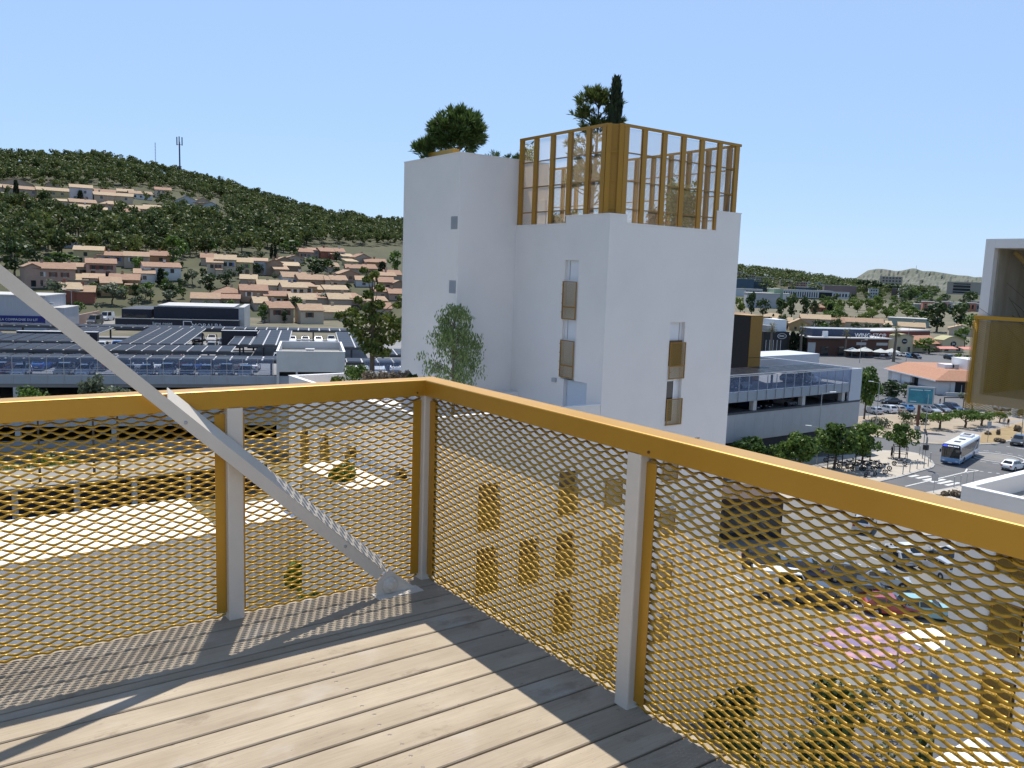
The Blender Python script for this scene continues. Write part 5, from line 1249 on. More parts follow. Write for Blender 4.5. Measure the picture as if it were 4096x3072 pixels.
for sg in (-1, 1):
    y0, y1 = (sg*1.255, sg*1.262) if sg > 0 else (-1.262, -1.255)
    for k in range(7): bx("side_window", M_CARGL, (0.35+1.55*k, 0.35+1.55*k+1.50, y0, y1, 1.15, 2.55))
    bx("skirt_stripe", M_BUSB, (0.05, LB-0.1, y0, y1, 0.36, 0.75))
    mm = MB(); ya = sg*1.266
    mm.add([(7.2, ya, 0.76), (8.2, ya, 0.76), (11.3, ya, 2.55), (10.9, ya, 2.55)], [(0,1,2,3) if sg < 0 else (3,2,1,0)]); mm.build("swoosh", M_BUSB, bus)
    for xw in (2.6, 8.6):
        w = ob("wheel", WHEEL, bus, loc=(xw, sg*1.13, 0.48)); w.rotation_euler = (PI/2, 0, 0); w.scale = (1.5, 1.5, 1.4)
        mm = MB(); pts = [(xw+0.58*math.cos(t), sg*1.268, 0.42+0.58*math.sin(t)) for t in np.linspace(0, PI, 10)]; mm.add(pts, [tuple(range(10)) if sg < 0 else tuple(range(9, -1, -1))]); mm.build("wheel_arch", M_TRIM, bus)
    mm = MB().obox((-0.35, sg*1.32-0.1, 1.75), (0.14, 0, 0), (0, 0.2, 0), (0, 0, 0.42)).tube((0.0, sg*1.2, 2.5), (-0.28, sg*1.32, 2.17), 0.025, n=6); mm.build("mirror", M_TRIM, bus)
for x0 in (2.2, 5.0): bx("roof_hatch", M_TRIM, (x0, x0+0.9, -0.55, 0.25, HB+0.002, HB+0.06))
bx("roof_unit", M_BUSW, (8.0, 10.3, -0.8, 0.8, HB+0.002, HB+0.28)); bx("roof_fan", M_TRIM, (8.4, 8.95, -0.5, 0.5, HB+0.282, HB+0.31), (9.2, 9.75, -0.5, 0.5, HB+0.282, HB+0.31))
car('hatchback', 'white', gnd(*q5(1530, 1228))+Vector((0.6, 0.2, 0.03)), (0.99, -0.03), "white hatchback driving round the small roundabout behind the low white roof", "cars on the road")
car('SUV', 'black', gnd(*q5(1560, 975))+Vector((1.2, 0, 0.03)), (-1, -0.2), "black car with lit chrome nose coming along the far kerb", "cars on the road")

# ---- parked cars beyond the verge and by the tiled building
def pcar(px_, py_, sh, col, head, lab, grp="cars parked beyond the verge"): car(sh, col, gnd(*q5(px_, py_))+Vector((0, 0, 0.025)), head, lab, grp)
for a in ((250, 640, 'SUV', 'white', (0.35, 0.93), "white SUV parked nearest the big tree beyond the verge"), (345, 636, 'hatchback', 'beige', (0.35, 0.93), "brownish hatchback parked between the white SUV and a blue car"), (430, 616, 'hatchback', 'light blue', (0.35, 0.93), "bright blue hatchback parked left of the billboard"),
          (700, 640, 'hatchback', 'silver', (-0.35, -0.93), "silver hatchback parked right of the billboard"), (800, 632, 'estate', 'grey', (-0.35, -0.93), "grey estate parked between the silver and the dark car"), (915, 622, 'SUV', 'dark blue', (-0.35, -0.93), "dark SUV parked at the end of the row by the shrubs"),
          (285, 548, 'saloon', 'black', (-0.9, 0.4), "dark saloon parked behind the tree in the far lane"), (515, 474, 'SUV', 'white', (-0.5, -0.8), "white car parked alone beside the hedge in the far lane"), (315, 360, 'estate', 'grey', (-0.6, -0.8), "grey car parked against the wall of the tiled building"), (480, 398, 'SUV', 'black', (-0.6, -0.8), "black car parked by the white doors of the tiled building"),
          (1425, 612, 'SUV', 'white', (1, -0.2), "white car standing beside the white totem near the gold balcony"), (1625, 600, 'saloon', 'black', (1, -0.2), "dark car parked right of the white totem"), (110, 650, 'hatchback', 'silver', (0.35, 0.93), "silver hatchback parked behind the trunk of the big tree")):
    pcar(*a)
for i, (px_, py_, c_) in enumerate(((355, 62, 'white'), (395, 66, 'silver'), (440, 72, 'white'), (490, 80, 'light blue'), (545, 88, 'black'), (250, 60, 'grey'), (90, 55, 'black'), (170, 58, 'white'), (885, 95, 'black'), (1085, 150, 'silver'))):
    car('hatchback' if i % 2 else 'SUV', c_, gnd(*q5(px_, py_))+Vector((0, 0, 0.025)), (-0.4, -0.9), f"{c_} car before the restaurants, {ORD[i]} of their row, parked in the sun", "cars before the restaurants", parts=False)
# ================================================================ plaza furniture
pb = gnd(*q5(555, 825)); bz = math.radians(-52)
bb = thing("billboard", "large framed advertising billboard with a teal poster on a brown post", "billboard", pb, bz)
MB().box(-0.45, 0.45, -0.4, 0.4, 0, 0.9).build("plinth", M_PALE, bb); MB().box(-0.22, 0.22, -0.15, 0.15, 0.9, 4.7).build("post", mat("rust_post", (0.14, 0.06, 0.035), 0.7), bb)
MB().box(-2.2, 2.2, -0.22, 0.22, 4.6, 7.9).build("frame", M_STEEL, bb)
MB().box(-1.95, 1.95, -0.235, -0.221, 4.9, 7.6).build("poster", mat("teal_poster", (0.02, 0.17, 0.25), 0.35, n=(0.8, (0.05, 0.30, 0.36), 0.4, 0.65)), bb)
MB().lathe([(0.0001, -0.243), (0.72, -0.243), (0.78, -0.236)], n=20).build("poster_disc", mat("poster_dark", (0.012, 0.04, 0.07), 0.4), bb, loc=(0, 0, 6.2)).rotation_euler = (PI/2, 0, 0)
bb.children[-1].location = (0, -0.48, 6.2)
bb.children[-1].location = (0, -0.0, 6.2)
for (xa, xb, za) in ((-1.7, 0.3, 7.2), (0.5, 1.5, 7.25), (-1.6, -0.6, 5.15)): MB().box(xa, xb, -0.243, -0.236, za, za+0.14).build("poster_strip", mat("poster_white", (0.6, 0.66, 0.7), 0.4), bb)
lh_ = math.atan2(-0.55, 0.83)
street_lamp("tall lamp in front of the big tree at the edge of the sandy verge", gnd(*q5(130, 830)), 8.6, ((lh_+PI, 8.6),))
street_lamp("lamp with two heads standing among the plaza trees", gnd(*q4(1058, 1300)), 10.2, ((lh_, 10.2), (lh_+PI, 5.4)))
street_lamp("slim lamp rising from the dry grass by the gold balcony", gnd(*q5(1620, 880)), 9.5, ((lh_, 9.5),))
street_lamp("low white lamp on the corner terrace of the tiled building", gnd(*q5(1000, 500)), 3.2, ())
street_lamp("low white lamp by the dark doors of the tiled building", gnd(*q5(888, 460)), 3.2, ())
street_lamp("lamp between the parasols and the ramp railing", gnd(*q2(1785, 1500)), 7.5, ((lh_, 7.5),))
street_lamp("tall thin lamp before the arched cream restaurant", gnd(*q3(525, 1500)), 12, ())
street_lamp("tall thin lamp before the low arched restaurant with red awning", gnd(*q3(1075, 1400)), 13, ((0.3, 13.0),))
ts = thing("traffic_sign", "sign pole with small solar panel and round sign back at the island tip", "traffic sign", gnd(*q5(625, 1215))+Vector((0, 0, 0.12)))
MB().tube((0, 0, 0), (0, 0, 5.0), 0.06, n=8).build("pole", M_LP, ts)
MB().obox((-0.7, -0.25, 4.7), (1.1, 0.3, 0), (-0.1, 0.4, 0.75), (0, 0, 0.05)).build("solar_panel", M_TRIM, ts)
MB().lathe([(0.0001, 0), (0.55, 0), (0.55, 0.05), (0.0001, 0.05)], n=18).build("round_sign", M_STEEL, ts, loc=(0, -0.1, 3.9)).rotation_euler = (PI/2, 0, 0.6)
MB().box(-0.25, 0.25, -0.3, 0.3, 2.6, 3.3).build("signal_box", M_TRIM, ts)
ts2 = thing("sign_pole", "grey pole standing just behind the sign with the solar panel", "pole", gnd(*q5(610, 1115))+Vector((0, 0, 0.12))); MB().tube((0, 0, 0), (0, 0, 9.5), 0.07, 0.05, 8).build("pole", M_LP, ts2)
rs = thing("road_sign", "grey back of a road sign on the sidewalk beside the railing", "traffic sign", gnd(*q5(725, 1468))); MB().tube((0, 0, 0), (0, 0, 2.4), 0.04, n=8).build("pole", M_LP, rs); MB().box(-0.4, 0.4, -0.03, 0.03, 1.6, 2.5).build("sign_plate", M_STEEL, rs, rz=-0.6)
for (x, y, h_, lab) in ((1275, 950, 2.6, "short sign on a pole in the dry grass beyond the bus"), (52, 770, 2.4, "round sign on a short pole by the bush under the lamp")):
    q = thing("road_sign", lab, "traffic sign", gnd(*q5(x, y))+Vector((0, 0, 0.12))); MB().tube((0, 0, 0), (0, 0, h_+1), 0.04, n=8).build("pole", M_LP, q); MB().box(-0.35, 0.35, -0.03, 0.03, h_, h_+0.9).build("sign_plate", M_STEEL, q, rz=-0.6)
tt = thing("totem_sign", "white totem sign panel beside the white car near the gold balcony", "sign", gnd(*q5(1548, 688)), -0.7); MB().box(-0.6, 0.6, -0.12, 0.12, 0, 4.0).build("panel", M_WCAP, tt)
bol = None
BL = {(580, 1080): "behind the island sign", (690, 1152): "nearest the bus on the island", (668, 1198): "at the island tip", (555, 1222): "on the island right of the motorbike", (480, 1258): "on the island below the motorbike", (410, 1278): "at the island edge by the zebra crossing", (932, 1410): "first along the sidewalk from the railing", (998, 1398): "second along the sidewalk", (1062, 1372): "third along the sidewalk", (1128, 1352): "last along the sidewalk by the white roof"}
for (x, y), w in BL.items():
    lab = "slim grey bollard "+w; loc = gnd(*q5(x, y))+Vector((0, 0, 0.12))
    if bol is None:
        bol = thing("bollard", lab, "bollard", loc, 0, "street bollards"); MB().lathe([(0.06, 0), (0.06, 1.25), (0.075, 1.26), (0.075, 1.38), (0.0001, 1.42)], n=10).build("post", M_LP, bol)
    else: dup(bol, loc, label=lab)
def guard(loc, lab):
    t = thing("tree_guard", lab, "tree guard", loc, 0.6, "metal tree guards"); 
    for x in (-0.9, 0.9):
        for y in (-0.9, 0.9): MB().box(x-0.04, x+0.04, y-0.04, y+0.04, 0, 2.0).build("upright", M_TRIM, t)
    for z in (0.9, 1.92):
        m = MB()
        for a, b, c, d in ((-0.94, 0.94, -0.94, -0.86), (-0.94, 0.94, 0.86, 0.94), (-0.94, -0.86, -0.86, 0.86), (0.86, 0.94, -0.86, 0.86)): m.box(a, b, c, d, z, z+0.07)
        m.build("hoop", M_TRIM, t)
for p, lab in ((q5(377, 1120), "black metal guard round the small tree by the lone motorbike"), (q4(1525, 1345), "black metal guard behind the parked motorbikes"), (q4(1245, 1352), "black metal guard at the foot of the largest plaza tree")): guard(gnd(*p)+Vector((0, 0, 0.12)), lab)
# motorbikes
def torus(m, c, R, r, n=16, k=6):
    vs, fs = [], []
    for i in range(n):
        a = 2*PI*i/n
        for j in range(k):
            b = 2*PI*j/k; q = R+r*math.cos(b); vs.append((c[0]+q*math.cos(a), c[1]+r*math.sin(b), c[2]+q*math.sin(a)))
    for i in range(n):
        for j in range(k): fs.append((i*k+j, i*k+(j+1) % k, ((i+1) % n)*k+(j+1) % k, ((i+1) % n)*k+j))
    m.add(vs, fs)
mb = thing("motorbike", "black motorbike parked alone beside the guarded tree on the island", "motorbike", (0, 0, 0), 0, "motorbikes on the island")
for x in (-0.72, 0.72):
    m = MB(); torus(m, (0, 0, 0), 0.27, 0.07); m.tube((0, -0.05, 0), (0, 0.05, 0), 0.1, n=8); 
    for k in range(6): a = PI*k/3; m.tube((0, 0, 0), (0.24*math.cos(a), 0, 0.24*math.sin(a)), 0.018, n=4, cap=False)
    m.build("wheel", M_BLACK, mb, loc=(x, 0, 0.33))
M_BIKE = mat("bike_black", (0.02, 0.02, 0.024), 0.3, coat=0.6)
MB().ball((0.15, 0, 0.82), (0.32, 0.15, 0.16)).build("fuel_tank", M_BIKE, mb, True); MB().box(-0.62, -0.08, -0.12, 0.12, 0.74, 0.84).ball((-0.55, 0, 0.88), (0.28, 0.11, 0.09)).build("seat", M_BLACK, mb)
MB().box(-0.2, 0.28, -0.16, 0.16, 0.3, 0.66).tube((-0.3, 0.17, 0.32), (-0.85, 0.2, 0.42), 0.05, n=8).build("engine", M_STEEL, mb)
MB().tube((0.72, 0.09, 0.33), (0.45, 0.08, 0.98), 0.03, n=6).tube((0.72, -0.09, 0.33), (0.45, -0.08, 0.98), 0.03, n=6).build("fork", M_STEEL, mb)
MB().tube((0.42, -0.36, 1.04), (0.42, 0.36, 1.04), 0.022, n=6).build("handlebar", M_TRIM, mb); MB().ball((0.62, 0, 0.88), (0.12, 0.13, 0.14)).build("headlight", M_LAMP, mb, True); MB().obox((0.5, -0.15, 0.95), (0.12, 0, 0.25), (0, 0.3, 0), (0.02, 0, 0)).build("fly_screen", M_BIKE, mb)
mb.location = gnd(*q5(375, 1190))+Vector((0, 0, 0.124)); mb.rotation_euler = (0, 0, -0.75)
for i, (x, y, a) in enumerate(((1210, 1290, -0.5), (1330, 1345, 0.3), (1400, 1330, 0.5), (1470, 1370, 0.2), (1530, 1330, -0.6), (1585, 1370, 0.4), (1650, 1330, -0.7), (1700, 1400, -0.4), (1610, 1430, 0.3), (1745, 1360, -0.5))):
    dup(mb, gnd(*q4(x, y))+Vector((0, 0, 0.124)), -0.6+a, f"dark motorbike in the cluster under the plaza trees, {ORD[i]} from the left")
# people
def person(loc, top, bot, lab, walk=0.15, rz=0.0):
    v = [(0,0,0.95),(0,0,1.2),(0,0,1.42),(0,0,1.52),(0,0.01,1.66),(-0.2,0,1.4),(-0.24,0.03,1.12),(-0.23,-0.05,0.86),(0.2,0,1.4),(0.24,-0.03,1.12),(0.23,0.08,0.86),(-0.1,0,0.9),(-0.1,walk*0.6,0.5),(-0.1,walk*0.4,0.07),(-0.1,walk*0.4-0.14,0.03),(0.1,0,0.9),(0.1,-walk*0.5,0.5),(0.1,-walk,0.09),(0.1,-walk-0.14,0.04)]
    r = [0.15,0.14,0.15,0.06,0.105,0.06,0.05,0.04,0.06,0.05,0.04,0.1,0.07,0.05,0.045,0.1,0.07,0.05,0.045]
    e = [(0,1),(1,2),(2,3),(3,4),(2,5),(5,6),(6,7),(2,8),(8,9),(9,10),(0,11),(11,12),(12,13),(13,14),(0,15),(15,16),(16,17),(17,18)]
    me = bpy.data.meshes.new("person"); me.from_pydata(v, e, []); o = ob("person", me, None, loc, rz)
    md = o.modifiers.new("skin", 'SKIN'); sk = me.skin_vertices[0].data
    for i, q in enumerate(sk): q.radius = (r[i], r[i]*0.8); q.use_root = (i == 0)
    o.modifiers.new("sub", 'SUBSURF').levels = 1; o.modifiers["sub"].render_levels = 1
    m2 = bpy.data.meshes.new_from_object(o.evaluated_get(bpy.context.evaluated_depsgraph_get())); o.modifiers.clear(); o.data = m2; bpy.data.meshes.remove(me); m2.name = "person"
    m2.materials.clear()
    for m_ in (top, bot, mat("skin", (0.42, 0.25, 0.17), 0.6), mat("hair", (0.03, 0.02, 0.015), 0.7)): m2.materials.append(m_)
    for p in m2.polygons:
        c = p.center; p.material_index = 3 if c.z > 1.68 or (c.z > 1.58 and c.y > 0.03) else (2 if c.z > 1.46 or (abs(c.x) > 0.17 and c.z < 1.2) or c.z < 0.12 else (0 if c.z > 0.93 else 1)); p.use_smooth = True
    tag(o, lab, "person")
CB, CW, CR_ = mat("cloth_black", (0.02, 0.02, 0.025), 0.9), mat("cloth_pale", (0.42, 0.45, 0.44), 0.9), mat("cloth_red", (0.22, 0.03, 0.03), 0.9)
person(gnd(*q5(292, 1100))+Vector((0, 0, 0.13)), CB, CB, "person in black standing in the shade of the small guarded tree", 0.08, 0.5)
person(gnd(*q5(1482, 795))+Vector((0, 0, 0.13)), CB, CB, "person in dark clothes walking on the path past the dry grass", 0.2, -0.8)
person(gnd(*q5(1440, 782))+Vector((0, 0, 0.13)), CW, CW, "person in pale clothes walking beside the one in dark clothes", 0.2, -0.8)
person(gnd(*q5(788, 568))+Vector((0, 0, 0.03)), CB, mat("cloth_grey", (0.12, 0.12, 0.13), 0.9), "person in a dark top walking behind the parked cars", 0.25, 0.9)
# gate barrier by the parked cars
gb_ = thing("height_barrier", "black height barrier frame behind the dark parked cars", "barrier", gnd(*q5(930, 600)), -0.35)
MB().box(-2.6, -2.45, 0, 0.15, 0, 2.3).build("upright", M_TRIM, gb_); MB().box(2.45, 2.6, 0, 0.15, 0, 2.3).build("upright", M_TRIM, gb_); MB().box(-2.6, 2.6, 0, 0.15, 2.301, 2.5).build("crossbar", M_TRIM, gb_)

# ================================================================ tiled building, restaurants and shops on the right
M_ORT = mat("orange_tiles", (0.43, 0.225, 0.14), 0.9, n=(2.2, (0.33, 0.165, 0.10), 0.35, 0.7), bump=(8, 0.6))
cor, lf = gnd(*q5(748, 455)), gnd(*q5(255, 325)); uu = (lf-cor); LT = uu.length; ua = math.atan2(uu.y, uu.x)
tb = thing("tiled_building", "long low white building with a hipped orange tile roof and dark corner entrance", "building", cor, ua)
# local x runs along the facade to the far end, local -y is inside
D = 16.0
m = MB(); holes_wall(m, (0, 0, 0), (1, 0, 0), (0, 1, 0), 0, LT, 0, 3.5, [(8.3, 11.2, 0.05, 3.1, 0.6)], back=1)
m.mx(0).quad((0,-4.5,0),(0,0,0),(0,0,3.5),(0,-4.5,3.5)); m.mx(1).quad((0,-D,0),(0,-4.5,0),(0,-4.5,3.5),(0,-D,3.5))
m.mx(0).quad((LT,0,0),(LT,-D,0),(LT,-D,3.5),(LT,0,3.5)); m.quad((LT,-D,0),(0,-D,0),(0,-D,3.5),(LT,-D,3.5))
m.build("wall", [mat("warm_white_wall", (0.66, 0.63, 0.60), 0.85), M_DARK], tb)
MB().box(0.02, 8.2, 0.004, 0.05, 0, 1.5).build("grey_dado", mat("grey_dado", (0.36, 0.38, 0.42), 0.8), tb)
for xa in (12, 17): MB().box(xa, xa+4.2, 0.01, 0.06, 0.05, 3.0).build("white_door", M_WCAP, tb)
o_ = 0.9
m = MB(); R_v = [(-o_, o_, 3.5), (LT+o_, o_, 3.5), (LT+o_, -D, 3.5), (-o_, -D, 3.5), (3.2, -4.5, 5.6), (LT-0.5, -4.5, 5.6), (LT-0.5, -D, 5.6), (3.2, -D, 5.6)]
m.add(R_v, [(0,1,5,4), (1,2,6,5), (3,0,4,7), (4,5,6,7), (2,3,7,6)]); m.f = [f[::-1] for f in m.f]; m.box(-o_, LT+o_, -D, o_, 3.25, 3.495)
m.build("roof", M_ORT, tb)
MB().box(-o_-0.02, LT+o_, o_+0.002, o_+0.1, 3.2, 3.5).build("eaves_board", M_WCAP, tb)
for (x0, x1, y0, y1, z1) in ((2.5, 11, -14.5, -9.5, 8.2), (-1.0, 4.5, -16, -11, 7.0), (7, 10.5, -9, -5.6, 6.6)): MB().box(x0, x1, y0, y1, 5.605, z1).build("roof_block", M_WCAP, tb)
MB().box(6.0, 7.4, -8.6, -7.6, 5.605, 6.8).build("air_unit", M_PALE, tb)
ob("fan_grille", MB().lathe([(0.0001, 0), (0.42, 0), (0.45, -0.04)], n=16).mesh("fan_grille", M_TRIM), tb, loc=(6.7, -7.58, 6.25)).rotation_euler = (-PI/2, 0, 0)
for k in range(5): MB().box(-2.6+0.35*k, -2.25+0.35*k, -9, -1, 0, 0.9-0.17*k).build("entrance_step", M_PALE, tb)
def at_px(a, b): return gnd(*a), gnd(*b)
def facade(name, lab, cat, pl, pr, zoff=0.0):
    """thing standing on the ground between two foot points of its front; local x along the front, -y to the viewer"""
    A, B = gnd(*pl), gnd(*pr); A.z = terrain(A.x, A.y); d = B-A; d.z = 0
    return thing(name, lab, cat, A, math.atan2(d.y, d.x)), d.length
M_CREAM = mat("restaurant_cream", (0.55, 0.46, 0.29), 0.85)
def arch(m, w, h0, h1, d, n=12):
    pts = [(0, 0), (w, 0)]+[(w-w*k/n, h0+(h1-h0)*math.sin(PI*k/n)) for k in range(n+1)]
    k = len(pts); m.add([(x, 0, z) for x, z in pts]+[(x, d, z) for x, z in pts], [tuple(range(k)), tuple(range(2*k-1, k-1, -1))]+[(i, i+k, (i+1) % k+k, (i+1) % k) for i in range(k)])
for (a, b, h0, h1, lab) in ((q3(388, 1388), q3(600, 1394), 6.2, 7.0, "tall cream restaurant front with a curved top and round dark logo"), (q3(955, 1384), q3(1215, 1384), 4.6, 6.2, "low cream restaurant front with an arched top and oval logo")):
    t, w = facade("restaurant", lab, "restaurant", a, b); m = MB(); arch(m, w, h0, h1, 5.0); m.build("wall", M_CREAM, t)
    m = MB(); N = 14
    prof = [(w-w*k/N, h0+(h1-h0)*math.sin(PI*k/N)) for k in range(N+1)]
    m.add([(x, -0.4, z+0.01) for x, z in prof]+[(x, 5.2, z+0.01) for x, z in prof]+[(x, -0.4, z+0.25) for x, z in prof]+[(x, 5.2, z+0.25) for x, z in prof], [(N+1+i, i, i+1, N+2+i) for i in range(N)]+[(2*(N+1)+i, 3*(N+1)+i, 3*(N+1)+i+1, 2*(N+1)+i+1) for i in range(N)]+[(i, 2*(N+1)+i, 2*(N+1)+i+1, i+1) for i in range(N)])
    m.build("arched_roof", mat("straw_green_roof", (0.38, 0.36, 0.19), 0.8), t)
    q = MB().lathe([(0.0001, 0.1), (1.1, 0.1), (1.1, 0), ], n=20).build("logo", M_TRIM, t, loc=(w*0.5, -0.02, h0*0.72)); q.rotation_euler = (PI/2, 0, 0); q.scale = (1.0 if h0 > 5 else 1.35, 0.95, 1)
    for k in range(3): MB().box(w*0.5-0.7+0.5*k, w*0.5-0.35+0.5*k, -0.16, -0.125, h0*0.72-0.18, h0*0.72+0.2).build("logo_letter", M_PLATE, t)
    for k in range(2): MB().box(w*(0.12+0.55*k), w*(0.30+0.55*k), -0.05, -0.004, 0.4, 2.3).build("window", M_GLASS, t)
t, w = facade("restaurant_hall", "restaurant hall with an orange tile roof between the two cream fronts", "restaurant", q3(600, 1392), q3(955, 1380))
MB().box(0, w, 2.0, 12, 0, 3.6).build("wall", M_CREAM, t)
MB().add([(0,-0.2,3.3),(w,-0.2,3.3),(w,6,6.2),(0,6,6.2),(0,12,3.4),(w,12,3.4)], [(0,1,2,3),(3,2,5,4)]).build("roof", M_ORT, t)
MB().box(-12, w+12, 13, 26, 0, 7.2).build("rear_hall", mat("dark_red_hall", (0.13, 0.045, 0.04), 0.8), t); MB().box(-12.3, w+12.3, 12.7, 26.3, 7.202, 7.7).build("rear_coping", M_PALE, t)
for (a, b, lab) in ((q3(930, 1420), q3(1155, 1420), "red and white striped awning before the low arched restaurant"), (q3(1215, 1425), q3(1390, 1425), "second red awning further to the right of the arched restaurant")):
    t, w = facade("awning", lab, "awning", a, b); MB().add([(0,0,2.4),(w,0,2.4),(w,3,3.1),(0,3,3.1),(0,0,2.3),(w,0,2.3),(w,3,3.0),(0,3,3.0)], [(0,1,2,3),(7,6,5,4),(0,4,5,1),(1,5,6,2),(3,7,4,0),(2,6,7,3)]).build("cloth", mat("coral_cloth", (0.55, 0.22, 0.17), 0.8), t)
    for x in (0.2, w-0.2): MB().tube((x, 0.1, 0), (x, 0.1, 2.35), 0.05, n=6).build("post", M_LP, t)
t, w = facade("diner", "low brown diner with a navy roof storey and white lettering on its parapet", "restaurant", q2(1085, 1398), q2(2160, 1412))
MB().box(0, w, 0.3, 14, 0, 6.2).build("wall", mat("brown_red_cladding", (0.095, 0.04, 0.025), 0.7), t)
MB().box(-0.6, w+0.6, -1.3, 14.5, 6.202, 6.6).build("parapet", M_PALE, t); MB().box(w*0.12, w*0.84, 4, 12, 6.602, 9.2).build("roof_storey", mat("navy_storey", (0.03, 0.05, 0.10), 0.6), t); MB().box(w*0.115, w*0.845, 3.8, 12.2, 9.202, 9.4).build("coping", M_STEEL, t)
text("lettering", "WING\u2022STOP", 2.3, (w*0.73, -1.36, 7.4), (PI/2, 0, 0), M_LETTER, t, extrude=0.05)
for k, f in enumerate((0.17, 0.38, 0.52, 0.66, 0.82)): MB().box(w*f, w*f+w*0.09, 0.2, 0.29, 0.1, 3.3).build("window", M_GLASS, t)
MB().box(w*0.60, w*0.72, 0.22, 0.297, 3.9, 4.9).build("sign_board", M_PALE, t); MB().box(w*0.85, w*0.99, 0.22, 0.297, 3.9, 4.9).build("sign_board", M_PALE, t); MB().box(0.3, w*0.1, 0.2, 0.29, 0.6, 4.6).build("mural_panel", M_PALE, t)
M_CAN = mat("parasol_canvas", (0.46, 0.48, 0.46), 0.8)
pr_ = None
for i, (x, y) in enumerate((q2(1680, 1425), q2(1830, 1425), q3(210, 1462), q3(345, 1458), q3(20, 1440))):
    loc = gnd(x, y); lab = ("grey parasol in front of the brown diner nearest the lamp", "grey parasol beside the first one before the diner", "large grey parasol in the middle of the diner terrace", "grey parasol at the palm end of the diner terrace", "grey parasol between the lamp pair and the large parasol")[i]
    if pr_ is None:
        pr_ = thing("parasol", lab, "parasol", loc, 0, "parasols on the diner terrace"); MB().lathe([(2.9, 2.35), (2.0, 2.75), (0.9, 3.15), (0.0001, 3.6)], n=8).build("canopy", M_CAN, pr_); MB().tube((0, 0, 0), (0, 0, 3.5), 0.05, n=6).build("pole", M_LP, pr_)
    else: dup(pr_, loc, label=lab)
t, w = facade("black_shop", "black shop with an oval white logo and a pale upper box behind the palm", "shop", q2(500, 1385), q2(835, 1385))
MB().box(0, w, 0, 10, 0, 8.0).build("wall", mat("black_cladding", (0.012, 0.012, 0.014), 0.5), t); MB().box(w*0.55, w, 2, 9, 8.002, 12.2).build("upper_box", M_WCAP, t); MB().box(w*0.3, w*0.62, 2.4, 8, 8.002, 10.0).build("roof_frame", M_STEEL, t)
q = MB().lathe([(1.35, 0.0), (1.55, 0.0), (1.55, 0.08), (1.35, 0.08)], n=24).build("logo", M_LETTER, t, loc=(w*0.70, -0.09, 6.5)); q.rotation_euler = (PI/2, 0, 0); q.scale = (1.25, 0.62, 1)
for k in range(5): MB().box(w*0.70-1.0+0.42*k, w*0.70-0.68+0.42*k, -0.05, -0.004, 6.3, 6.72).build("logo_letter", M_LETTER, t)
for k in range(4): MB().box(w*(0.10+0.145*k), w*(0.10+0.145*k)+w*0.12, -0.05, -0.004, 1.2, 5.0).build("window", M_GLASS, t); 
for k in range(5): MB().box(w*(0.085+0.145*k), w*(0.085+0.145*k)+0.16, -0.08, -0.004, 1.1, 5.1).build("window_bar", M_LETTER, t)
pt = thing("pylon_sign", "white boxy pylon sign standing in front of the brown diner", "sign", gnd(*q2(1305, 1395)), -0.5); MB().tube((0, 0, 0), (0, 0, 8), 0.14, n=8).build("pole", M_LP, pt); MB().box(-0.9, 0.9, -0.4, 0.4, 6.2, 8.6).build("sign_box", M_WCAP, pt); MB().box(-0.6, 0.6, -0.3, 0.3, 4.3, 5.6).build("small_box", M_WCAP, pt)
t = thing("flag_pole", "bare white flagpole beside the pylon sign", "pole", gnd(*q2(1155, 1380))); MB().tube((0, 0, 0), (0, 0, 11), 0.08, 0.05, 8).build("pole", M_WCAP, t)

# tile-roofed houses and far blocks of the valley
def vhouse(i, a, xl, xr, yr, ye, yb, col, kind, rf, lab, dp=9.0):
    p0, p1 = a(xl, yb), a(xr, yb); pos, d = hit((p0[0]+p1[0])/2, p0[1], 150, 2500); w = (p1[0]-p0[0])*d/FPX; hw = max(2.5, (yb-ye)/(3.3185 if a is q2 else 3.017)*d/FPX)
    rise = max(0.8, (ye-yr)/(3.3185 if a is q2 else 3.017)*d/FPX)
    h = house(w, dp, hw, col, kind, rf, max(0.2, min(0.5, rise/(dp/2 if kind != 'g' else w/2))), [(-0.2, 0.6, 1.2, 1.6, 'd'), (0.25, 0.6, 1.2, 1.6, 'd')], True)
    h.location = pos; h.rotation_euler = (0, 0, -math.atan2(pos.x, pos.y)+0.1); h['label'] = lab; h['group'] = "tile roofed houses in the valley"; HPOS.append((pos.x, pos.y, w*0.6))
for i, r in enumerate(((q2, 60, 390, 828, 885, 945, 'beige', 'h', 0, "hipped tile-roofed house showing above the gold lift tower"), (q2, 510, 790, 850, 893, 960, 'beige', 'h', 2, "tile-roofed house behind the dark cypress by the black shop"), (q2, 640, 880, 905, 950, 1050, 'ochre', 'f', 2, "tile-roofed house above the first palm"), (q2, 865, 1110, 925, 985, 1075, 'ochre', 'g', 2, "gabled house between the two palms"),
    (q2, 1015, 1370, 860, 925, 1060, 'beige', 'f', 2, "wide house with a straw tile roof behind the second palm"), (q2, 1290, 1560, 870, 965, 1065, 'ochre', 'f', 1, "ochre house in the middle of the valley row"), (q2, 1580, 2050, 905, 970, 1070, 'cream', 'f', 0, "long cream house at the right end of the valley row"), (q2, 1150, 1330, 730, 765, 820, 'red', 'h', 1, "single red-roofed house among the pale green trees"),
    (q3, 455, 722, 1042, 1085, 1150, 'cream', 'f', 2, "cream house with tile roof beside the pale green hall"), (q3, 1070, 1300, 1075, 1110, 1190, 'cream', 'g', 2, "gabled house behind the dark trees near the gold balcony"), (q3, 240, 345, 1045, 1060, 1110, 'cream', 's', 2, "small house left of the pale green hall"))): vhouse(i, *r)
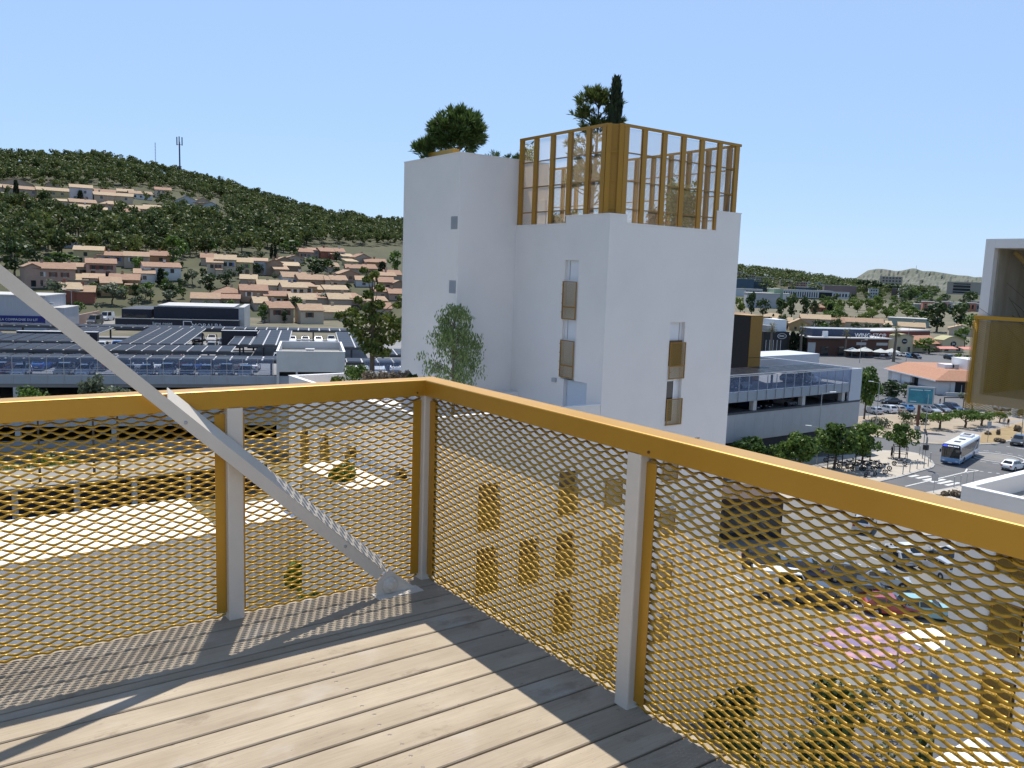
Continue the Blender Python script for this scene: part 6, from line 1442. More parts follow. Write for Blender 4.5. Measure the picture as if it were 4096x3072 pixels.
def fblock(a, xl, xr, yt, yb, dp, col, lab, wins=None, name="apartment_block", cat="building", roofc=None):
    sc = 3.3185 if a is q2 else 3.017
    p0, p1 = a(xl, yb), a(xr, yb); pos, d = hit((p0[0]+p1[0])/2, p0[1], 250, 2600)
    w = (p1[0]-p0[0])*d/FPX; h = (yb-yt)/sc*d/FPX
    t = thing(name, lab, cat, pos, -math.atan2(pos.x, pos.y)+R_.uniform(-0.15, 0.25))
    mw = mat("block_"+"_".join("%03d" % int(c*100) for c in col), col, 0.85, n=(0.1, tuple(c*0.9 for c in col), 0.4, 0.7))
    MB().box(-w/2, w/2, 0, dp, -4, h).build("wall", mw, t); MB().box(-w/2-0.3, w/2+0.3, -0.3, dp+0.3, h+0.002, h+0.5).build("roof", roofc or M_PALE, t)
    if wins:
        nx, nz, f0, f1 = wins; ww, wh = w*(f1-f0)/nx, h/nz
        me = MB().box(0, ww*0.55, -0.12, -0.005, 0, wh*0.5).mesh("window", M_GLASS)
        for i in range(nx):
            for k in range(nz): ob("window", me, t, loc=(-w/2+w*f0+ww*(i+0.2), 0, wh*(k+0.28)))
    HPOS.append((pos.x, pos.y+dp/2, max(w, dp)*0.5)); return t, w, h
SL, PK, BG, WT, GY = (0.085, 0.125, 0.17), (0.36, 0.25, 0.21), (0.40, 0.35, 0.29), (0.60, 0.60, 0.60), (0.40, 0.41, 0.43)
fblock(q2, 150, 365, 392, 540, 30, SL, "large slate-blue hall at the edge of the white tower", None, "hall"); fblock(q2, 366, 545, 425, 540, 25, SL, "lower wing of the slate-blue hall", None, "hall")
fblock(q2, 150, 265, 312, 420, 14, PK, "pink apartment block on the wooded hill nearest the white tower", (5, 4, .05, .95)); fblock(q2, 265, 400, 345, 420, 14, BG, "stepped beige apartment block beside the pink one", (5, 3, .05, .95)); fblock(q2, 405, 620, 368, 480, 14, BG, "long beige apartment block above the slate-blue hall", (8, 4, .05, .95))
fblock(q2, 735, 862, 400, 480, 14, BG, "beige apartment block in the middle of the hill foot", (5, 3, .05, .95)); fblock(q2, 855, 1092, 432, 510, 14, PK, "long pink apartment block at the hill foot", (8, 3, .05, .95)); fblock(q2, 1098, 1308, 438, 540, 14, WT, "white apartment block with many windows at the hill foot", (8, 4, .05, .95))
fblock(q2, 850, 1175, 500, 560, 25, SL, "slate-blue flat hall behind the striped school", None, "hall"); fblock(q2, 1335, 1705, 488, 640, 30, (0.20, 0.15, 0.145), "brown-grey sports hall right of the striped school", None, "hall"); fblock(q2, 1390, 1620, 568, 645, 6, WT, "low white annex before the brown sports hall", (6, 1, .05, .95)); fblock(q2, 1655, 1715, 520, 645, 10, GY, "narrow pale tower at the end of the sports hall")
t, w, h = fblock(q2, 132, 478, 525, 620, 16, WT, "white school wing with dark vertical slots beside the white tower", None, "school")
me = MB().box(0, w*0.022, -0.12, -0.005, h*0.25, h*0.85).mesh("window_slot", M_GLASS)
for k in range(12): ob("window_slot", me, t, loc=(-w/2+w*(0.42+0.047*k), 0, 0))
t, w, h = fblock(q2, 755, 1392, 545, 650, 18, WT, "long white school with dark vertical slots and an open dark end", None, "school")
me = MB().box(0, w*0.020, -0.12, -0.005, h*0.22, h*0.82).mesh("window_slot", M_GLASS)
for k in range(16): ob("window_slot", me, t, loc=(-w/2+w*(0.03+0.044*k), 0, 0))
MB().box(w*0.24, w*0.49, -0.14, -0.005, h*0.15, h*0.85).build("open_end", M_DARK, t); MB().box(-w*0.36, w*0.4, -0.1, 4, -0.6, h*0.12).build("undercroft", M_DARK, t)  # solid near-black boxes paint the shade of the open end and undercroft
fblock(q2, 300, 700, 588, 770, 30, GY, "pale grey gym hall before the striped school", None, "hall"); fblock(q2, 640, 752, 535, 770, 28, (0.26, 0.36, 0.24), "pale green end of the gym hall", None, "hall"); fblock(q2, 752, 842, 590, 690, 20, WT, "white low end block right of the green hall", None, "hall")
fblock(q3, 222, 445, 452, 610, 16, BG, "beige apartment tower with dark windows in front of the blue mountain", (6, 5, .1, .98)); fblock(q3, 0, 158, 512, 580, 14, BG, "distant beige apartment slab left of the beige tower", (5, 3, .05, .95)); fblock(q3, 755, 905, 570, 640, 14, BG, "small beige block half hidden by trees right of the beige tower", (4, 3, .1, .9))
for k, (a_, b_) in enumerate(((445, 520), (525, 605), (610, 690), (692, 760))): fblock(q3, a_, b_, 618, 728, 14, WT if k % 2 == 0 else (0.17, 0.12, 0.11), f"{'white' if k % 2 == 0 else 'brown'} terrace block, {ORD[k]} from the pines under the beige tower", (2, 3, .1, .9))
fblock(q3, 85, 178, 632, 735, 14, WT, "white block behind the umbrella pines", (3, 3, .1, .9)); fblock(q3, 350, 400, 625, 735, 14, (0.17, 0.12, 0.11), "brown block right of the umbrella pines", None)
t, w, h = fblock(q3, 1062, 1428, 560, 690, 16, BG, "long beige block with a dark glazed front near the gold balcony", None); MB().box(-w*0.34, w*0.10, -0.15, -0.005, h*0.12, h*0.9).build("glazing", M_GLASS, t)
for k in range(3): MB().box(-w*0.34, w*0.10, -0.3, -0.16, h*(0.25+0.25*k), h*(0.29+0.25*k)).build("balcony_slab", M_PALE, t)
for k, (a_, b_, yt, c_) in enumerate(((735, 850, 792, (0.42, 0.17, 0.12)), (855, 950, 800, (0.45, 0.20, 0.14)), (950, 1010, 790, (0.5, 0.32, 0.26)), (1012, 1215, 800, WT), (1218, 1345, 805, (0.42, 0.19, 0.13)), (1345, 1435, 815, GY))): fblock(q3, a_, b_, yt, 890, 12, c_, f"{('brick-orange', 'orange', 'pinkish', 'white', 'red-brown', 'grey')[k]} unit of the low estate behind the dark trees", (3, 1, .1, .9), "terraced_house")
fblock(q3, 1235, 1435, 775, 800, 14, PK, "flat pink roof behind the low estate", None, "hall"); fblock(q3, 342, 740, 992, 1075, 14, (0.30, 0.37, 0.33), "pale green flat hall above the cream house", None, "hall"); fblock(q3, 640, 740, 815, 870, 14, (0.25, 0.33, 0.30), "small green-grey hall by the low estate", None, "hall")

# masts on the hill, and one on the mountain
t = thing("phone_mast", "dark phone mast with antennas on the wooded ridge", "mast", hit(720, 712)[0]); hm = 24
MB().tube((0, 0, -2), (0, 0, hm), 0.55, 0.45, 8).build("pole", mat("mast_dark", (0.03, 0.04, 0.09), 0.6), t)
for a in (0.2, 2.3, 4.4): MB().tube((1.9*math.cos(a), 1.9*math.sin(a), hm-2), (1.9*math.cos(a), 1.9*math.sin(a), hm+3.5), 0.35, n=6).tube((0, 0, hm-1.6), (1.9*math.cos(a), 1.9*math.sin(a), hm-1.6), 0.15, n=5).build("antenna", mat("mast_dark", (0, 0, 0)), t)
t = thing("lattice_mast", "thin pale lattice mast on the ridge left of the phone mast", "mast", hit(623, 690)[0])
for a in range(3): MB().tube((0.3*math.cos(2.1*a), 0.3*math.sin(2.1*a), -2), (0.2*math.cos(2.1*a), 0.2*math.sin(2.1*a), 20), 0.09, n=4).build("leg", M_STEEL, t)
for k in range(10): MB().box(-0.3, 0.3, -0.3, 0.3, 1+2*k, 1.15+2*k).build("brace", M_STEEL, t)
t = thing("summit_mast", "thin mast on the summit of the blue mountain", "mast", far(3665, 1074, 8990)); MB().tube((0, 0, -10), (0, 0, 30), 2.2, 1.2, 6).build("pole", M_STEEL, t)

# ================================================================ gold balcony box at the right edge, low white roof, own wings
XBB = 16.5
def onx(px_, py_, X): d = ray(px_, py_); k = X/d.x; return Vector((X, d.y*k, ZC+d.z*k))
eT = onx(3945, 956, XBB); eM = onx(3930, 1262, XBB); eB = onx(3900, 1612, XBB)
yL, zT, zM, zB = eT.y, eT.z, eM.z, eB.z
gbx = thing("balcony", "boxed balcony with white frame, gold mesh parapet and a dead plant at the picture edge", "balcony", (XBB, yL, zB))
def lb_(x0, x1, y0, y1, z0, z1): return MB().box(x0-XBB, x1-XBB, y0-yL, y1-yL, z0-zB, z1-zB)
tf = 0.17
M_OLDW = mat("weathered_inner_wall", (0.40, 0.36, 0.29), 0.9, n=(1.6, (0.24, 0.20, 0.14), 0.42, 0.72, (1, 1, 0.25)))
lb_(XBB, XBB+2.2, yL-tf, yL, zB, zT).build("side_wall", M_WHITE, gbx); lb_(XBB, XBB+2.2, yL-6, yL-tf-0.002, zT-tf, zT).build("roof_slab", M_WHITE, gbx); lb_(XBB, XBB+2.2, yL-6, yL-tf-0.002, zB, zB+0.18).build("floor_slab", M_WHITE, gbx)
lb_(XBB+1.7, XBB+2.19, yL-6, yL-tf-0.004, zB+0.182, zT-tf-0.002).build("back_wall", M_OLDW, gbx)
lb_(XBB+0.15, XBB+1.69, yL-tf-0.03, yL-tf-0.003, zB+0.19, zT-tf-0.004).build("inner_lining", M_OLDW, gbx)
MB().tube((0.6, -tf-0.1, zT-zB-tf-0.05), (1.0, -1.3, zM-zB+0.1), 0.045, n=8).build("drain_pipe", mat("old_gold", (0.36, 0.25, 0.09), 0.6), gbx)
lb_(XBB-0.12, XBB-0.02, yL-6, yL+0.02, zM-0.07, zM).build("parapet_rail", M_GOLD, gbx)
hb_ = zM-zB+0.12
EM = expanded("mesh_panel", 1.5, 0, hb_-0.08, M_GOLDM, lw=0.0785, sw=0.0408, seg=6)
for k in range(4):
    q = ob("mesh_panel", EM, gbx, loc=(-0.08, 0.03-1.5*k, -0.12)); q.rotation_euler = (0, 0, -PI/2)
q = ob("mesh_panel", EM, gbx, loc=(1.42, 0.06, -0.12)); q.rotation_euler = (0, 0, PI)
for k in range(5): lb_(XBB-0.05, XBB-0.02, yL-1.5*k-0.04, yL-1.5*k+0.01, zB-0.02, zM-0.072).build("mesh_post", M_GOLD, gbx)
dp_ = thing("dead_plant", "bare dead shrub in the boxed balcony at the picture edge", "plant", (XBB+0.95, yL-1.0, zB+0.18))
rr = random.Random(3)
m = MB().lathe([(0.22, 0), (0.28, 0.35), (0.25, 0.36), (0.0001, 0.34)], n=12); m.build("pot", mat("dark_pot", (0.06, 0.05, 0.045), 0.7), dp_)
m = MB()
for k in range(22):
    p = Vector((0, 0, 0.3)); d = Vector((rr.uniform(-0.5, 0.5), rr.uniform(-0.5, 0.5), 1)).normalized(); r = 0.02
    for j in range(7):
        q = p+d*rr.uniform(0.25, 0.42); m.tube(p, q, r, r*0.75, 4, False); p = q; r *= 0.75; d = (d+Vector((rr.uniform(-0.5, 0.5), rr.uniform(-0.5, 0.5), rr.uniform(-0.3, 0.3)))).normalized()
m.build("branches", mat("dead_twig", (0.07, 0.055, 0.045), 0.9), dp_)
eb = thing("balcony_building", "white building that carries the gold balcony, mostly beyond the picture edge", "building", (XBB+2.2, 1.5, 0)); MB().box(0, 12, -14, 1.5, 0, zT+3).build("wall", M_WHITE, eb)
# low white roof
lw_ = thing("low_building", "lower white building with a bright parapet round a grey roof below the balcony", "building", (32.5, 15.15, 0))
zt_ = Z(-7.5); m = MB()
lwh = [(1.5+3.6*k, 2.7+3.6*k, zt_-2.95*j-2.9, zt_-2.95*j-1.0, 0.2) for k in range(4) for j in range(5)]
holes_wall(m, (0, 0, 0), (0, -1, 0), (-1, 0, 0), 0, 18, 0, zt_, lwh)
m.mx(0).quad((16, 0, 0), (0, 0, 0), (0, 0, zt_), (16, 0, zt_)); m.quad((16, -18, 0), (16, 0, 0), (16, 0, zt_), (16, -18, zt_))
t = 0.3
for a, b in (((t, -t), (16-t, -t)), ((16-t, -t), (16-t, -18)), ((t, -18), (t, -t))): m.quad((*b, zt_-0.7), (*a, zt_-0.7), (*a, zt_), (*b, zt_))
m.build("wall", [M_WHITE, mat("brown_blind", (0, 0, 0))], lw_); MB().quad((t, -18, zt_-0.69), (16-t, -18, zt_-0.69), (16-t, -t, zt_-0.69), (t, -t, zt_-0.69)).build("roof", mat("grey_membrane", (0.33, 0.31, 0.27), 0.9), lw_)
MB().box(-0.03, t, -18, 0.03, zt_+0.002, zt_+0.05).box(t+0.002, 16, -t, 0.03, zt_+0.002, zt_+0.05).box(16-t, 16.03, -18, -t-0.002, zt_+0.002, zt_+0.05).build("parapet_cap", M_WCAP, lw_)
for h in lwh: q = ob("window_screen", S1, lw_, loc=(-0.06, -h[0]-0.03, h[2])); q.rotation_euler = (0, 0, -PI/2); q2_ = ob("screen_mesh", I1, q, loc=(0.055, 0, 0))
lw2 = thing("lower_annex", "small lower white annex at the foot of the low white building", "building", (28.6, 13.2, 0)); MB().box(0, 3.88, -16, 0, 0, 8.5).build("wall", M_WHITE, lw2); MB().box(-0.05, 3.88, -16, 0.05, 8.502, 8.56).build("parapet_cap", M_WCAP, lw2)
# bright white roof below on the left
wr = thing("white_roof_block", "white block with a blazing white flat roof below the left railing", "building", (5.45, 18.6, 0)); zt_ = Z(-6.0)
MB().box(-18, 0, 0, 3.1, 0, zt_-0.05).build("wall", M_WHITE, wr); MB().box(-18.05, 0.05, -0.05, 3.15, zt_-0.048, zt_).build("roof", mat("white_membrane", (0.84, 0.83, 0.80), 0.7), wr)
MB().tube((-5.4, -0.08, 8), (-5.4, -0.08, zt_-0.4), 0.05, n=8).build("downpipe", M_STEEL, wr)
# our own building under the terrace
ow = thing("own_building", "white building under the timber terrace", "building", (-12, -12, 0)); MB().box(0, 12+X0-0.6, 0, 12+Y0-0.8, 0, ZD-0.26).build("wall", M_WHITE, ow)
# ================================================================ vegetation
LM_PINE = leaf_mat("pine_needles", (0.0286, 0.0468, 0.013), (0.0624, 0.091, 0.0234), (0.1365, 0.1625, 0.0442))
LM_DARK = leaf_mat("dark_foliage", (0.0182, 0.0364, 0.013), (0.039, 0.0676, 0.0208), (0.0845, 0.1235, 0.0364))
LM_GREEN = leaf_mat("green_foliage", (0.039, 0.078, 0.0156), (0.0845, 0.1495, 0.026), (0.169, 0.247, 0.052))
LM_LIGHT = leaf_mat("pale_green_foliage", (0.06, 0.10, 0.015), (0.115, 0.165, 0.028), (0.20, 0.25, 0.055))
LM_OLIVE = leaf_mat("grey_green_foliage", (0.05, 0.065, 0.035), (0.10, 0.125, 0.072), (0.19, 0.215, 0.14))
LM_PEPPER = leaf_mat("pepper_tree_foliage", (0.0585, 0.0975, 0.0286), (0.13, 0.195, 0.0585), (0.273, 0.351, 0.13))
LM_PLANE = leaf_mat("plane_tree_foliage", (0.0455, 0.0715, 0.013), (0.1105, 0.1495, 0.026), (0.247, 0.26, 0.0585))
LM_DRY = leaf_mat("dry_twigs", (0.11, 0.085, 0.055), (0.20, 0.16, 0.115), (0.33, 0.27, 0.20))
LM_CYP = leaf_mat("cypress_foliage", (0.008, 0.017, 0.008), (0.018, 0.032, 0.014), (0.038, 0.06, 0.022))
M_BARK = mat("bark", (0.085, 0.062, 0.045), 0.95, n=(6, (0.14, 0.11, 0.085), 0.4, 0.7, (1, 1, 0.2)))
M_BARKL = mat("pale_bark", (0.20, 0.165, 0.125), 0.95, n=(6, (0.14, 0.11, 0.085), 0.4, 0.7, (1, 1, 0.2)))
def crown_mesh(name, blobs, per, size, m, asp=0.6, jit=0.6, fill=0.35, seed=0):
    rg = np.random.default_rng(seed+100)
    c, n = clumps(blobs, per, rg, fill); return quads_mesh(name, leaves(c, n, size, asp, rg, jit), m, rg.uniform(0, 1, len(c)))
def trunk_mesh(h, r, limbs=0, spread=1.5, top=1.0, m=M_BARK, seed=0, wob=0.15):
    rr = random.Random(seed); mb_ = MB(); pts = [Vector((0, 0, -1.0))]
    for k in range(1, 5): pts.append(Vector((rr.uniform(-wob, wob), rr.uniform(-wob, wob), h*k/4)))
    mb_.path(pts, [r*1.15, r, r*0.85, r*0.7, r*0.45], 7)
    for k in range(limbs):
        a = 2*PI*k/max(1, limbs)+rr.uniform(-0.4, 0.4); b = pts[2]+(pts[4]-pts[2])*rr.uniform(0.1, 0.9)
        e = b+Vector((math.cos(a)*spread*rr.uniform(.6, 1), math.sin(a)*spread*rr.uniform(.6, 1), top*rr.uniform(0.5, 1.2))); mid = (b+e)/2+Vector((0, 0, -0.1*spread))
        mb_.path([b, mid, e], [r*0.4, r*0.28, r*0.12], 5)
    return mb_.mesh("trunk", m)
def tree_proto(name, label, cat, group, crown, trunk):
    t = thing(name, label, cat, (0, 0, -500), 0, group); ob("crown", crown, t); ob("trunk", trunk, t); return t
def rblobs(rg, n, R, H, cz, r0, r1, shape='ball'):
    out = []
    for k in range(n):
        a = rg.uniform(0, 2*PI); q = math.sqrt(rg.random()); z = rg.uniform(-1, 1)
        if shape == 'ball': w = math.sqrt(max(0.05, 1-z*z))
        elif shape == 'umbrella': w = 1.0-0.5*max(0, z); z = z*0.6+0.35*(1-q)
        elif shape == 'cone': w = (1-z)/2*0.9+0.1
        else: w = 1
        r = rg.uniform(r0, r1)*R; out.append((math.cos(a)*q*w*R*0.8, math.sin(a)*q*w*R*0.8, cz+z*H/2*0.85, r, r, r*0.8))
    return out
rg = random.Random(77)
# ---- pine wood on the hill: one mass, with the trees that stand out built singly
FT = []
for k in range(10):
    r_ = np.random.default_rng(k); sh = 'umbrella' if k % 3 == 0 else 'ball'
    b = rblobs(rg, 8, 3.3, 5.2, 5.4, 0.34, 0.55, sh); c, n = clumps(b, 17, r_, 0.5); FT.append(leaves(c, n, 0.62, 0.7, r_, 0.5))
def lower_edge(px): return np.interp(px, [-400, 0, 300, 700, 1000, 1180, 1250, 1500, 1700], [1050, 1050, 1045, 1045, 1028, 1008, 984, 990, 1000])
def estate(px, py):
    if px > 900: return False
    return np.interp(px, [-400, 0, 500, 700, 900], [735, 738, 742, 772, 800]) < py < np.interp(px, [-400, 0, 120, 300, 450, 600, 700, 900], [800, 815, 838, 862, 874, 862, 850, 870])
HP = np.array(HPOS)
def clear_of_houses(x, y, pad, corridor=9.0):
    d = math.hypot(x, y); ux, uy = x/d, y/d
    dx, dy = HP[:, 0]-x, HP[:, 1]-y; al = dx*ux+dy*uy; la = np.abs(-dx*uy+dy*ux)
    return not np.any((al > -HP[:, 2]-10) & (al < corridor) & (la < HP[:, 2]+pad))
rf_ = random.Random(4); pts = []; tries = 0
while len(pts) < 2900 and tries < 40000:
    tries += 1
    px_ = rf_.uniform(-350, 1720); d = math.sqrt(rf_.uniform(255**2, 668**2)); az = YAW+math.atan((px_-2048)/FPX)
    x, y = d*math.sin(az), d*math.cos(az); z = terrain(x, y); q = Vector((x, y, z-ZC)); py_ = 1536-FPX*q.dot(up)/q.dot(fw)
    if py_ > lower_edge(px_)-4: continue
    if estate(px_, py_) and rf_.random() > 0.16: continue
    if not clear_of_houses(x, y, 2.0, 7.0): continue
    pts.append((x, y, z, d, px_, py_))
P_, T_ = [], []; single = []
pts.sort(key=lambda p: p[3])
for i, (x, y, z, d, px_, py_) in enumerate(pts):
    s_ = rf_.uniform(0.62, 1.12)*(0.92 if d > 480 else 1.08)
    if rf_.random() < 0.06: s_ *= 1.25
    if len(single) < 150 and d < 480 and -80 < px_ < 1640 and i % 3 == 0: single.append((x, y, z, s_)); continue
    Q = FT[i % 10]; a = rf_.uniform(0, 2*PI); ca_, sa_ = math.cos(a), math.sin(a)
    M_ = np.array([[ca_, -sa_, 0], [sa_, ca_, 0], [0, 0, 1]])*s_
    P_.append(Q @ M_.T+np.array([x, y, z-0.5])); T_.append(np.clip(NR.uniform(0, 1, len(Q))*0.6+rf_.uniform(0, 0.45), 0, 1))
# wooded hill in the far right distance
for k in range(900):
    px_ = rf_.uniform(2700, 3720); d = math.sqrt(rf_.uniform(1200**2, 1790**2)); az = YAW+math.atan((px_-2048)/FPX); x, y = d*math.sin(az), d*math.cos(az)
    if not clear_of_houses(x, y, 4, 25): continue
    Q = FT[k % 10][::2]; s_ = rf_.uniform(1.3, 2.4); P_.append((Q*np.array([1.4, 1.4, 1]))*s_+np.array([x, y, terrain(x, y)-2])); T_.append(np.clip(NR.uniform(0, 1, len(Q))*0.6+rf_.uniform(0, 0.3), 0, 1))
wood = ob("pine_wood", quads_mesh("pine_wood", np.concatenate(P_), LM_PINE, np.concatenate(T_)), None, kind="stuff"); tag(wood, "dense pine wood covering the hillside above and between the houses", "wood")
protos = []
for k in range(4):
    b = rblobs(rg, 10, 3.4, 5.4, 5.6, 0.30, 0.5, 'umbrella' if k % 2 else 'ball')
    protos.append(tree_proto("pine_tree", "", "tree", "pines on the hillside", crown_mesh("crown", b, 26, 0.5, LM_PINE, 0.7, 0.5, 0.5, k), trunk_mesh(5.5, 0.22, 4, 1.8, 1.2, M_BARK, k)))
ordk = {}
for par in (0, 1):
    for r_k, i in enumerate(sorted((i for i in range(len(single)) if i % 2 == par), key=lambda i: math.atan2(single[i][0], single[i][1]))): ordk[i] = r_k
for i, (x, y, z, s_) in enumerate(single):
    p = protos[i % 4]; lab = "%s pine, %s such from the left along the lower edge of the wood" % (("umbrella-shaped", "rounded")[i % 2 == 0], ORD[ordk[i]])
    if i < 4: p.location = (x, y, z-0.2); p.scale = (s_,)*3; p['label'] = lab
    else: dup(p, (x, y, z-0.2), rf_.uniform(0, 6.28), lab, None, s_)
# ---- broadleaf garden trees, bushes and cypresses among the houses
GA = [tree_proto("garden_tree", "", "tree", "garden trees", crown_mesh("crown", rblobs(rg, 10, 2.4, 3.6, 3.0, .32, .5), 34, 0.36, m_, 0.7, 0.6, 0.4, 20+k), trunk_mesh(2.6, 0.14, 3, 1.2, 0.9, M_BARK, 30+k)) for k, m_ in enumerate((LM_DARK, LM_GREEN, LM_OLIVE, LM_LIGHT))]
used = [False]*4; cnt = {}
def gtree(kind, loc, s_, lab, grp="garden trees"):
    sc = s_ if hasattr(s_, '__len__') else (s_,)*3
    if not used[kind]:
        p = GA[kind]; p.location = loc; p.scale = sc; p['label'] = lab; p['group'] = grp; used[kind] = True; return p
    return dup(GA[kind], loc, rf_.uniform(0, 6.28), lab, grp, sc)
GN = ('dark', 'green', 'grey-green', 'pale green')
for (a, b, w_, h_, k, lab) in ((695, 1064, 88, 100, 1, "big bright pine-green tree at the end of the upper house row"), (600, 1200, 70, 60, 1, "wide green bush left of the furniture shop roof"), (680, 1205, 90, 62, 0, "dark bush row behind the furniture shop"), (1262, 1105, 135, 68, 0, "large dark tree in the middle of the houses"),
    (840, 1175, 90, 70, 0, "dark garden tree above the furniture shop roof"), (905, 1150, 70, 50, 0, "small dark tree beside the hipped brown roof"), (1172, 1030, 85, 60, 1, "round green tree beside the pink top houses"), (1578, 1090, 62, 78, 1, "bright tree against the white tower edge"), (1058, 1292, 60, 66, 1, "green bush right of the furniture shop wall"), (1138, 1292, 40, 48, 0, "small dark tree before the beige front house"),
    (60, 1105, 110, 110, 0, "dark tree mass at the left end of the lower houses"), (130, 1075, 60, 60, 0, "dark tree beside the big pink house"), (222, 1205, 80, 72, 2, "grey-green tree beside the red house"), (450, 1215, 90, 70, 2, "grey-green bush left of the parked vans"), (500, 1190, 60, 40, 1, "low green bush behind the white van"), (240, 1070, 100, 48, 1, "broad green bush above the big pink house"), (770, 1140, 50, 55, 2, "grey-green tree right of the white house with the cypress"), (1030, 1100, 45, 40, 0, "small dark tree in front of the white grey house"), (820, 1020, 90, 60, 1, "bright tree left above the cream houses"), (380, 1180, 60, 40, 1, "green bush beside the ochre house"), (1180, 1230, 50, 40, 0, "dark bush under the ochre house"), (1300, 1210, 60, 34, 2, "grey-green bush in front of the middle row"), (1500, 1115, 50, 30, 0, "dark bush between the brown roofs"), (1390, 1160, 44, 26, 0, "low dark bush between the beige roofs")):
    pos, d = hit(a, b); w = w_*d/FPX; h = h_*d/FPX; gtree(k, pos, (w/4.4, w/4.4, h/4.6), lab)
small = []; n_ = 0; tries = 0
while n_ < 52 and tries < 4000:
    tries += 1
    a, b = rf_.uniform(0, 1600), rf_.uniform(1040, 1265)
    if b < lower_edge(a) or (a < 190 and b > 1140): continue
    pos, d = hit(a, b)
    if not clear_of_houses(pos.x, pos.y, 0.5, 3.0): continue
    k = rf_.choice((0, 0, 1, 2, 2)); small.append((gtree(k, pos, rf_.uniform(0.45, 0.95), "", "small garden trees"), k, a)); n_ += 1
for k in range(3):
    for j, q in enumerate(sorted((q for q in small if q[1] == k), key=lambda q: q[2])): q[0]['label'] = f"small {GN[k]} garden tree, {ORD[j]} such from the left among the hillside houses"
def cyp_mesh(seed, n=420, R=0.55, H=6.0, size=0.32):
    r_ = np.random.default_rng(seed); z = r_.uniform(0, 1, n); a = r_.uniform(0, 2*PI, n); rad = R*np.sqrt(np.clip(np.minimum(z*9, 1)*(1-z)**0.55, 0, 1))*r_.uniform(0.75, 1.08, n)
    c = np.stack([rad*np.cos(a), rad*np.sin(a), z*H], 1); N = np.stack([np.cos(a), np.sin(a), 0.2*np.ones(n)], 1); N += r_.normal(0, .3, N.shape); N /= np.linalg.norm(N, axis=1)[:, None]
    Vv = np.stack([0.25*np.cos(a), 0.25*np.sin(a), np.ones(n)], 1)+r_.normal(0, 0.15, (n, 3)); Vv /= np.linalg.norm(Vv, axis=1)[:, None]; U = np.cross(N, Vv); s = (size*r_.uniform(0.7, 1.3, n))[:, None]
    return quads_mesh("crown", np.stack([c-Vv*s, c+U*s*.4, c+Vv*s, c-U*s*.4], 1), LM_CYP, r_.uniform(0, 1, n))
CY = tree_proto("cypress", "", "tree", "cypresses", cyp_mesh(3), MB().tube((0, 0, -0.5), (0, 0, 4), 0.12, 0.05, 6).mesh("trunk", M_BARK)); cu_ = False
def cypress(loc, w, h, lab):
    global cu_
    sc = (w/1.1, w/1.1, h/6.0)
    if not cu_: CY.location = loc; CY.scale = sc; CY['label'] = lab; cu_ = True; return CY
    return dup(CY, loc, rf_.uniform(0, 6), lab, None, sc)
for (a, b, w_, h_, lab) in ((642, 1140, 27, 60, "cypress standing before the white house with three windows"), (66, 803, 20, 68, "tall cypress in front of the upper left estate houses"), (322, 806, 20, 38, "cypress before the tall grey-white estate house"), (1086, 1032, 14, 48, "left one of two thin cypresses beside the round green tree"), (1102, 1034, 14, 46, "right one of two thin cypresses beside the round green tree"), (1528, 1098, 34, 50, "dark conifer in front of the orange house near the white tower")):
    pos, d = hit(a, b); cypress(pos, w_*d/FPX, h_*d/FPX, lab)
hg = thing("hedge", "long clipped green hedge beside the lamps below the red house", "hedge", cp(-25.0, 104, 9.4), TH)
c, n = clumps([(x_, 0.5, 1.6, 0.9, 0.9, 1.3) for x_ in np.arange(-5.5, 6, 0.8)], 110, np.random.default_rng(8), 0.7); ob("foliage", quads_mesh("foliage", leaves(c, n, 0.3, 0.7, NR, 0.5), LM_GREEN, NR.uniform(0, 1, len(c))), hg); MB().box(-5.8, 6, 0, 1.0, -0.5, 2.3).build("branches", M_BARK, hg)
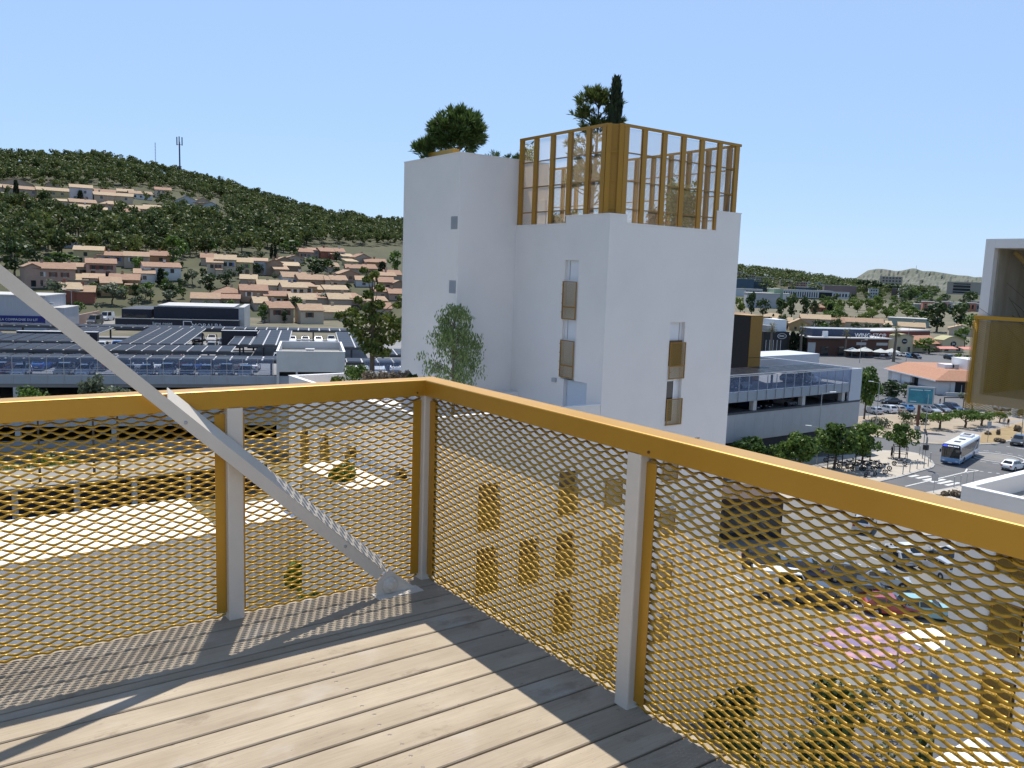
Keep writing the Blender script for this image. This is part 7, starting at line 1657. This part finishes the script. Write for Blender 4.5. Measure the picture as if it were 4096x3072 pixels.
# ---- valley trees on the right
def vtree(k, a, b, w_, h_, lab, grp="valley trees"):
    pos, d = hit(a, b, 200, 2500); return gtree(k, pos, (w_*d/FPX/4.4, w_*d/FPX/4.4, h_*d/FPX/4.6), lab, grp)
for (a, b, w_, h_, k, lab) in ((2960, 1258, 50, 70, 3, "pale tree beside the white tower in the valley"), (3005, 1264, 52, 84, 0, "dark tree before the grey gym hall"), (3050, 1270, 56, 66, 0, "second dark tree before the grey gym hall"), (3115, 1275, 60, 72, 0, "dark tree at the foot of the green hall end"), (3165, 1276, 66, 88, 0, "tallest dark tree in front of the striped school"), (3215, 1278, 62, 80, 0, "dark tree right of the tallest one before the school"), (3255, 1268, 46, 58, 0, "last dark tree before the pale trees begin"),
    (3745, 1328, 118, 98, 0, "huge dark tree left of the gold balcony"), (3838, 1312, 110, 84, 0, "second huge dark tree nearest the gold balcony"), (3270, 1335, 56, 50, 0, "tree in front of the wide straw-roofed house"), (3345, 1332, 54, 50, 0, "tree in front of the middle valley houses"), (3300, 1338, 40, 40, 1, "green tree between the two darker ones by the diner"), (3422, 1330, 40, 36, 0, "dark tree before the long cream house"), (3462, 1338, 36, 42, 2, "grey-green tree before the long cream house"), (3500, 1345, 50, 44, 0, "dark tree at the end of the long cream house"), (3545, 1345, 50, 44, 0, "dark tree left of the second palm group"), (3130, 1320, 40, 56, 0, "dark tree behind the black shop"),
    (3880, 1330, 80, 60, 1, "green tree below the gabled house by the balcony"), (3855, 1390, 60, 66, 1, "bright tree by the low arched restaurant"), (3712, 1415, 90, 52, 1, "spreading green tree between the two cream restaurants"), (3845, 1478, 60, 60, 3, "pale young tree beside the white roof blocks"), (3495, 1602, 60, 62, 1, "round tree by the corner of the right car park's side wall"), (3565, 1600, 100, 64, 0, "dark green hedge trees before the tiled building"), (3620, 1590, 60, 44, 1, "bush at the end of the hedge trees"), (3885, 1640, 76, 66, 2, "round grey-green bush by the entrance steps")):
    vtree(k, a, b, w_, h_, lab)
for (x0, x1, y0, y1, n_, hh, ks, lab) in ((3275, 3570, 1228, 1300, 46, (26, 44), (3, 3, 3, 1), "pale green street tree in the belt behind the valley houses"), (3560, 3900, 1196, 1240, 34, (24, 40), (1, 0, 0, 2), "mixed green tree below the far apartment blocks"), (3560, 3720, 1235, 1290, 14, (24, 36), (3, 1), "light tree left of the low brick-roofed estate"), (2950, 3270, 1165, 1215, 16, (14, 22), (0, 1), "small tree between the school and the hill foot"), (3250, 3560, 1195, 1225, 16, (20, 30), (1, 3, 0), "tree in front of the far white blocks")):
    bt = []
    for k in range(n_):
        kk = rf_.choice(ks); h_ = rf_.uniform(*hh); xa = rf_.uniform(x0, x1); bt.append((xa, vtree(kk, xa, rf_.uniform(y0, y1), h_*rf_.uniform(0.9, 1.3), h_, "", "tree belts in the valley")))
    for k, (_, o) in enumerate(sorted(bt, key=lambda q: q[0])): o['label'] = f"{lab}, {ORD[k]} from the left"
UP = None
for (a, b, w_, h_, lab) in ((3462, 1192, 72, 64, "leftmost flat-topped pine in front of the blue mountain"), (3500, 1192, 62, 56, "middle flat-topped pine in front of the blue mountain"), (3565, 1192, 68, 48, "flat-topped pine under the beige apartment tower")):
    pos, d = hit(a, b, 300, 2500)
    if UP is None: UP = tree_proto("umbrella_pine", lab, "tree", "umbrella pines", crown_mesh("crown", [(rg.uniform(-4, 4), rg.uniform(-4, 4), 9+rg.uniform(-.6, .6), 2.0, 2.0, 1.0) for _ in range(14)], 22, 0.9, LM_DARK, 0.7, .5, .5, 5), trunk_mesh(8.6, 0.35, 5, 3.2, 1.4, M_BARK, 4)); o = UP
    else: o = dup(UP, pos, 1.0, lab)
    o.location = pos; o.scale = (w_*d/FPX/11, w_*d/FPX/11, h_*d/FPX/10.2)
# palms
def palm_meshes(seed):
    r_ = random.Random(seed); m = MB(); m.path([(0, 0, -0.5), (0.1, 0, 3), (0.05, 0.1, 6), (0, 0, 8)], [0.42, 0.34, 0.30, 0.30], 8); P = []
    for k in range(46):
        a = r_.uniform(0, 2*PI); el = r_.uniform(-0.9, 1.2); L = r_.uniform(1.5, 2.1); d = np.array([math.cos(a)*math.cos(el), math.sin(a)*math.cos(el), math.sin(el)]); s = np.array([-math.sin(a), math.cos(a), 0]); o = np.array([0, 0, 8.0]); e = o+d*L*0.55
        for j in range(7):
            f = (j-3)/3.0; t_ = d*math.cos(f*1.1)+s*math.sin(f*1.1); tip = e+t_*L*0.55+np.array([0, 0, -0.25*abs(f)-0.15]); w = s*0.07; P.append([e-w*0.4, e+w*0.4, (e+tip)/2+w, tip]); 
        P.append([o-s*0.03, o+s*0.03, e+s*0.03, e-s*0.03])
    return m.mesh("trunk", M_BARKL), quads_mesh("crown", np.array(P), leaf_mat("palm_foliage", (0.05, 0.06, 0.02), (0.11, 0.12, 0.045), (0.24, 0.22, 0.10)), NR.uniform(0, 1, len(P)))
tk, cr_ = palm_meshes(2); PALM = thing("palm_tree", "", "tree", (0, 0, 0), 0, "fan palms"); ob("trunk", tk, PALM); ob("crown", cr_, PALM)
for i, (p, h_, lab) in enumerate(((q2(600, 1395), 132, "fan palm standing before the black shop by the gold lift tower"), (q2(1000, 1400), 130, "fan palm between the dark cypresses and the brown diner"), (q2(1590, 1412), 110, "fan palm in front of the brown diner's navy storey"), (q3(372, 1500), 140, "tall fan palm between the diner and the tall cream restaurant"))):
    pos = gnd(*p); d = math.hypot(pos.x, pos.y); s_ = h_*d/FPX/10.0
    if i == 0: PALM.location = pos; PALM.scale = (s_,)*3; PALM['label'] = lab
    else: dup(PALM, pos, i*1.3, lab, None, s_)
for (p, w_, h_, lab) in ((q2(885, 1385), 30, 86, "dark cypress column left of the second palm"), (q2(945, 1390), 28, 80, "dark cypress column just behind the second palm"), (q2(1045, 1392), 30, 74, "dark cypress column right of the second palm"), (q2(632, 990), 12, 40, "thin dark cypress beside the tile-roofed house by the black shop"), (q2(578, 1000), 10, 32, "short thin cypress next to the gold lift tower"), (q2(700, 1010), 10, 30, "thin cypress above the first palm"), (q3(932, 880), 14, 28, "small cypress before the low white estate unit"), (q3(505, 730), 11, 28, "little cypress before the white terrace blocks"), (q3(715, 690), 11, 24, "little cypress at the end of the terrace blocks"), (q2(1385, 860), 26, 40, "dark conifer among the pale street trees")):
    pos, d = hit(p[0], p[1], 200, 2500); cypress(pos, w_*d/FPX, h_*d/FPX, lab)
# ---- plaza trees
PT = []
for k in range(2):
    b = rblobs(rg, 26, 3.0, 4.2, 4.1, 0.24, 0.36); PT.append((crown_mesh("crown", b, 64, 0.26, LM_GREEN, 0.75, 0.6, 0.45, 60+k), trunk_mesh(3.4, 0.16, 6, 1.8, 1.3, M_BARK, 50+k)))
for i, (p, w_, h_, lab) in enumerate(((q4(355, 1370), 175, 130, "plaza tree nearest the white tower, half hidden by the railing"), (q4(690, 1385), 120, 118, "small plaza tree between two larger crowns"), (q4(890, 1400), 160, 155, "plaza tree left of the two-headed lamp"), (q4(1240, 1352), 186, 170, "largest plaza tree over the parked motorbikes"), (q4(1525, 1345), 160, 172, "plaza tree at the edge of the beige island paving"), (q5(377, 1115), 122, 128, "small plaza tree with the black guard on the island"), (q5(12, 712), 120, 190, "big tree on the sandy verge beside the car park corner"))):
    pos = gnd(*p); pos.z = 0.12; d = math.hypot(pos.x, pos.y); t = thing("plaza_tree", lab, "tree", pos, i*1.1, "plaza trees"); t.scale = (w_*d/FPX/5.9, w_*d/FPX/5.9, h_*d/FPX/6.2)
    ob("crown", PT[i % 2][0], t); ob("trunk", PT[i % 2][1], t)
for i, (p, w_, h_, lab) in enumerate(((q5(780, 815), 105, 68, "spreading juniper nearest the bus on the sandy verge"), (q5(1045, 800), 100, 70, "spreading juniper in the middle of the verge"), (q5(1215, 780), 96, 56, "spreading juniper right of the middle one"), (q5(1400, 745), 56, 40, "small juniper near the walking people"))):
    pos = gnd(*p); pos.z = 0.12; d = math.hypot(pos.x, pos.y); t = thing("juniper", lab, "tree", pos, i*2.0, "junipers on the verge"); t.scale = (w_*d/FPX/5.0,)*2+(h_*d/FPX/3.2,)
    ob("crown", crown_mesh("crown", [(rg.uniform(-1.9, 1.9), rg.uniform(-1.9, 1.9), 2.2+rg.uniform(-.5, .5), 0.75, 0.75, 0.42) for _ in range(22)], 60, 0.22, LM_GREEN, 0.5, .5, .4, 90+i), t); ob("trunk", trunk_mesh(1.5, 0.2, 6, 1.7, 1.0, M_BARK, 70+i), t)
def bush(lab, loc, w, h, m, n=8, per=60, size=0.2, name="bush", grp=None, seed=0):
    t = thing(name, lab, "bush", loc, 0, grp); b = [(rg.uniform(-.32, .32)*w, rg.uniform(-.32, .32)*w, h*rg.uniform(.3, .68), w*.24, w*.24, h*.32) for _ in range(n)]
    ob("foliage", crown_mesh("foliage", b, per, size, m, 0.6, .6, .3, seed), t); MB().tube((0, 0, -0.2), (0.05, 0, h*0.5), 0.05, 0.03, 5).build("stem", M_BARK, t); return t
for (p, w_, h_, m_, lab) in ((q5(430, 745), 95, 44, LM_DARK, "dark clipped bush left of the billboard post"), (q5(570, 750), 80, 44, LM_DARK, "dark bush behind the billboard post"), (q5(165, 795), 90, 44, LM_OLIVE, "grey-green bush under the tall lamp on the verge"), (q5(255, 470), 70, 50, LM_DARK, "dark bush in the lane before the tiled building"), (q5(1380, 870), 12, 22, LM_DRY, "dry sapling in the yellow grass"), (q5(1390, 945), 34, 16, LM_DRY, "low dry bush by the far kerb"), (q5(1280, 870), 20, 14, LM_DRY, "small dry tuft by the short sign"), (q5(1580, 835), 28, 24, LM_DRY, "dry bush at the end of the yellow grass"), (q5(950, 1500), 52, 32, LM_DRY, "dry brown bush beside the low white building"), (q5(830, 1490), 34, 16, LM_DRY, "low dry bush on the sidewalk by the railing"), (q5(1600, 690), 50, 34, LM_OLIVE, "round bush beside the white totem")):
    pos = gnd(*p); d = math.hypot(pos.x, pos.y); bush(lab, pos, w_*d/FPX, h_*d/FPX, m_, seed=int(p[0]))
# ---- trees on the white block's roofs and terrace
def tufts(tips, n, L, wdt, rgn, upw=0.35):
    P, T = [], []
    for (tx_, ty_, tz_, ax, ay, az_) in tips:
        A = np.array([ax, ay, az_], float); A /= np.linalg.norm(A)
        D = A+rgn.normal(0, 0.55, (n, 3))+np.array([0, 0, upw]); D /= np.linalg.norm(D, axis=1)[:, None]
        U = np.cross(D, rgn.normal(0, 1, (n, 3))); U /= np.linalg.norm(U, axis=1)[:, None]; l = (L*rgn.uniform(.7, 1.2, n))[:, None]
        o = np.array([tx_, ty_, tz_])-A*L*0.4*rgn.uniform(0, 1, (n, 1)); P.append(np.stack([o-U*wdt*.6, o+D*l*.6-U*wdt, o+D*l, o+D*l*.6+U*wdt], 1)); T.append(np.clip(rgn.uniform(0, .7, n)+.2, 0, 1))
    return np.concatenate(P), np.concatenate(T)
rn = np.random.default_rng(41)
# round pine on the stair tower
RP = thing("roof_pine", "round dark green pine on top of the white stair tower", "tree", (25.2, 40.55, Z(5.15)))
tips = []
for k in range(300):
    a, z = rn.uniform(0, 2*PI), rn.uniform(-0.75, 1.0); w = math.sqrt(max(0, 1-z*z)); q = rn.uniform(0.55, 1.0)
    sk = -0.35*(1-z)*0.5
    tips.append((1.55*w*math.cos(a)*q+sk, 1.55*w*math.sin(a)*q+sk*0.4, 2.45+1.3*z*q, w*math.cos(a), w*math.sin(a), z+0.35))
for k in range(45): tips.append((-1.45+rn.normal(0, .33), 0.9+rn.normal(0, .33), 1.5+rn.normal(0, .33), -0.5, 0.2, 0.8))
P, T = tufts(tips, 28, 0.46, 0.03, rn); ob("crown", quads_mesh("crown", P, leaf_mat("stone_pine_needles", (0.018, 0.045, 0.010), (0.045, 0.085, 0.018), (0.10, 0.15, 0.04)), T), RP); ob("trunk", trunk_mesh(1.9, 0.13, 9, 1.2, 0.9, M_BARK, 9), RP)
# tall open pine inside the screen
TP = thing("screened_pine", "tall open pine with a slender trunk growing inside the gold roof screen", "tree", (31.5, 36.25, Z(1.5)))
tips = []; tkm = MB(); tkm.path([(0, 0, 0), (-0.1, 0, 2.5), (0.15, 0.1, 5), (0.1, 0, 8.2)], [0.15, 0.12, 0.09, 0.03], 7)
for k in range(46):
    h_ = 2.4+5.9*rn.random()**0.72; a = rn.uniform(0, 2*PI); L = (1.75-0.16*abs(h_-5.0))*rn.uniform(.5, 1.0) if h_ < 7.6 else 0.5
    e = Vector((L*math.cos(a), L*math.sin(a), h_+0.35*L)); tkm.path([(0.1, 0, h_-0.2), (e.x*.5, e.y*.5, h_+0.02), tuple(e)], [0.04, 0.03, 0.015], 4)
    for j in range(6): tips.append((e.x*rn.uniform(.5, 1.05)+rn.normal(0, .16), e.y*rn.uniform(.6, 1.05)+rn.normal(0, .16), e.z+rn.normal(0.05, .16), e.x, e.y, 0.9))
P, T = tufts(tips, 24, 0.42, 0.026, rn); ob("crown", quads_mesh("crown", P, leaf_mat("screened_pine_needles", (0.035, 0.06, 0.012), (0.075, 0.105, 0.022), (0.15, 0.18, 0.05)), T), TP); tkm.build("trunk", M_BARK, TP)
RC = thing("roof_cypress", "slim dark cypress rising behind the corner of the gold roof screen", "tree", (31.3, 34.55, Z(1.9)))
ob("crown", cyp_mesh(12, 1700, 0.50, 8.6, 0.28), RC); MB().tube((0, 0, -0.1), (0, 0, 5), 0.1, 0.04, 6).build("trunk", M_BARK, RC)
bush("round olive-green bush tree inside the right side of the gold roof screen", (33.9, 31.7, Z(1.9)), 2.0, 3.9, LM_PLANE, 16, 90, 0.13, "roof_shrub", None, 5)
bush("small leafy shrub left of the gold roof screen beside the stair tower", (28.9, 38.9, Z(5.2)), 1.5, 2.4, LM_GREEN, 8, 70, 0.12, "roof_shrub", None, 6)
bush("dark low shrub behind the parapet at the left of the gold screen", (27.6, 34.3, Z(1.9)), 1.3, 1.5, LM_DARK, 8, 80, 0.1, "roof_shrub", None, 7); bush("ochre grass clump next to the dark shrub behind the gold screen", (27.5, 32.6, Z(1.9)), 1.2, 1.5, LM_PLANE, 8, 80, 0.1, "roof_shrub", None, 8)
bush("brown shrub low in the middle of the gold screen's right side", (30.8, 30.5, Z(1.9)), 1.1, 1.9, LM_DRY, 9, 80, 0.1, "roof_shrub", None, 9); bush("dark shrub beside the brown one in the gold screen", (32.4, 30.5, Z(1.9)), 1.1, 1.6, LM_DARK, 8, 80, 0.1, "roof_shrub", None, 10)
for k, (x, y, lab) in enumerate(((27.2, 38.3, "little pine top peeping over the stair tower's edge"), (26.2, 38.3, "second little pine top on the stair tower's edge"))):
    t = thing("young_pine", lab, "tree", (x, y, Z(5.6))); P, T = tufts([(rn.normal(0, .22), rn.normal(0, .22), 0.5+rn.uniform(-.2, .25), rn.normal(0, 1), rn.normal(0, 1), .8) for _ in range(14)], 22, 0.34, 0.022, rn); ob("crown", quads_mesh("crown", P, MATS["stone_pine_needles"], T), t); MB().tube((0, 0, 0), (0, 0, .5), .04, n=5).build("trunk", M_BARK, t)
# pepper tree before the tower
PX = far(1815, 1500, 42.2); PP_ = thing("pepper_tree", "weeping pepper tree with fine drooping foliage before the white stair tower", "tree", (PX.x, PX.y, Z(-7.28)))
tkm = MB(); tkm.path([(0, 0, 0), (0.03, 0, 1.2), (-0.03, 0.02, 2.6), (-0.18, 0, 4.2), (0.05, 0, 5.4)], [0.10, 0.09, 0.07, 0.045, 0.02], 7); Pl, Tl = [], []
side = Vector((math.cos(YAW), -math.sin(YAW), 0))
for k in range(120):
    h_ = rn.uniform(1.9, 5.5); a = rn.uniform(0, 2*PI); rmax = np.interp(h_, [1.9, 2.6, 3.4, 4.4, 5.2, 5.7], [1.6, 1.75, 1.35, 1.0, 0.75, 0.5]); L = rmax*rn.uniform(.35, 1.05)
    e = np.array([L*math.cos(a)*1.0, L*math.sin(a), h_+0.25*L]); 
    if k % 3 == 0: tkm.path([(-0.03, 0, h_-0.35), (e[0]*.5, e[1]*.5, h_+.05), tuple(e)], [0.03, 0.02, 0.008], 4)
    n = 46; dl = rn.uniform(0.35, 0.95); t_ = rn.uniform(0, 1, n); c = e+np.stack([rn.normal(0, .16, n), rn.normal(0, .16, n), -t_*dl+.1], 1)
    d_ = np.stack([rn.normal(0, .28, n), rn.normal(0, .28, n), -np.ones(n)], 1); d_ /= np.linalg.norm(d_, axis=1)[:, None]; U = np.cross(d_, rn.normal(0, 1, (n, 3))); U /= np.linalg.norm(U, axis=1)[:, None]; s = rn.uniform(.06, .12, n)[:, None]
    Pl.append(np.stack([c-d_*s, c+U*s*.30, c+d_*s, c-U*s*.30], 1)); Tl.append(rn.uniform(0, 1, n))
ob("crown", quads_mesh("crown", np.concatenate(Pl), LM_PEPPER, np.concatenate(Tl)), PP_); tkm.build("trunk", M_BARKL, PP_)
# plane tree at the terrace edge
QX = far(1488, 1500, 50.5); PL_ = thing("plane_tree", "dark-trunked broadleaf tree on the terrace left of the white stair tower", "tree", (QX.x, QX.y, Z(-7.28)))
tkm = MB(); tkm.path([(0, 0, 0), (0.0, 0, 2.2), (0.06, 0, 4.0), (0.0, 0, 5.6), (-0.1, 0, 7.2)], [0.17, 0.15, 0.11, 0.06, 0.02], 8); bl = []
def pxo(dx_, h_): return side*dx_+Vector((0, 0, h_))
for (dx_, h_, r) in ((-0.5, 3.0, .55), (0.3, 3.0, .6), (0.9, 3.1, .55), (1.5, 3.4, .45), (-0.1, 3.6, .7), (-0.9, 3.6, .5), (0.7, 3.8, .6), (1.4, 4.0, .42), (-1.6, 4.0, .4), (-1.9, 4.5, .28), (-0.6, 4.3, .55), (0.2, 4.4, .6), (1.0, 4.5, .4), (1.75, 4.3, .3), (-1.2, 4.7, .4), (-0.3, 5.0, .45), (0.35, 5.2, .4), (1.45, 5.2, .3), (1.6, 5.6, .22), (-1.0, 5.4, .3), (-0.15, 5.8, .35), (0.3, 6.2, .3), (-0.3, 6.7, .32), (0.15, 7.0, .25), (-0.45, 7.2, .2), (0.3, 2.5, .5), (0.8, 2.4, .4), (-0.2, 2.6, .4)):
    for j in range(2):
        o_ = pxo(dx_, h_)+Vector((fw.x, fw.y, 0)).normalized()*rn.uniform(-1.0, 1.0); bl.append((o_.x, o_.y, o_.z, r, r, r*.75))
    tkm.path([(0, 0, h_*0.78), tuple(pxo(dx_*.5, h_*.88)), tuple(pxo(dx_, h_))], [.035, .025, .012], 4)
ob("crown", crown_mesh("crown", bl, 74, 0.12, LM_PLANE, 0.8, 0.7, 0.25, 7), PL_); tkm.build("trunk", M_BARK, PL_)
def far_at(px_, py_, z):
    return gnd(px_, py_, z)
bush("round green shrub on the terrace beside the plane tree trunk", far(1415, 1530, 47.2)*1.0+Vector((0, 0, 0)), 1.5, 1.1, LM_GREEN, 9, 110, 0.09, "terrace_shrub", None, 14)
bush("pale shrub low at the left of the round terrace shrub", far(1350, 1545, 46.5), 0.8, 0.7, LM_PLANE, 6, 80, 0.08, "terrace_shrub", None, 15)
bush("small dark shrub at the foot of the white stair tower", far(1648, 1545, 43.5), 0.7, 0.8, LM_DARK, 6, 80, 0.08, "terrace_shrub", None, 16)
for k, a in enumerate((1480, 1530, 1580, 1620)):
    bush(("dry grey-brown shrub right behind the plane tree trunk", "dry grey-brown shrub second from the plane tree trunk", "dry grey-brown shrub third from the plane tree trunk", "dry grey-brown shrub nearest the white tower")[k], far(a, 1545, 45.0+0.4*k), 0.9, 0.95, LM_DRY, 8, 90, 0.07, "dry_shrub", "dry shrubs on the terrace", 17+k)
# ---- below the railing: trees and shrubs in the yards
for i, (a, b, w_, k, d, lab) in enumerate(((145, 1541, 150, 0, 92, "round-topped green tree showing over the left railing"), (365, 1497, 110, 1, 94, "taller grey-green tree top by the brace over the left railing"), (465, 1530, 140, 1, 92, "lower grey-green tree top beside the brace"), (1370, 1850, 120, 0, 36, "courtyard tree below the corner of the railing"), (1200, 2250, 130, 0, 40, "dark courtyard tree low behind the brace"), (1010, 2150, 120, 0, 46, "dark courtyard tree behind the left post"), (1250, 2380, 130, 0, 34, "lowest courtyard tree by the foot of the brace"))):
    p = far(a, b, d); w = w_*d/FPX; t = thing("yard_tree", lab, "tree", (p.x, p.y, 0), 0, "yard trees"); rt_ = max(p.z, 2.6); R2 = w/2
    bl_ = [(rg.uniform(-.5, .5)*R2, rg.uniform(-.5, .5)*R2, rt_-R2*rg.uniform(.35, 1.5), R2*.42, R2*.42, R2*.36) for _ in range(22)]
    ob("crown", crown_mesh("crown", bl_, 60, 0.17, (LM_GREEN, LM_OLIVE)[k], .7, .6, .4, 140+i), t); MB().tube((0, 0, -.5), (0, 0, rt_-R2*.8), 0.16, 0.07, 6).build("trunk", M_BARK, t)
PB, TB = [], []; ry = np.random.default_rng(99)
for k in range(260):
    if k < 150: x, y = ry.uniform(24, 50), ry.uniform(8, 27)
    else: x, y = ry.uniform(-6, 14), ry.uniform(28, 60)
    s_ = ry.uniform(.5, 1.3); c, n = clumps([(x, y, .5*s_, .9*s_, .9*s_, .6*s_)], 40, ry, .3); PB.append(leaves(c, n, 0.2, .6, ry, .6)); TB.append(np.clip(ry.uniform(0, .6, len(c))+ry.uniform(0, .4), 0, 1))
sb_ = ob("ground_cover", quads_mesh("ground_cover", np.concatenate(PB), LM_OLIVE, np.concatenate(TB)), None, kind="stuff"); tag(sb_, "low planting in the yards at the foot of the buildings", "planting")
# near car park and yards seen through the mesh
MB().add([(44, 20, 0.03), (90, 20, 0.03), (90, 66, 0.03), (52, 66, 0.03)], [(0,1,2,3)]).build("parking_surface", mat("pale_asphalt", (0.17, 0.165, 0.158), 0.9, n=(0.2, (0.21, 0.203, 0.192), 0.4, 0.7)), kind="structure")
MB().add([(-30, 22, 0.03), (16, 22, 0.03), (16, 118, 0.03), (-30, 118, 0.03)], [(0,1,2,3)]).build("yard_ground", mat("yard_ground", (0.20, 0.175, 0.135), 0.95, n=(0.08, (0.09, 0.095, 0.05), 0.42, 0.55)), kind="structure")
for k, (y0, y1) in enumerate(((84, 88), (96, 99), (66, 70))): MB().add([(-30, y0, 0.036), (16, y0-2, 0.036), (16, y1-2, 0.036), (-30, y1, 0.036)], [(0,1,2,3)]).build("yard_path", M_PAVE, kind="structure")
for k in range(9):
    x = 53+2.6*k; MB().add([(x, 41.5-0.25*k, 0.034), (x+.12, 41.5-0.25*k, 0.034), (x+1.2, 46.3-0.25*k, 0.034), (x+1.08, 46.3-0.25*k, 0.034)], [(0,1,2,3)]).build("bay_line", M_LINE, kind="structure")
for i, (x, y, c_, sh, hx, hy) in enumerate(((79.2, 46.2, 'silver', 'SUV', 1, .4), (72.2, 38.8, 'silver', 'hatchback', .5, 1), (74.4, 39.2, 'white', 'hatchback', .5, 1), (75.4, 36.4, 'grey', 'saloon', .5, 1), (77.4, 36.2, 'white', 'estate', .5, 1), (72.6, 34.9, 'silver', 'SUV', .5, 1), (74.9, 33.6, 'black', 'hatchback', .5, 1), (60.6, 44.0, 'black', 'estate', .7, -.8), (62.0, 40.8, 'dark blue', 'hatchback', .7, -.8), (64.0, 38.2, 'grey', 'SUV', .7, -.8), (65.6, 36.2, 'silver', 'saloon', .7, -.8), (61.8, 34.4, 'black', 'hatchback', .7, -.8), (60.4, 32.4, 'red', 'hatchback', .7, -.8), (62.2, 30.6, 'teal', 'estate', .7, -.8), (57.4, 36.2, 'black', 'SUV', .7, -.8), (55.8, 38.8, 'white', 'van', .7, -.8))):
    car(sh, c_, (x, y, 0.035), (hx, hy), f"{c_} {sh} parked in the yard seen through the right mesh, {ORD[i]} from the street", "cars in the yard car park")
yb_ = thing("shop_block", "dark brown low shop block beyond the white tower's foot, seen through the mesh", "building", (60.5, 52.5, 0), -0.45); MB().box(0, 9, 0, 5, 0, 4.0).build("wall", mat("brown_block", (0.05, 0.026, 0.016), 0.7), yb_); MB().box(-0.2, 9.2, -0.2, 5.2, 4.002, 4.25).build("coping", mat("brown_block", (0, 0, 0)), yb_)
for k in range(3): MB().box(0.5+2.9*k, 2.9+2.9*k, -0.06, -0.004, 0.3, 3.2).build("window", M_GLASS, yb_)
pg = thing("play_court", "painted purple and pink play court below the right mesh panel", "court", (51, 27, 0.04), 0.15); MB().box(0, 8, 0, 5.5, 0, 0.06).build("surface", mat("court_paint", (0.20, 0.15, 0.27), 0.8, n=(0.5, (0.50, 0.28, 0.30), 0.45, 0.6)), pg)
sg = thing("sun_canopy", "bright white canopy roof beside the painted court", "canopy", (50.5, 24.2, 0)); MB().box(0, 3.4, 0, 2.4, 2.6, 2.75).build("roof", mat("white_membrane", (0, 0, 0)), sg)
for x in (.1, 3.2):
    for y in (.1, 2.2): MB().box(x, x+.1, y, y+.1, 0, 2.598).build("post", M_LP, sg)

gb2 = thing("garage_block", "low garage block with dark openings and a gravel roof beyond the left railing", "building", (-30, 90, 0)); MB().box(0, 62, 0.6, 8, 0, 2.9).build("wall", M_DARK, gb2); MB().box(-0.2, 62.2, -0.2, 8.2, 2.902, 3.2).build("roof", mat("gravel_roof", (0, 0, 0)), gb2)  # near-black wall behind the piers paints the shade of the openings
for k in range(12): MB().box(5.3*k, 5.3*k+0.5, 0, 0.59, 0, 2.898).build("pier", M_PALE, gb2)
PB, TB = [], []
for k in range(90):
    x, y = ry.uniform(-28, 15), ry.uniform(102, 116); s_ = ry.uniform(.7, 1.6); c, n = clumps([(x, y, .6*s_, 1.1*s_, 1.1*s_, .7*s_)], 40, ry, .3); PB.append(leaves(c, n, 0.28, .6, ry, .6)); TB.append(np.clip(ry.uniform(0, .6, len(c))+ry.uniform(0, .4), 0, 1))
q = ob("shrubbery", quads_mesh("shrubbery", np.concatenate(PB), LM_LIGHT, np.concatenate(TB)), None, kind="stuff"); tag(q, "yellow-green shrub planting in front of the left car park", "planting")
for k, (x, y, h_) in enumerate(((27, 15, 5), (31, 18, 4.5), (24, 12, 6), (35, 21, 4), (29, 21.5, 5), (38, 17, 4), (22, 17, 5.5), (26, 19, 4), (20, 10, 6.5), (33, 25, 4.5), (40, 24, 3.5), (18, 14, 6))):
    gtree(0, (x, y, 0), (0.75, 0.75, h_/4.6), "dark yard tree below the right mesh panel, %s from the corner of the terrace" % ORD[k], "yard trees")
